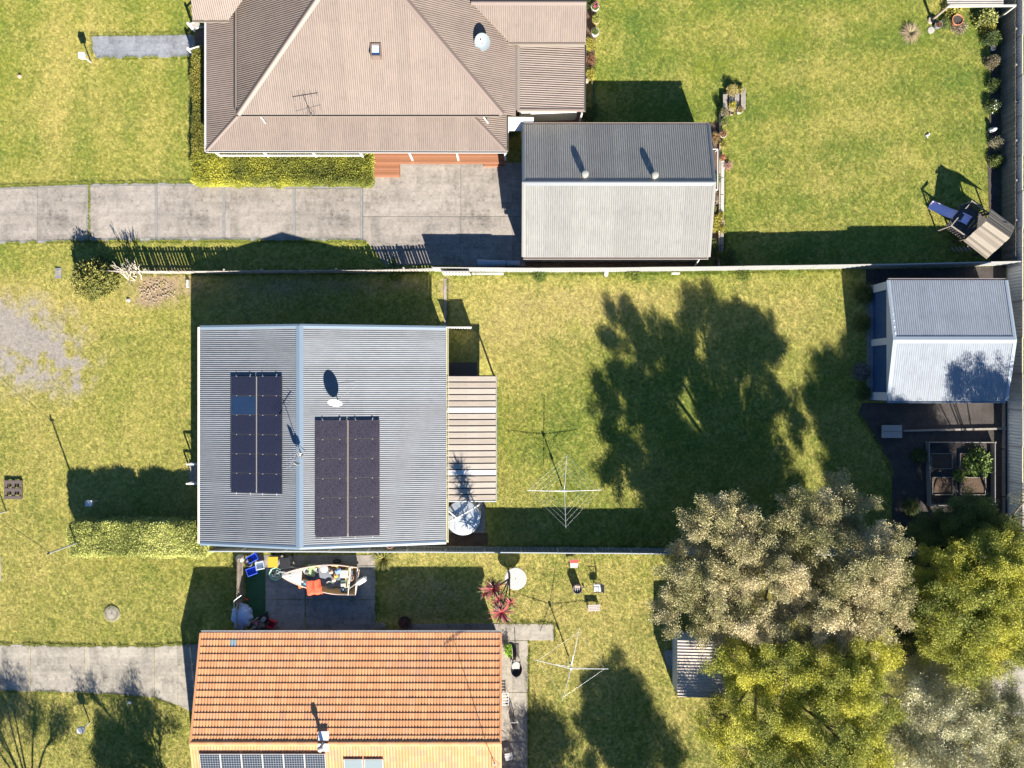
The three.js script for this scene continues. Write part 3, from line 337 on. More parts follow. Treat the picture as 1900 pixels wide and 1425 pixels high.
// ---------- tiled house ----------
{
  const h = thing('tiled_roof_house', 'house with orange terracotta tiled gable roof', 'house', at(645, 1330, 0));
  const e = 2.15, r = 3.64, nw = at(373, 1174, e), ne = at(927, 1174, e), rw = at(355, 1379, r), re = at(930, 1379, r); nw.x = rw.x = (nw.x + rw.x) / 2; ne.x = re.x = (ne.x + re.x) / 2;
  const run = rw.z - nw.z, L = Math.hypot(run, r - e), pitch = Math.atan2(r - e, run), W = ne.x - nw.x;
  const nx = 50, ny = 15, tw = W / nx, tl = L / ny;
  // one interlocking tile: two rolls, thick nose at the low end
  const tileGeo = () => {
    const pos = [], idx = [], N = 12, f = (t) => { const q = (t * 2) % 1; return 0.026 * Math.pow(Math.sin(Math.PI * clamp((q - 0.08) / 0.84)), 0.7) - (q < 0.08 || q > 0.92 ? 0.006 : 0); };
    const cols = []; for (let i = 0; i <= N; i++) cols.push(i / N); const ln = tl + 0.05;
    for (const t of cols) { const x = (t - 0.5) * tw * 0.985, y = f(Math.min(t, 0.9999)), nose = 0.012 * Math.sin(Math.PI * ((t * 2) % 1)); pos.push(x, y - 0.02, -nose, x, y + 0.05, -nose, x, y + 0.004, ln); }
    for (let i = 0; i < N; i++) { const a = i * 3, b = a + 3; idx.push(a, b, a + 1, a + 1, b, b + 1, a + 1, b + 1, a + 2, a + 2, b + 1, b + 2); }
    const g = new THREE.BufferGeometry(); g.setAttribute('position', new THREE.Float32BufferAttribute(pos, 3)); g.setIndex(idx); const q = g.toNonIndexed(); q.computeVertexNormals(); q.setAttribute('uv', new THREE.Float32BufferAttribute(new Float32Array(q.attributes.position.count * 2), 2)); return q;
  };
  const T = tileGeo(), cols = [[0.53, 0.25, 0.105], [0.50, 0.23, 0.098], [0.55, 0.268, 0.118], [0.48, 0.225, 0.10], [0.51, 0.252, 0.125], [0.44, 0.222, 0.118]], TM = cols.map((c) => mat(c, 0.8, { map: null }));
  const place = (g, i, j, south) => { g.translate((i + 0.5) * tw, 0, j * tl); g.rotateX(-pitch); if (south) { g.rotateY(Math.PI); g.translate(ne.x, e, 2 * rw.z - nw.z); } else g.translate(nw.x, e, nw.z); return g; };
  const slopeN = sub(h, 'roof_slope'), slopeS = sub(h, 'roof_slope'), rest = cols.map(() => []);
  for (let j = 0; j < ny; j++) for (let i = 0; i < nx; i++) {
    const k = Math.min(5, Math.floor(rnd() * 3.2 + 3.4 * Math.pow(fbm(i / 7 + 3, j / 3.5 + 3, 3), 1.3)));
    if (j >= 9) { const g = place(T.clone(), i, j, false); if (rnd() < 0.04) g.translate(0, 0.006, 0); wpart(slopeN, 'roof_tile', g, TM[k]); } else if (j == 1 && i == 5) wpart(slopeN, 'glass_tile', place(T.clone(), i, j, false), mat([0.2, 0.27, 0.3], 0.3), 'grey blue translucent tile'); else rest[k].push(place(T.clone(), i, j, false));
  }
  rest.forEach((a, k) => { const m = wpart(slopeN, 'roof_tiles', merge(a), TM[k]); m.userData.kind = 'stuff'; });
  const restS = cols.map(() => []); for (let j = 4; j < ny; j++) for (let i = 0; i < nx; i++) restS[Math.floor(rnd() * 6)].push(place(T.clone(), i, j, true)); restS.forEach((a, k) => { const m = wpart(slopeS, 'roof_tiles', merge(a), TM[k]); m.userData.kind = 'stuff'; });
  flatPlate([V(nw.x, e - 0.09, nw.z + 0.03), V(ne.x, e - 0.09, nw.z + 0.03), V(ne.x, r - 0.09, rw.z), V(nw.x, r - 0.09, rw.z)], M.timberDark, h, 'roof_underlay', 0.03);
  // ridge caps
  for (let i = 0, n = 38; i < n; i++) { const w = W / n, g = new THREE.CylinderGeometry(0.125, 0.135, w * 1.02, 10, 1, true, -Math.PI / 2, Math.PI); g.rotateZ(Math.PI / 2); g.rotateX(0); const p = g.attributes.position; const up = new THREE.CylinderGeometry(0.13, 0.145, w * 1.03, 8, 1, true, 0, Math.PI); up.rotateZ(Math.PI / 2); up.scale(1, 0.62, 1.15); wpart(h, 'ridge_tile', up.translate(nw.x + (i + 0.5) * w, r + 0.02 + 0.004 * (i % 2), rw.z), TM[i % 5]); }
  for (const s of [0, 1]) for (const x of [nw.x - 0.02, ne.x + 0.02]) { const A = V(x, e + 0.03, s ? 2 * rw.z - nw.z : nw.z), B = V(x, r + 0.04, rw.z); wpart(h, 'barge_tile', beam(A, B, 0.12, 0.09), TM[2]); wpart(h, 'barge_board', beam(A.clone().add(V(0, -0.14, 0)), B.clone().add(V(0, -0.14, 0)), 0.04, 0.2), M.cream); }
  gutter(h, V(ne.x, e + 0.03, nw.z - 0.05), V(nw.x, e + 0.03, nw.z - 0.05), M.white, 0.13);
  const sE = 2 * rw.z - nw.z; walls(h, [V(nw.x + 0.5, 0, nw.z + 0.5), V(ne.x - 0.35, 0, nw.z + 0.5), V(ne.x - 0.35, 0, sE - 0.5), V(nw.x + 0.5, 0, sE - 0.5)], 0.02, e - 0.05, M.wallBrick);
  for (const x of [nw.x + 0.5, ne.x - 0.38]) { const s = new THREE.Shape([new THREE.Vector2(nw.z + 0.55, e - 0.04), new THREE.Vector2(sE - 0.55, e - 0.04), new THREE.Vector2(rw.z, r - 0.15)]), g = new THREE.ExtrudeGeometry(s, { depth: 0.06, bevelEnabled: false }); g.rotateY(-Math.PI / 2); wpart(h, 'gable_wall', g.translate(x, 0, 0), M.wallBrick); }
  PAVED.push([[372, 1146], [925, 1146], [925, 1500], [372, 1500]]);
  const southH = (z) => r - (z - rw.z) / run * (r - e);
  // flue with white flashing
  const fp = at(600, 1376, r), fl = thing('roof_flue', 'round white flue on a square flashing by the tiled ridge', 'flue', V(fp.x, r, rw.z)); part(fl, 'flashing', (() => { const g = new THREE.PlaneGeometry(0.62, 0.5, 1, 1).rotateX(-Math.PI / 2).rotateX(-pitch).translate(0.03, 0.085, -0.62 + 0.15); const k = new THREE.PlaneGeometry(0.62, 0.5).rotateX(-Math.PI / 2).rotateX(pitch).translate(0.03, 0.12, 0.2); return merge([g, k]); })(), mat([0.7, 0.72, 0.74], 0.5)); part(fl, 'pipe', cyl(0.1, 0.1, 0.75, 0, 0.4, -0.05), M.whiteDull); part(fl, 'cowl', lathe([[0.17, 0.72], [0.17, 0.8], [0.1, 0.86], [0, 0.88]]), M.whiteDull);
  // solar panels with pale grid on the sunny slope
  const cell = tex(256, (i, j) => { const gx = i % 32 < 3 || i > 252, gy = j % 26 < 3 || j > 252; return gx || gy ? [0.30, 0.31, 0.32] : [0.018, 0.026, 0.04]; }); const pm = mat([1, 1, 1], 0.25, { map: cell });
  const sa = thing('gridded_solar_array', 'row of dark gridded solar panels on the sunny side of the tiled roof', 'solar array', V(at(487, 1412, 3.5).x, 3.3, rw.z + 0.9)); const px0 = at(370, 0, 3.6).x, pw = (at(604, 0, 3.6).x - px0) / 6;
  for (let i = 0; i < 6; i++) { const g = new THREE.PlaneGeometry(pw - 0.07, 1.6).rotateX(-Math.PI / 2).rotateX(pitch), z = at(0, 1398, 3.6).z + 0.8, c = V(px0 + (i + 0.5) * pw, southH(z) + 0.2, z); const f = wpart(sa, 'solar_panel', box(pw - 0.02, 0.04, 1.66).rotateX(pitch).translate(c.x, c.y - 0.025, c.z), M.whiteDull); wpart(f, 'cell_face', g.translate(c.x, c.y + 0.004, c.z), pm); }
  const hw = thing('hot_water_collectors', 'pair of pale blue glazed solar collectors on the tiled roof', 'solar collector', V(at(673, 1412, 3.5).x, 3.3, rw.z + 1.1)); for (const x of [655, 693]) { const z = at(0, 1409, 3.6).z + 0.9, c = V(at(x, 0, 3.6).x, southH(z) + 0.2, z); const f = wpart(hw, 'collector', box(1.14, 0.08, 1.84).rotateX(pitch).translate(c.x, c.y - 0.05, c.z), M.whiteDull); wpart(f, 'glass_face', new THREE.PlaneGeometry(1.04, 1.74).rotateX(-Math.PI / 2).rotateX(pitch).translate(c.x, c.y, c.z), mat([0.19, 0.23, 0.24], 0.15)); }
  antenna(V(at(925, 0, 3).x - 0.2, r - 0.3, rw.z + 1.4), 3.6, 'tall television antenna on the far slope of the tiled roof', 0.4, 7);
}
function antenna(p, hgt, label, turn, n = 6, m = M.steel) {
  const t = thing('tv_antenna', label, 'antenna', p, turn); part(t, 'mast', cyl(0.022, 0.018, hgt, 0, hgt / 2, 0, 8), m); part(t, 'boom', box(1.5, 0.03, 0.03, 0.1, hgt - 0.08, 0), m);
  for (let i = 0; i < n; i++) part(t, 'element', cyl(0.009, 0.009, 0.9 - 0.06 * i, 0, 0, 0, 5).rotateX(Math.PI / 2).translate(-0.6 + 1.4 * i / (n - 1), hgt - 0.05, 0), m); part(t, 'bracket', merge([box(0.12, 0.03, 0.12, 0, 0.02, 0), bar(V(0.25, 0, 0.1), V(0, 0.5, 0), 0.012), bar(V(-0.25, 0, 0.1), V(0, 0.5, 0), 0.012)]), m); return t;
}
function dish(p, label, w, hgt, turn, tilt, m) {
  const t = thing('satellite_dish', label, 'satellite dish', p, turn); const pr = []; for (let i = 0; i <= 8; i++) { const r = i / 8; pr.push([r * w, 0.14 * r * r]); }
  part(t, 'reflector', lathe(pr, 24).scale(1, 1, 1.12).rotateX(tilt).translate(0, hgt, 0), m); part(t, 'mast', cyl(0.03, 0.03, hgt, 0, hgt / 2, -0.02, 8), M.steel); const f = V(0, 0.42, 0).applyAxisAngle(V(1, 0, 0), tilt).add(V(0, hgt, 0)); part(t, 'feed_arm', bar(V(0, hgt - 0.25, 0.1), f, 0.015), M.steel); part(t, 'feed_horn', cyl(0.04, 0.03, 0.12, f.x, f.y, f.z, 8), M.greyPlastic); return t;
}
{
  // solar arrays of the middle house
  const panelTex = (a, b, s) => tex(256, (i, j) => { const l = (i % 21 < 1 || j % 21 < 1) ? 1 : 0, n = s * (vn(i * 0.35, j * 0.35) - 0.5) + s * 0.6 * (vn(i / 9, j / 9) - 0.5); return a.map((x, k) => Math.max(0.002, x + (b[k] - x) * l * 0.5 + x * n)); });
  const pA = mat([1, 1, 1], 0.22, { map: panelTex([0.016, 0.017, 0.032], [0.045, 0.045, 0.065], 0.5) }), pBl = mat([1, 1, 1], 0.2, { map: panelTex([0.013, 0.028, 0.062], [0.035, 0.06, 0.11], 0.5) }), pB = mat([1, 1, 1], 0.3, { map: panelTex([0.030, 0.026, 0.036], [0.075, 0.062, 0.075], 1.2) }), frame = mat([0.05, 0.045, 0.045], 0.5);
  const arr = (label, x0, x1, y0, y1, surf, faces, mid) => {
    const hm = 3.55, X0 = at(x0, 0, hm).x, X1 = at(x1, 0, hm).x, Z0 = at(0, y0, hm).z, Z1 = at(0, y1, hm).z, cx = (X0 + X1) / 2, t = thing('solar_array', label, 'solar array', V(cx, surf(cx), (Z0 + Z1) / 2), 0, 'dark solar arrays on the grey roof'), sl = Math.atan2(surf(X1) - surf(X0), X1 - X0), pw = (X1 - X0) / 2, ph = (Z1 - Z0) / 6;
    for (let c = 0; c < 2; c++) for (let k = 0; k < 6; k++) { const x = X0 + (c + 0.5) * pw, z = Z0 + (k + 0.5) * ph, y = surf(x) + 0.13, w = pw - 0.04; const p = wpart(t, 'solar_panel', rbox(w, 0.035, ph - 0.025, 0, 0, 0, 0.006).rotateZ(sl).translate(x, y, z), frame); wpart(p, 'cell_face', new THREE.PlaneGeometry(w - 0.05, ph - 0.065).rotateX(-Math.PI / 2).rotateZ(sl).translate(x, y + 0.0205, z), faces(c, k)); for (const o of [-0.5, 0.5]) wpart(p, 'clamp', box(0.045, 0.025, 0.04, x + o * w * 0.5 * 1.05, y + 0.03 + o * w * 0.52 * Math.tan(sl), z - ph / 2), M.galv); }
    for (let c = 0; c < 2; c++) for (const o of [0.22, 0.76]) { const x = X0 + (c + o) * pw; wpart(t, 'mounting_rail', box(0.04, 0.05, Z1 - Z0 + 0.24, x, surf(x) + 0.08, (Z0 + Z1) / 2), M.galv); }
    const xm = (X0 + X1) / 2; wpart(t, 'centre_strip', box(0.03, 0.02, Z1 - Z0 - 0.05, xm, surf(xm) + 0.1, (Z0 + Z1) / 2), mid); return t;
  };
  arr('smooth navy black solar array left of the grey roof ridge, one panel bluer', 424, 528, 698, 915, midRoof.w, (c, k) => c == 0 && k == 1 ? pBl : pA, M.whiteDull);
  arr('dusty purple brown solar array right of the grey roof ridge', 587, 704, 779, 996, midRoof.e, () => pB, mat([0.42, 0.36, 0.31], 0.8));
  // dishes and antennas
  { const p = at(627, 742, 3.6); const t = dish(V(p.x, midRoof.e(p.x), p.z + 0.05), 'pale satellite dish with stay wires on the grey metal roof', 0.42, 0.75, 0, 1.1, mat([0.5, 0.5, 0.48], 0.5)); for (const s of [-1, 1]) part(t, 'stay', bar(V(s * 1.05, 0.03, -0.85), V(0, 0.7, 0), 0.008, 5), M.galv); }
  { const p = at(895, 82, 4.1); dish(V(p.x, 3.62, p.z), 'pale oval satellite dish on the brown corrugated roof', 0.46, 0.85, 0.15, 0.7, mat([0.17, 0.205, 0.22], 0.45)); }
  { const p = at(578, 213, 3.6); antenna(V(p.x, 3.68, p.z + 0.02), 1.15, 'small dark television antenna at the edge of the brown roof', 0.25, 5, mat([0.1, 0.09, 0.085], 0.6)); }
  { const p = at(561, 846, 3.95); const t = antenna(V(p.x, 3.97, p.z), 1.9, 'tall thin television antenna on the ridge of the grey roof', 1.1, 8, mat([0.2, 0.21, 0.23], 0.5)); part(t, 'flat_panel_aerial', rbox(0.05, 0.62, 0.28, -0.35, 0.9, 0.1, 0.03), M.whiteDull); part(t, 'bracket_box', rbox(0.3, 0.22, 0.2, 0.1, 0.5, -0.1, 0.03), M.whiteDull); }
}
// ---------- white shed ----------
{
  const G = variants([0.255, 0.28, 0.315], 0.45, [1, 0.97, 1.03], { map: weatherMap }), P = orb(0.13, 0.026), cap = mat([0.27, 0.31, 0.35], 0.4), h = thing('white_shed', 'white metal shed with two dark blue roller doors', 'shed', at(1745, 632, 0)), e = 2.37, r = 3.2;
  const nw = at(1648, 520, e), ne = at(1866, 520, e), rw = at(1656, 630, r), re = at(1882, 630, r), sw = at(1648, 744, e), se = at(1867, 744, e); rw.x = nw.x = sw.x; re.x = ne.x = se.x; rw.z = re.z = (nw.z + sw.z) / 2;
  roofSlope(h, [nw, ne, re, rw], Z, P, G, 0.8); roofSlope(h, [sw, se, re, rw], Z, P, G, 0.8); capping(h, rw, re, 0.2, cap, 'ridge_cap', 0.22); for (const [p, q] of [[nw, rw], [sw, rw], [ne, re], [se, re]]) capping(h, p, q, 0.11, cap, 'barge_cap', 0.1);
  gutter(h, nw.clone().add(V(0, -0.02, -0.06)), ne.clone().add(V(0, -0.02, -0.06)), mat([0.38, 0.33, 0.3], 0.5)); gutter(h, sw.clone().add(V(0, -0.02, 0.06)), se.clone().add(V(0, -0.02, 0.06)), cap);
  const wx = nw.x + 0.06, wm = mat([0.55, 0.57, 0.60], 0.5); walls(h, [V(se.x - 0.08, 0, se.z - 0.05), V(ne.x - 0.08, 0, ne.z + 0.05)].concat([]), 0.02, 2.25, wm); for (const z of [nw.z + 0.05, sw.z - 0.05]) wpart(h, 'wall', box(ne.x - nw.x - 0.25, 2.23, 0.06, (ne.x + nw.x) / 2, 1.13, z), wm);
  { const n = 12; for (let i = 0; i < n; i++) { const y0 = 2.08 + i * 0.09, half = (sw.z - nw.z) / 2 * (1 - clamp((y0 - 2.3) / (r - 2.3))); if (half < 0.1) break; wpart(h, 'gable_board', box(0.05, 0.083, half * 2 - 0.1, wx, y0 + 0.045, rw.z), wm); } }
  const posts = [[nw.z + 0.28, 0.5], [rw.z + 0.02, 0.42], [sw.z - 0.27, 0.5]]; for (const [z, w] of posts) wpart(h, 'door_pillar', box(0.07, 2.08, w, wx, 1.04, z), wm);
  const dm = mat([0.035, 0.085, 0.19], 0.45); for (const [z0, z1] of [[nw.z + 0.53, rw.z - 0.19], [rw.z + 0.23, sw.z - 0.52]]) { const d = sub(h, 'roller_door'); for (let i = 0; i < 21; i++) wpart(d, 'door_slat', box(0.03, 0.094, z1 - z0, wx + 0.05 + 0.008 * (i % 2), 0.05 + i * 0.097, (z0 + z1) / 2), dm); wpart(d, 'bottom_bar', box(0.06, 0.06, z1 - z0, wx + 0.03, 0.06, (z0 + z1) / 2), M.steel); }
  { const s = new THREE.Shape([new THREE.Vector2(nw.z + 0.1, 2.25), new THREE.Vector2(sw.z - 0.1, 2.25), new THREE.Vector2(rw.z, r - 0.06)]), g = new THREE.ExtrudeGeometry(s, { depth: 0.05, bevelEnabled: false }); g.rotateY(-Math.PI / 2); wpart(h, 'gable_wall', g.translate(ne.x - 0.06, 0, 0), wm); }
  wpart(h, 'floor_slab', box(ne.x - nw.x + 0.3, 0.06, sw.z - nw.z, (ne.x + nw.x) / 2 - 0.1, 0.03, rw.z), M.concrete); PAVED.push([[1606, 520], [1860, 520], [1860, 746], [1606, 746]]);
}
// ---------- small old shed under the trees ----------
{
  const h = thing('garden_shed', 'small old shed with rusty ribbed roof half hidden under the trees', 'garden shed', gnd(1295, 1225)), e = 1.98, a = at(1257, 1188, e), b = at(1348, 1188, e), c = at(1350, 1293, e), d = at(1260, 1293, e); d.x = a.x; c.x = b.x; b.y = c.y = e + 0.25;
  roofSlope(h, [a, b, c, d], X, rib(0.19, 0.035, 0.05), variants([0.44, 0.38, 0.32], 0.7, [1, 0.85, 1.1], { map: weatherMap }), 0.76); const wm = mat([0.36, 0.42, 0.46], 0.6); const q = sub(h, 'wall_cladding');
  const A = V(a.x + 0.06, 0, a.z + 0.06), B = V(b.x - 0.06, 0, b.z + 0.06), C = V(c.x - 0.06, 0, c.z - 0.06), D = V(d.x + 0.06, 0, d.z - 0.06); for (const [p, s] of [[A, B], [D, A], [D, C], [B, C]]) sheets(q, 'wall_sheet', [p, s, s.clone().setY(1.93), p.clone().setY(1.93)], V(0, 1, 0), rib(0.19, 0.03, 0.05), [wm], 0.76);
  const sb = struct('shed_slab', 'small concrete slab beside the old garden shed'); wpart(sb, 'slab', slab(poly([[1232, 1206], [1250, 1206], [1252, 1242], [1236, 1240]]), -0.02, 0.03), M.concrete); PAVED.push([[1232, 1206], [1252, 1206], [1252, 1242], [1234, 1242]]);
}
// ---------- fences ----------
function metalFence(label, pts, hgt, m, postM, group) { // pts: map points along the ground
  const P = pts.map(([x, y]) => gnd(x, y)), t = thing('metal_fence', label, 'fence', P[0].clone().add(P[P.length - 1]).multiplyScalar(0.5)); let k = 0;
  for (let i = 0; i + 1 < P.length; i++) { const a = P[i], b = P[i + 1], n = Math.max(1, Math.round(a.distanceTo(b) / 2.4)); for (let j = 0; j < n; j++, k++) { const p = a.clone().lerp(b, j / n), q = a.clone().lerp(b, (j + 1) / n), dy = 0.025 * Math.sin(k * 2.3), hh = hgt + dy; const s = sub(t, 'fence_panel'); sheets(s, 'infill_sheet', [p.clone().setY(0.06), q.clone().setY(0.06), q.clone().setY(hh - 0.02), p.clone().setY(hh - 0.02)], V(0, 1, 0), rib(0.2, 0.035, 0.055), [m], 0.8); wpart(s, 'top_rail', beam(p.clone().setY(hh), q.clone().setY(hh), 0.06, 0.05), postM); wpart(s, 'bottom_rail', beam(p.clone().setY(0.05), q.clone().setY(0.05), 0.055, 0.06), postM); wpart(t, 'fence_post', box(0.065, hgt + 0.02, 0.065, p.x, (hgt + 0.02) / 2, p.z), postM); } }
  return t;
}
function palingFence(label, pts, hgt, gapF, mats, railSide, tops = 0.03, w = 0.1) {
  const P = pts.map(([x, y]) => gnd(x, y)), t = thing('paling_fence', label, 'fence', P[0].clone().add(P[P.length - 1]).multiplyScalar(0.5));
  for (let i = 0; i + 1 < P.length; i++) { const a = P[i], b = P[i + 1], L = a.distanceTo(b), d = b.clone().sub(a).normalize(), s = d.clone().cross(V(0, 1, 0)).multiplyScalar(railSide), ang = Math.atan2(-d.z, d.x); for (let x = 0; x < L;) { const hh = hgt + rr(-tops, tops), c = a.clone().addScaledVector(d, x + w / 2); const g = box(w - 0.004, hh, 0.016); g.rotateZ(rr(-0.012, 0.012)); g.rotateX(rr(-0.01, 0.01)); g.rotateY(ang); wpart(t, 'paling', g.translate(c.x, hh / 2 + 0.02, c.z), mats[Math.floor(rnd() * mats.length)]); x += w + gapF(c); } for (const y of [hgt * 0.25, hgt * 0.82]) wpart(t, 'rail', beam(a.clone().setY(y).addScaledVector(s, 0.045), b.clone().setY(y).addScaledVector(s, 0.045), 0.045, 0.075), mats[0]); const n = Math.round(L / 2.4); for (let j = 0; j <= n; j++) { const c = a.clone().lerp(b, j / n).addScaledVector(s, 0.09); wpart(t, 'fence_post', box(0.1, hgt, 0.1, c.x, hgt / 2, c.z), mats[0]); } }
  return t;
}
{
  const pal = mat([0.27, 0.28, 0.28], 0.55), palP = mat([0.36, 0.345, 0.32], 0.5), teal = mat([0.13, 0.16, 0.165], 0.5), tealP = mat([0.32, 0.35, 0.38], 0.5), cream = mat([0.84, 0.83, 0.75], 0.5), creamP = mat([0.5, 0.44, 0.4], 0.5);
  metalFence('pale metal fence between the garage garden and the tree shaded lawn', [[808, 503], [1000, 504.5], [1120, 504], [1300, 502], [1500, 499], [1640, 497], [1866, 492]], 1.5, pal, palP);
  metalFence('tall cream metal fence along the back boundary by the white shed', [[1868.5, -60], [1868.5, 300], [1868.5, 760], [1869, 1024]], 1.52, cream, creamP);
  metalFence('dark slate metal fence between the solar roofed house and the boat yard', [[384, 1013], [620, 1014], [900, 1015], [1300, 1018], [1650, 1021], [1866, 1024]], 1.6, teal, tealP);
  const grey = [mat([0.30, 0.28, 0.25], 0.9, { map: woodMap }), mat([0.36, 0.34, 0.31], 0.9, { map: woodMap }), mat([0.25, 0.235, 0.215], 0.9, { map: woodMap })], pale = [mat([0.52, 0.48, 0.42], 0.9, { map: woodMap }), mat([0.44, 0.4, 0.36], 0.9, { map: woodMap }), mat([0.57, 0.53, 0.47], 0.9, { map: woodMap })];
  palingFence('low weathered paling fence with open gaps beside the long driveway', [[205, 507], [360, 508], [560, 507], [700, 506], [806, 503]], 1.08, (c) => { const x = c.x * S + 950; return (x < 360 && rnd() < 0.85) || (x > 660 && rnd() < 0.7) || rnd() < 0.25 ? 0.045 : 0.006; }, pale, -1, 0.03, 0.15);
  palingFence('old grey paling fence behind the play tower', [[1859, -60], [1859.5, 200], [1860, 488]], 1.3, () => 0.004, grey, -1);
  palingFence('short leaning timber fence beside the green turf strip', [[452, 1030], [451, 1100], [451, 1150]], 1.15, () => 0.004, [mat([0.34, 0.29, 0.23], 0.9, { map: woodMap }), mat([0.27, 0.23, 0.19], 0.9, { map: woodMap }), mat([0.4, 0.35, 0.28], 0.9, { map: woodMap })], -1, 0.05);
  // gate and side fence beside the solar roofed house
  const g = thing('side_gate', 'pale metal gate panel standing in front of the boundary fence', 'gate', gnd(848, 510)); const a = gnd(826, 511), b = gnd(874, 511); sheets(g, 'gate_sheet', [V(a.x, 0.08, a.z), V(b.x, 0.08, b.z), V(b.x, 1.5, b.z), V(a.x, 1.5, a.z)], V(0, 1, 0), rib(0.2, 0.035, 0.055), [palP], 0.8); part(g, 'frame', merge([box(b.x - a.x, 0.06, 0.06, 0, 1.5, 0), box(b.x - a.x, 0.05, 0.05, 0, 0.1, 0), box(0.06, 1.5, 0.06, -0.83, 0.75, 0), box(0.06, 1.5, 0.06, 0.83, 0.75, 0)]), palP);
  const c = struct('gate_threshold', 'thin pale concrete strip between the fence and the house'); wpart(c, 'concrete_strip', slab(poly([[823.5, 517], [829, 517], [829, 612], [824.5, 612]]), -0.02, 0.04), M.concrete); PAVED.push([[823.5, 514], [829, 514], [829, 612], [824.5, 612]]);
}
// ---------- foliage ----------
function clump(n, rad, lw, ll, flat = 1) { // a tuft of small leaves
  const pos = [], nor = []; for (let i = 0; i < n; i++) { const d = V(rr(-1, 1), rr(-1, 1), rr(-1, 1)); if (d.lengthSq() > 1 || d.lengthSq() < 0.02) { i--; continue; } const c = d.clone().multiplyScalar(rad); c.y *= flat; const a = d.clone().normalize().add(V(rr(-1, 1), rr(-0.5, 1), rr(-1, 1)).multiplyScalar(0.9)).normalize(), s = a.clone().cross(V(rr(-1, 1), rr(-1, 1), rr(-1, 1))).normalize(); const A = c.clone(), Bp = c.clone().addScaledVector(a, ll * 0.5).addScaledVector(s, lw / 2), C = c.clone().addScaledVector(a, ll), D = c.clone().addScaledVector(a, ll * 0.5).addScaledVector(s, -lw / 2); for (const p of [A, Bp, C, A, C, D]) pos.push(p.x, p.y, p.z); }
  const g = new THREE.BufferGeometry(); g.setAttribute('position', new THREE.Float32BufferAttribute(pos, 3)); g.computeVertexNormals(); return g;
}
const leafMat = mat([1, 1, 1], 0.65);
function scatter(parent, name, geo, pts, colF, s0 = 0.75, s1 = 1.3, material = leafMat) { // pts: world points
  const b = BASE.get(parent), m = new THREE.InstancedMesh(geo, material, pts.length), q = new THREE.Quaternion(), M4 = new THREE.Matrix4(), c = new THREE.Color(), sc = V(1, 1, 1); m.name = name; m.userData.kind = 'stuff'; m.castShadow = m.receiveShadow = true;
  pts.forEach((p, i) => { q.setFromEuler(new THREE.Euler(rr(-0.6, 0.6), rr(0, 6.28), rr(-0.6, 0.6))); sc.setScalar(rr(s0, s1)); M4.compose(p.clone().sub(b), q, sc); m.setMatrixAt(i, M4); const k = colF(p, i); c.setRGB(k[0], k[1], k[2]); m.setColorAt(i, c); });
  parent.add(m); return m;
}
// lobes: [map x, map y, height of the lobe's centre, radius m, squash]
function lobePoints(lobes, dens, low = -0.35, shell = 0.55) { // sprays of leaf tufts carried on each lobe's outer shell
  const out = []; lobes.forEach(([mx, my, h, r, sq = 0.8], li) => { const c = at(mx, my, h), ns = Math.round(10 * r * r + 5), per = Math.max(4, Math.round(r * r * dens / ns)); for (let k = 0; k < ns; k++) { const d = V(rr(-1, 1), rr(low, 1), rr(-1, 1)); if (d.lengthSq() > 1 || d.lengthSq() < 1e-3) { k--; continue; } d.normalize(); const t = r * rr(shell, 1.12), s = V(c.x + d.x * t, c.y + d.y * t * sq, c.z + d.z * t), rad = rr(0.24, 0.44), len = rr(0.5, 1.0); for (let i = 0; i < per; i++) { const f = rnd(), e = V(rr(-1, 1), rr(-0.7, 0.7), rr(-1, 1)).multiplyScalar(rad * (1 - 0.45 * f)); const p = s.clone().addScaledVector(d, (f - 0.55) * len).add(e); p.y -= 0.12 * f * f; if (p.y > 0.1) out.push(p); } } }); return out;
}
function tree(name, label, base, lobes, o) {
  const b = gnd(...base), t = thing(name, label, 'tree', b, 0, o.group), fork = b.clone().add(V(0, o.fork ?? 2.2, 0)); const lean = at(lobes[0][0], lobes[0][1], lobes[0][2]).sub(b).setY(0).multiplyScalar(0.15); fork.add(lean);
  wpart(t, 'trunk', taper([b.clone().setY(-0.1), b.clone().lerp(fork, 0.5).add(V(0.06, 0, -0.05)), fork], o.tr ?? 0.26, (o.tr ?? 0.26) * 0.72, 9), o.bark ?? M.bark);
  for (const [mx, my, h, r] of lobes) { const c = at(mx, my, h), m = fork.clone().lerp(c, 0.55); m.y += 0.1 + 0.06 * c.distanceTo(fork); m.x += rr(-0.2, 0.2); m.z += rr(-0.2, 0.2); const lb = wpart(t, 'limb', taper([fork, m, c.clone().add(V(0, r * 0.15, 0))], (o.tr ?? 0.26) * 0.45, 0.035, 7), o.bark ?? M.bark); const tw = []; for (let i = 0; i < (o.twigs ?? 6); i++) { const e = c.clone().add(V(rr(-1, 1), rr(-0.1, 1), rr(-1, 1)).normalize().multiplyScalar(r * rr(0.6, 0.95))); const s = m.clone().lerp(c, rr(0.2, 1)); tw.push(taper([s, s.clone().lerp(e, 0.5).add(V(rr(-0.1, 0.1), 0.1, rr(-0.1, 0.1))), e], 0.035, 0.01, 5)); } if (tw.length) wpart(lb, 'twigs', merge(tw), o.bark ?? M.bark); }
  const pts = lobePoints(lobes, o.dens ?? 260, o.low ?? -0.35, o.shell ?? 0.55); scatter(t, 'crown', o.leaf, pts, o.col, 0.7, 1.35); return t;
}
const blend = (cs, wob = 0.25) => (p) => { const n = clamp(0.5 + 1.5 * (fbm(p.x * 0.7 + 40, p.z * 0.7 + p.y * 0.5 + 40, 3) - 0.5) + rr(-0.28, 0.28)), k = n * (cs.length - 1), i = Math.min(cs.length - 2, Math.floor(k)), c = mixv(cs[i], cs[i + 1], k - i), v = 1 + rr(-wob, wob); return [c[0] * v, c[1] * v, c[2] * v]; };
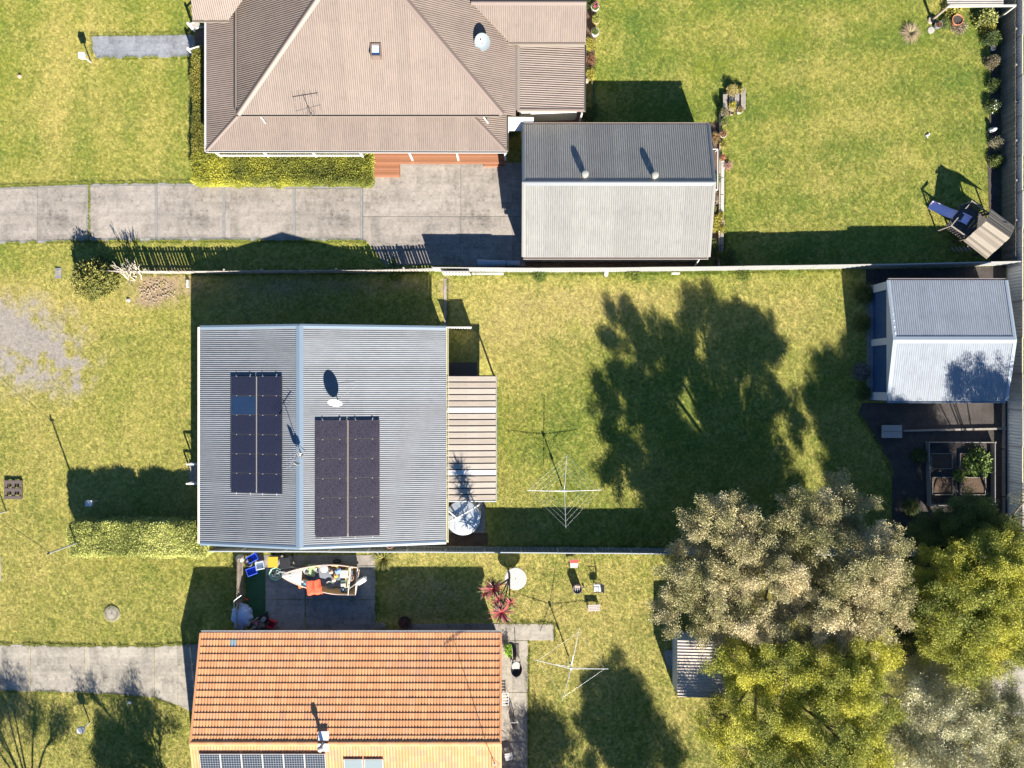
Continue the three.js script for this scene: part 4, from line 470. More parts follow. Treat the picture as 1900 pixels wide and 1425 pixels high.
const leafOlive = clump(40, 0.23, 0.034, 0.08), leafFine = clump(50, 0.24, 0.024, 0.11, 0.7), leafPale = clump(32, 0.26, 0.028, 0.12), leafHedge = clump(30, 0.14, 0.034, 0.07), leafBig = clump(20, 0.2, 0.07, 0.16);
const OLIVE = [[0.18, 0.18, 0.06], [0.42, 0.375, 0.18], [0.66, 0.565, 0.34]], GOLD = [[0.12, 0.15, 0.02], [0.34, 0.345, 0.032], [0.56, 0.52, 0.055]], PALE = [[0.26, 0.26, 0.12], [0.56, 0.53, 0.32], [0.78, 0.73, 0.50]], GREEN = [[0.06, 0.095, 0.02], [0.11, 0.15, 0.028], [0.19, 0.22, 0.04]];
tree('olive_leaved_tree', 'large spreading tree with pale olive beige leaves overhanging the fence', [1400, 1010], [
  [1500, 968, 7.1, 1.85], [1328, 968, 6.5, 1.62], [1400, 995, 6.7, 1.51], [1560, 938, 6.2, 1.51], [1605, 1045, 7.5, 2.05], [1645, 1020, 7.4, 1.25], [1455, 1050, 6.9, 1.51], [1300, 1065, 6.0, 2.02], [1362, 1075, 5.8, 1.68], [1268, 1130, 5.0, 1.46], [1408, 1145, 6.1, 1.57], [1548, 1125, 6.6, 1.90], [1630, 1120, 6.4, 1.6], [1480, 1160, 5.0, 1.79], [1335, 1150, 4.8, 1.57], [1582, 1190, 5.5, 1.46], [1505, 1080, 5.6, 1.68],
], { leaf: leafOlive, col: blend(OLIVE), dens: 290, fork: 2.4, tr: 0.34, group: 'big trees in the back corner' });
tree('golden_leaved_tree', 'yellow green feathery tree in front of the big olive leaved tree', [1400, 1225], [
  [1372, 1235, 5.6, 1.6], [1460, 1245, 6.4, 1.8], [1560, 1262, 6.8, 2.1], [1600, 1215, 5.6, 1.6], [1425, 1330, 5.8, 2.0], [1540, 1350, 6.6, 2.3], [1335, 1340, 3.0, 1.3], [1605, 1320, 5.6, 1.8], [1480, 1410, 6.0, 2.0], [1580, 1430, 6.0, 2.0], [1392, 1400, 3.6, 1.6], [1420, 1200, 5.0, 1.3],
], { leaf: leafFine, col: blend(GOLD), dens: 240, fork: 1.8, tr: 0.28, twigs: 12, group: 'big trees in the back corner' });
tree('golden_leaved_tree', 'dense golden green tree in the corner beside the back fence', [1690, 1040], [
  [1760, 1060, 6.2, 1.8], [1835, 1060, 6.6, 1.9], [1785, 1125, 6.8, 2.0], [1850, 1140, 6.4, 2.0], [1800, 1195, 6.0, 1.9], [1740, 1165, 5.0, 1.6], [1872, 1030, 5.6, 1.5], [1862, 1200, 5.4, 1.6], [1745, 1105, 4.8, 1.4], [1890, 1090, 5.8, 1.7],
], { leaf: leafFine, col: blend([GOLD[0], GOLD[1], [0.48, 0.44, 0.045]]), dens: 270, fork: 1.8, tr: 0.26, group: 'big trees in the back corner' });
tree('pale_leaved_tree', 'pale silvery sparse tree in the bottom corner', [1640, 1290], [
  [1700, 1300, 4.6, 1.9], [1765, 1340, 5.4, 2.2], [1830, 1310, 4.8, 1.9], [1880, 1360, 5.2, 2.0], [1700, 1395, 5.0, 2.0], [1790, 1420, 5.6, 2.2], [1660, 1350, 4.0, 1.6], [1870, 1440, 5.0, 2.0], [1720, 1255, 3.6, 1.3],
], { leaf: leafPale, col: blend(PALE, 0.35), dens: 190, fork: 1.4, tr: 0.2, bark: M.barkPale, twigs: 26, group: 'big trees in the back corner' });
tree('dark_leaved_tree', 'dark green tree behind the raised garden beds', [1740, 985], [[1765, 985, 3.2, 1.5], [1815, 985, 3.4, 1.6], [1790, 960, 3.0, 1.2], [1730, 1010, 2.8, 1.2], [1850, 1000, 2.8, 1.2]], { leaf: leafFine, col: blend(GREEN), dens: 260, fork: 1.0, tr: 0.14, group: 'big trees in the back corner' });
tree('olive_leaved_tree', 'sparse tall tree leaning over the back boundary fence', [1846, 965], [[1950, 930, 6.3, 1.5], [1985, 955, 6.8, 1.6], [1918, 985, 5.6, 1.0], [1925, 900, 5.4, 0.9], [2010, 910, 6.2, 1.4]], { leaf: leafOlive, col: blend([[0.09, 0.1, 0.045], [0.18, 0.18, 0.09], [0.26, 0.25, 0.14]]), dens: 130, fork: 1.6, tr: 0.12 });
tree('dark_leaved_tree', 'low dark tree in the gap between the golden trees', [1640, 1180], [[1680, 1205, 2.2, 1.3], [1715, 1230, 2.2, 1.2], [1668, 1150, 2.0, 1.1], [1700, 1120, 1.6, 0.9]], { leaf: leafFine, col: blend(GREEN), dens: 150, fork: 0.8, tr: 0.12 });
// trees beyond the bottom edge that shade the gardens
const off = (lobesG) => lobesG.map(([x, y, h, r, s]) => { const k = 1 / (1 - h / CAM_H); return [950 + (x - 950) * k, 712.5 + (y - 712.5) * k, h, r, s]; });
tree('golden_leaved_tree', 'tree below the frame shading the lower back lawn', [1225, 1560], off([[1225, 1545, 5.2, 2.0], [1260, 1580, 4.6, 1.8], [1190, 1575, 4.4, 1.6], [1235, 1600, 5.6, 1.8], [1290, 1620, 5.0, 2.0]]), { leaf: leafFine, col: blend(GOLD), dens: 220, fork: 2, tr: 0.2 });
tree('olive_leaved_tree', 'tree below the frame shading the concrete path', [1090, 1600], off([[1085, 1560, 4.6, 1.4], [1060, 1600, 4.2, 1.5], [1100, 1620, 5.0, 1.6], [1040, 1640, 4.4, 1.4]]), { leaf: leafOlive, col: blend(OLIVE), dens: 170, fork: 2, tr: 0.2 });
tree('street_tree', 'sparse tall tree below the frame by the pale driveway', [90, 1560], off([[60, 1540, 6.4, 1.0], [110, 1530, 5.6, 1.1], [150, 1550, 5.0, 1.2], [40, 1580, 5.0, 1.3], [120, 1600, 6.6, 1.2], [190, 1560, 4.6, 1.0], [80, 1620, 6.0, 1.3]]), { leaf: leafOlive, col: blend(OLIVE), dens: 90, fork: 1.6, tr: 0.16, twigs: 10 });
tree('street_tree', 'feathery small tree below the frame by the tiled house', [330, 1530], off([[320, 1500, 4.2, 1.1], [360, 1520, 3.8, 1.0], [280, 1510, 3.6, 1.0], [300, 1470, 2.8, 1.0], [350, 1550, 4.6, 1.2], [240, 1490, 4.4, 0.9]]), { leaf: leafOlive, col: blend(GREEN), dens: 80, fork: 1.2, tr: 0.1, twigs: 12 });
tree('dark_leaved_tree', 'dense round shrub below the frame near the street', [255, 1475], off([[255, 1475, 1.5, 1.5, 0.9], [235, 1490, 1.9, 1.2], [280, 1495, 1.7, 1.3]]), { leaf: leafHedge, col: blend(GREEN), dens: 420, fork: 0.5, tr: 0.08 });
// ---------- hedges ----------
function hedge(label, x0, y0, x1, y1, h, col, notches = [], dens = 330) {
  const t = thing('hedge', label, 'hedge', gnd((x0 + x1) / 2, (y0 + y1) / 2)), a = gnd(x0, y0), b = gnd(x1, y1), pts = [], w = b.x - a.x, d = b.z - a.z; const n = Math.round((w * d + 2 * h * (w + d)) * dens);
  for (let i = 0; i < n; i++) { let f = rnd() * (w * d + 2 * h * (w + d)), p; const ins = Math.pow(rnd(), 1.5) * 0.5; const top = (x, z) => h * (0.96 + 0.16 * (fbm(x * 1.1 + 9, z * 1.1 + 3, 3) - 0.5)); if (f < w * d) { const x = a.x + rnd() * w, z = a.z + rnd() * d; p = V(x, top(x, z) - ins, z); } else { const u = rnd() * 2 * (w + d), y = rnd(); let x, z; if (u < w) { x = a.x + u; z = a.z + ins; } else if (u < 2 * w) { x = a.x + u - w; z = b.z - ins; } else if (u < 2 * w + d) { x = a.x + ins; z = a.z + u - 2 * w; } else { x = b.x - ins; z = a.z + u - 2 * w - d; } p = V(x, y * top(x, z), z); } const wob = (fbm(p.x * 2 + 70, p.z * 2 + p.y * 2, 2) - 0.5) * 0.28; p.x += wob; p.z += wob; let skip = false; for (const [nx, nw, nd] of notches) { const q = gnd(nx, 0).x; if (Math.abs(p.x - q) < nw * rr(0.6, 1.1) && p.y > h - nd) skip = true; } if (!skip) pts.push(p); }
  const tw = []; for (let i = 0; i < w * d * 9; i++) { const x = rr(-0.47, 0.47) * w, z = rr(-0.46, 0.46) * d; tw.push(bar(V(x, 0, z), V(x + rr(-0.2, 0.2), h * rr(0.7, 0.93), z + rr(-0.2, 0.2)), 0.016, 5, 0.006)); } part(t, 'branches', merge(tw), M.bark); scatter(t, 'foliage', leafHedge, pts, col, 0.7, 1.3); PAVED.push([[x0, y0], [x1, y0], [x1, y1], [x0, y1]]); return t;
}
hedge('long clipped yellow green hedge in front of the brown roofed verandah', 371, 294, 693, 345, 1.1, blend([[0.09, 0.11, 0.016], [0.25, 0.26, 0.03], [0.44, 0.42, 0.045]], 0.4));
hedge('narrow clipped hedge along the west wall of the brown roofed house', 371, 100, 393, 293, 1.1, blend([[0.11, 0.12, 0.02], [0.22, 0.21, 0.03], [0.32, 0.25, 0.07]]));
hedge('tall pale green clipped hedge at the front of the solar roofed house', 160, 962, 402, 1019, 2.05, blend([[0.18, 0.21, 0.045], [0.44, 0.46, 0.12], [0.64, 0.64, 0.23]], 0.35), [[200, 0.22, 0.35], [285, 0.25, 0.5]]);
// ---------- plants ----------
function shrub(label, mx, my, r, h, cols, o = {}) {
  const t = thing(o.name ?? 'shrub', label, o.cat ?? 'shrub', gnd(mx, my), 0, o.group), pts = [], n = Math.round((o.dens ?? 260) * r * (r + h)); const c = BASE.get(t); const mk = blend(cols, 0.3);
  for (let i = 0; i < n; i++) { const d = V(rr(-1, 1), rr(0, 1), rr(-1, 1)); if (d.lengthSq() > 1) { i--; continue; } const k = d.length(); d.multiplyScalar((0.45 + 0.55 * k) / Math.max(k, 0.05)); const w = 0.75 + 0.5 * fbm(d.x * 2 + mx, d.z * 2 + my + d.y * 2, 2); pts.push(V(c.x + d.x * r * w, 0.05 + d.y * h * w, c.z + d.z * r * w)); }
  const st = []; for (let i = 0; i < 5; i++) st.push(bar(V(rr(-0.05, 0.05), 0, rr(-0.05, 0.05)), V(rr(-0.5, 0.5) * r, h * 0.7, rr(-0.5, 0.5) * r), 0.02, 5, 0.008)); part(t, 'stems', merge(st), M.bark); scatter(t, 'foliage', o.leaf ?? leafHedge, pts, mk, 0.7, 1.3);
  if (o.flowers) { const f = []; for (let i = 0; i < o.flowers[1]; i++) { const p = pts[Math.floor(rnd() * pts.length)].clone().sub(c); f.push(new THREE.IcosahedronGeometry(0.045, 0).translate(p.x * 1.08, p.y * 1.05 + 0.05, p.z * 1.08)); } part(t, 'flowers', merge(f), mat(o.flowers[0], 0.7)); } return t;
}
function bladeGeo(n, len, wid, up = 0.8, droop = 0.5) { const pos = [], idx = []; for (let i = 0; i < n; i++) { const a = rr(0, 6.28), l = len * rr(0.7, 1.15), e = rr(0.25, 1) * up, s = V(-Math.sin(a), 0, Math.cos(a)), k0 = pos.length / 3; for (let j = 0; j <= 4; j++) { const t = j / 4, x = l * t * Math.cos(e * 0.9), y = l * (t * Math.sin(e) - droop * t * t * 0.6 * (1.2 - e)) + 0.05, w = wid * (1 - Math.pow(t, 2.2)) * 0.5 + 0.002; for (const q of [-1, 1]) pos.push(Math.cos(a) * x + s.x * w * q, Math.max(0.01, y), Math.sin(a) * x + s.z * w * q); if (j) { const k = k0 + j * 2; idx.push(k - 2, k, k - 1, k - 1, k, k + 1); } } } const g = new THREE.BufferGeometry(); g.setAttribute('position', new THREE.Float32BufferAttribute(pos, 3)); g.setIndex(idx); g.computeVertexNormals(); return g; }
const GREENS = [[0.04, 0.07, 0.015], [0.09, 0.12, 0.022], [0.17, 0.18, 0.035]], REDS = [[0.12, 0.05, 0.03], [0.22, 0.1, 0.05], [0.2, 0.16, 0.05]], YEL = [[0.12, 0.13, 0.02], [0.24, 0.22, 0.03], [0.34, 0.3, 0.04]];
shrub('round glossy yellow green bush at the end of the low paling fence', 188, 520, 1.25, 1.75, [[0.05, 0.06, 0.012], [0.13, 0.14, 0.022], [0.24, 0.22, 0.05]], { leaf: leafBig, dens: 150 });
{ // bare branching plant
  const t = thing('bare_shrub', 'leafless pale branching shrub on the bare soil by the paling fence', 'shrub', gnd(256, 516)), br = []; const grow = (p, d, l, r, k) => { const e = p.clone().addScaledVector(d, l); br.push(taper([p, p.clone().lerp(e, 0.5).add(V(rr(-0.04, 0.04), 0.03, rr(-0.04, 0.04))), e], r, r * 0.72, 6)); if (k <= 0) return; for (let i = 0; i < (k > 1 ? 3 : 2); i++) grow(e, d.clone().add(V(rr(-0.75, 0.75), rr(0.1, 0.5), rr(-0.75, 0.75))).normalize(), l * rr(0.62, 0.82), r * 0.7, k - 1); }; for (let i = 0; i < 5; i++) grow(V(rr(-0.25, 0.25), 0, rr(-0.2, 0.2)), V(rr(-0.8, 0.8), 1, rr(-0.5, 0.6)).normalize(), rr(0.5, 0.8), 0.04, 3); part(t, 'branches', merge(br), mat([0.46, 0.41, 0.33], 0.9));
}
{ const t = thing('strap_leaf_plant', 'spiky green strap leaf plant beside the boat yard fence', 'plant', gnd(712, 1036)); part(t, 'leaves', bladeGeo(120, 0.95, 0.06, 1.1, 0.7), mat([0.15, 0.15, 0.03], 0.6)); part(t, 'inner_leaves', bladeGeo(60, 0.7, 0.05, 1.4, 0.4), mat([0.22, 0.2, 0.06], 0.6)); }
{ const t = thing('strap_leaf_plant', 'dark strap leaf plant in the fence shade beside the long driveway', 'plant', gnd(728, 490)); part(t, 'leaves', bladeGeo(34, 0.7, 0.05, 1.0, 0.7), mat([0.07, 0.11, 0.03], 0.6)); }
{ // tall red cordyline with forked stems
  const b = gnd(944, 1058), t = thing('cordyline', 'tall red leaved cordyline with forked stems beside the round table', 'plant', b), rel = (x, y, h) => at(x, y, h).sub(b); const fork = V(0.05, 1.9, 0.05);
  part(t, 'trunk', taper([V(0, 0, 0), V(0.03, 0.9, 0.02), fork], 0.085, 0.065, 8), M.bark);
  const red = mat([0.30, 0.055, 0.055], 0.55), dk = mat([0.10, 0.03, 0.025], 0.6), gr = mat([0.13, 0.13, 0.03], 0.6);
  for (const [x, y, h, l, n] of [[916, 1092, 5.4, 0.85, 26], [931, 1136, 6.8, 0.9, 26], [925, 1112, 4.4, 0.7, 20], [946, 1118, 4.6, 0.6, 16], [902, 1098, 4.4, 0.6, 14]]) { const e = rel(x, y, h), m = fork.clone().lerp(e, 0.5).add(V(0, 0.2, 0)); const s = part(t, 'stem', taper([fork, m, e], 0.05, 0.035, 7), M.bark); for (const [mm, k, up, nm] of [[gr, 1.0, 0.5, 'old_leaves'], [dk, 0.9, 0.9, 'dark_leaves'], [red, 0.95, 1.3, 'red_leaves']]) part(s, nm, bladeGeo(n, l * k, 0.07, up, 0.55).translate(e.x, e.y - (up < 0.6 ? 0.25 : 0.05), e.z), mm); }
}
// ---------- pots ----------
function pot(label, mx, my, r, h, m, plant, group) {
  const t = thing('plant_pot', label, 'plant pot', gnd(mx, my), 0, group); part(t, 'pot', lathe([[0, 0.01], [r * 0.72, 0], [r * 0.95, h * 0.9], [r, h * 0.92], [r, h], [r * 0.88, h], [r * 0.84, h * 0.86]], 18), m); part(t, 'soil', new THREE.CircleGeometry(r * 0.86, 16).rotateX(-Math.PI / 2).translate(0, h * 0.86, 0), M.mulch);
  if (plant) { const [cols, pr, ph, fl] = plant, b = BASE.get(t), pts = [], mk = blend(cols, 0.3); for (let i = 0; i < 16 + 90 * pr; i++) { const d = V(rr(-1, 1), rnd(), rr(-1, 1)); pts.push(V(b.x + d.x * pr * 0.8, h * 0.9 + d.y * ph, b.z + d.z * pr * 0.8)); } scatter(t, 'plant', leafHedge, pts, mk, 0.6, 1.1); if (fl) { const f = []; for (let i = 0; i < 9; i++) f.push(new THREE.IcosahedronGeometry(0.05, 0).translate(rr(-1, 1) * pr * 0.7, h + ph * rr(0.6, 1), rr(-1, 1) * pr * 0.7)); part(t, 'flowers', merge(f), mat(fl, 0.7)); } } return t;
}
pot('white rimmed pot with pink flowers by the brown roof wing', 1103, 18, 0.27, 0.45, M.pot, [GREENS, 0.2, 0.25, [0.5, 0.03, 0.16]]);
pot('terracotta toned pot with bright green leaves between two white pots', 1105, 42, 0.25, 0.42, M.terraPale, [[[0.1, 0.13, 0.02], [0.2, 0.22, 0.03], [0.26, 0.27, 0.05]], 0.22, 0.25]);
pot('white pot with dark sparse leaves by the brown roof wing', 1103, 64, 0.26, 0.45, M.pot, [GREENS, 0.14, 0.15]);
pot('large dark pot with pale rim at the corner of the timber platform', 1341, 214, 0.22, 0.45, M.whiteDull, [[[0.1, 0.1, 0.04], [0.2, 0.17, 0.08], [0.3, 0.2, 0.15]], 0.2, 0.35]);
pot('small pale pink pot in front of the timber platform', 1356, 212, 0.13, 0.3, M.terraPale);
pot('white pot with a young red plant on the timber platform corner', 1370, 208, 0.2, 0.4, M.pot, [REDS, 0.1, 0.2]);
pot('pale orange pot with green plant on the garden wall', 1341, 230, 0.21, 0.36, M.terraPale, [GREENS, 0.16, 0.2]);
pot('white rimmed pot with rusty plant on the garden wall', 1339, 252, 0.23, 0.38, M.pot, [REDS, 0.15, 0.15]);
pot('small pale pot half overgrown by grass on the garden wall', 1340, 270, 0.18, 0.3, M.terraPale, [YEL, 0.14, 0.15]);
pot('red terracotta pot beside a pink flowering plant', 1339, 295, 0.17, 0.3, M.terracotta, [REDS, 0.1, 0.12, [0.5, 0.12, 0.12]]);
pot('pale pot in the soil bed beside the garage roof', 1321, 391, 0.19, 0.32, M.terraPale, [GREENS, 0.1, 0.1]);
pot('small pot with yellow tuft above the square planter', 1335, 402, 0.15, 0.25, M.greyPlastic, [YEL, 0.16, 0.15]);
pot('pale pot with yellow grass below the square planter', 1336, 428, 0.16, 0.25, M.pot, [YEL, 0.18, 0.18]);
pot('black pot in the shade at the end of the garden wall', 1333, 474, 0.17, 0.3, M.black, [GREENS, 0.12, 0.15]);
pot('big orange terracotta bowl under the pergola edge', 1770, 42, 0.36, 0.45, M.terracotta);
pot('round grey pot with red soil beside the pergola post', 1736, 50, 0.24, 0.4, M.greyPlastic, [REDS, 0.06, 0.08]);
pot('blue glazed pot in the shaded fence bed', 1838, 92, 0.16, 0.3, mat([0.1, 0.14, 0.2], 0.3));
pot('small terracotta pot on the play tower deck', 1816, 398, 0.12, 0.2, M.terracotta);
{ const t = thing('square_planter', 'square terracotta planter with seedlings on the garden wall', 'planter', gnd(1337, 416)); part(t, 'box', merge([box(0.36, 0.25, 0.03, 0, 0.13, -0.17), box(0.36, 0.25, 0.03, 0, 0.13, 0.17), box(0.03, 0.25, 0.31, -0.165, 0.13, 0), box(0.03, 0.25, 0.31, 0.165, 0.13, 0)]), M.terraPale); part(t, 'soil', box(0.3, 0.2, 0.3, 0, 0.1, 0), M.mulch); }
// ---------- garden wall, platform, frame east of the garage ----------
{
  const t = thing('garden_wall', 'low timber and pale concrete edging wall beside the garage bed', 'garden wall', gnd(1337, 350)), A = gnd(1335, 210), B = gnd(1332.5, 496); for (let i = 0; i < 5; i++) wpart(t, 'sleeper', beam(A.clone().lerp(B, i / 5 + 0.003).setY(0.11), A.clone().lerp(B, (i + 1) / 5 - 0.003).setY(0.11), 0.08, 0.24), M.timberPale); for (let i = 0; i < 6; i++) wpart(t, 'concrete_block', beam(gnd(1339.5 - 0.3 * i, 300 + i * 31.5, 0.1), gnd(1339.2 - 0.3 * i, 330 + i * 31.5, 0.1), 0.2, 0.22), i < 3 ? M.whiteDull : M.concrete); PAVED.push([[1330, 210], [1343, 210], [1343, 300], [1345, 490], [1330, 496]]);
  const p = thing('timber_platform', 'low grey timber slat platform holding pots beside the lawn', 'platform', gnd(1355, 187)); [[1339, 1347, 178, 206], [1350, 1359, 171, 208], [1360.5, 1369, 168, 206], [1372, 1381, 166, 206]].forEach(([x0, x1, y0, y1]) => { const a = gnd(x0, y0), b = gnd(x1, y1); wpart(p, 'plank', rbox(b.x - a.x, 0.06, b.z - a.z, (a.x + b.x) / 2, 0.3, (a.z + b.z) / 2, 0.01), M.timberGrey); }); for (const y of [176, 202]) { const a = gnd(1340, y), b = gnd(1380, y); wpart(p, 'bearer', beam(V(a.x, 0.15, a.z), V(b.x, 0.15, b.z), 0.09, 0.22), M.timberDark); } PAVED.push([[1338, 166], [1382, 166], [1382, 208], [1338, 208]]);
  const f = thing('pipe_frame', 'white pipe frame over seedlings beside the garage roof', 'frame', gnd(1322, 318)); const q = [[1317, 282], [1327, 282], [1327, 356], [1317, 356]].map(([x, y]) => gnd(x, y, 0.6)); for (let i = 0; i < 4; i++) { wpart(f, 'pipe', bar(q[i], q[(i + 1) % 4], 0.035), M.white); wpart(f, 'leg', bar(q[i], q[i].clone().setY(0), 0.03), M.white); }
  for (const [x, y, r, h, c, l] of [[1325, 258, 0.28, 0.4, REDS, 'rusty red leafed bush between the garage and the white pots'], [1324, 335, 0.35, 0.4, GREENS, 'green seedlings inside the white pipe frame'], [1322, 370, 0.35, 0.4, [[0.1, 0.08, 0.06], [0.2, 0.15, 0.12], [0.3, 0.26, 0.2]], 'dry pale plant below the white pipe frame'], [1322, 415, 0.5, 0.5, YEL, 'bright yellow green bush beside the garage eave'], [1322, 458, 0.38, 0.4, GREENS, 'small green bush near the bottom of the garage bed'], [1346, 478, 0.55, 0.4, GREENS, 'spreading green weed in the shade below the pots'], [1313, 490, 0.35, 0.35, GREENS, 'low weeds behind the garage downpipe'], [1349, 308, 0.22, 0.3, [[0.3, 0.16, 0.12], [0.42, 0.25, 0.2], [0.3, 0.2, 0.1]], 'pink flowering clump beside the red pot'], [1355, 172, 0.35, 0.55, [[0.2, 0.18, 0.05], [0.34, 0.28, 0.08], [0.4, 0.34, 0.14]], 'yellow leaved plant at the top of the timber platform'], [1370, 171, 0.22, 0.4, YEL, 'small yellow plant in a pale pot on the timber platform'], [1356, 200, 0.22, 0.5, YEL, 'star shaped yellow plant on the timber platform'], [1092, 85, 0.35, 0.35, YEL, 'yellow green bush below the white pots'], [1096, 112, 0.25, 0.2, REDS, 'low reddish plant beside the brown roof wing'], [1093, 140, 0.4, 0.35, YEL, 'bright low bush at the edge of the house shadow'], [1093, 8, 0.3, 0.3, GREENS, 'green bush at the top of the house garden bed'], [1092, 205, 0.55, 0.8, GREENS, 'dark bush in the shade beside the house deck'], [950, 244, 0.35, 0.7, GREENS, 'dark bush with white flowers beside the garage wall']]) shrub(l, x, y, r, h, c, l.includes('white flowers') ? { flowers: [[0.8, 0.8, 0.75], 4] } : {});
  const w = thing('deck_edge', 'low timber retaining edge beside the house shadow', 'garden edging', gnd(1092, 190)); for (const [x, m] of [[1086, M.timberDark], [1098, M.timberDark]]) { const a = gnd(x, 152, 0.1), b = gnd(x, 226, 0.1); wpart(w, 'sleeper', beam(a, b, 0.09, 0.22), m); } part(w, 'end_post', box(0.3, 0.45, 0.2, -0.2, 0.22, -1.25), M.timberPale);
}
// ---------- pergola and corner plants ----------
{
  const h = 1.85, t = thing('pergola', 'small ribbed roof pergola in the top garden corner', 'pergola', gnd(1790, 20)), a = at(1757, -60, h + 0.1), b = at(1862, -60, h + 0.1), c = at(1862, 9, h + 0.1), d = at(1757, 9, h + 0.1); b.x = c.x; a.x = d.x; sheets(sub(t, 'roof_slope'), 'roof_sheet', [a, b, c, d], X, orb(0.13, 0.03), variants([0.27, 0.255, 0.235], 0.6, [1, 0.95], { map: weatherMap }), 0.8); wpart(t, 'beam', beam(at(1757, 12, h), at(1885, 10.5, h), 0.1, 0.12), M.whiteDull); for (const [x, y] of [[1759, 12], [1884, 10.5]]) { const p = at(x, y, h); wpart(t, 'post', box(0.1, h - 0.06, 0.1, p.x, (h - 0.06) / 2, p.z), x < 1800 ? M.timberGrey : M.whiteDull); }
  for (const [x, y, r, hh, c2, l, o] of [[1764, 24, 0.4, 0.4, YEL, 'yellow green leafy plant beside the pergola post', { leaf: leafBig, dens: 90 }], [1752, 44, 0.25, 0.3, GREENS, 'small green plant between pergola post and grey pot'], [1778, 52, 0.35, 0.3, [[0.1, 0.08, 0.05], [0.25, 0.2, 0.14], [0.3, 0.25, 0.16]], 'dry brown plant below the terracotta bowl'], [1822, 38, 0.6, 0.6, [[0.08, 0.12, 0.02], [0.18, 0.2, 0.04], [0.25, 0.26, 0.08]], 'broad leaved green plant against the pergola beam', { leaf: leafBig, dens: 90 }], [1830, 55, 0.4, 0.4, YEL, 'yellow tuft at the start of the shaded fence bed'], [1835, 75, 0.5, 0.7, GREENS, 'dark glossy bush in the shaded fence bed'], [1838, 118, 0.4, 0.6, [[0.1, 0.08, 0.05], [0.15, 0.13, 0.06], [0.3, 0.22, 0.18]], 'pinkish flowering bush in the shaded fence bed', { flowers: [[0.6, 0.4, 0.35], 6] }], [1838, 200, 0.4, 0.5, GREENS, 'bush with small white flowers in the shaded fence bed', { flowers: [[0.75, 0.77, 0.78], 16] }], [1840, 160, 0.35, 0.5, GREENS, 'plain green bush in the shaded fence bed'], [1845, 268, 0.35, 0.6, [[0.08, 0.08, 0.04], [0.2, 0.18, 0.1], [0.34, 0.3, 0.2]], 'pale tipped bush below the white garden ornament'], [1845, 300, 0.4, 0.5, GREENS, 'dark bush above the play tower shadow']]) shrub(l, x, y, r, hh, c2, o ?? {});
  { const q = thing('dry_shrub', 'dry straw coloured dead shrub on the top lawn', 'shrub', gnd(1688, 62)); part(q, 'dry_stems', bladeGeo(190, 0.75, 0.02, 0.55, 0.6), mat([0.36, 0.26, 0.17], 0.9)); part(q, 'dry_leaves', bladeGeo(70, 0.6, 0.03, 1.0, 0.4), mat([0.28, 0.24, 0.12], 0.9)); }
  { const q = thing('garden_ornament', 'rounded white garden ornament in the shaded fence bed', 'ornament', gnd(1838, 243)); part(q, 'body', lathe([[0, 0], [0.16, 0.02], [0.2, 0.15], [0.14, 0.3], [0.09, 0.36], [0.12, 0.45], [0.08, 0.53], [0, 0.55]], 14).scale(1.2, 1, 0.9), M.white); }
  { const q = thing('stepping_stone', 'small grey round lid lying beside the grey pot', 'lid', gnd(1727, 56)); part(q, 'disc', lathe([[0, 0.06], [0.2, 0.055], [0.22, 0.03], [0.22, 0]], 14), M.stone); }
  { const q = thing('tree_fern_stand', 'bare dark plant stand casting a long shadow near the pergola', 'plant stand', gnd(1727, 38)); part(q, 'pole', cyl(0.05, 0.04, 2.2, 0, 1.1, 0, 8), M.bark); part(q, 'base', cyl(0.25, 0.2, 0.12, 0, 0.06, 0, 10), M.timberPale); }
  { const q = thing('sprinkler', 'small white sprinkler lying on the top lawn', 'sprinkler', gnd(1721, 251)); part(q, 'base', box(0.28, 0.06, 0.12, 0, 0.04, 0, 0.6), M.white); part(q, 'head', cyl(0.05, 0.03, 0.14, 0.03, 0.1, 0, 8), M.white); part(q, 'arm', box(0.08, 0.05, 0.2, -0.05, 0.06, 0.1, 0.2), M.white); }
}
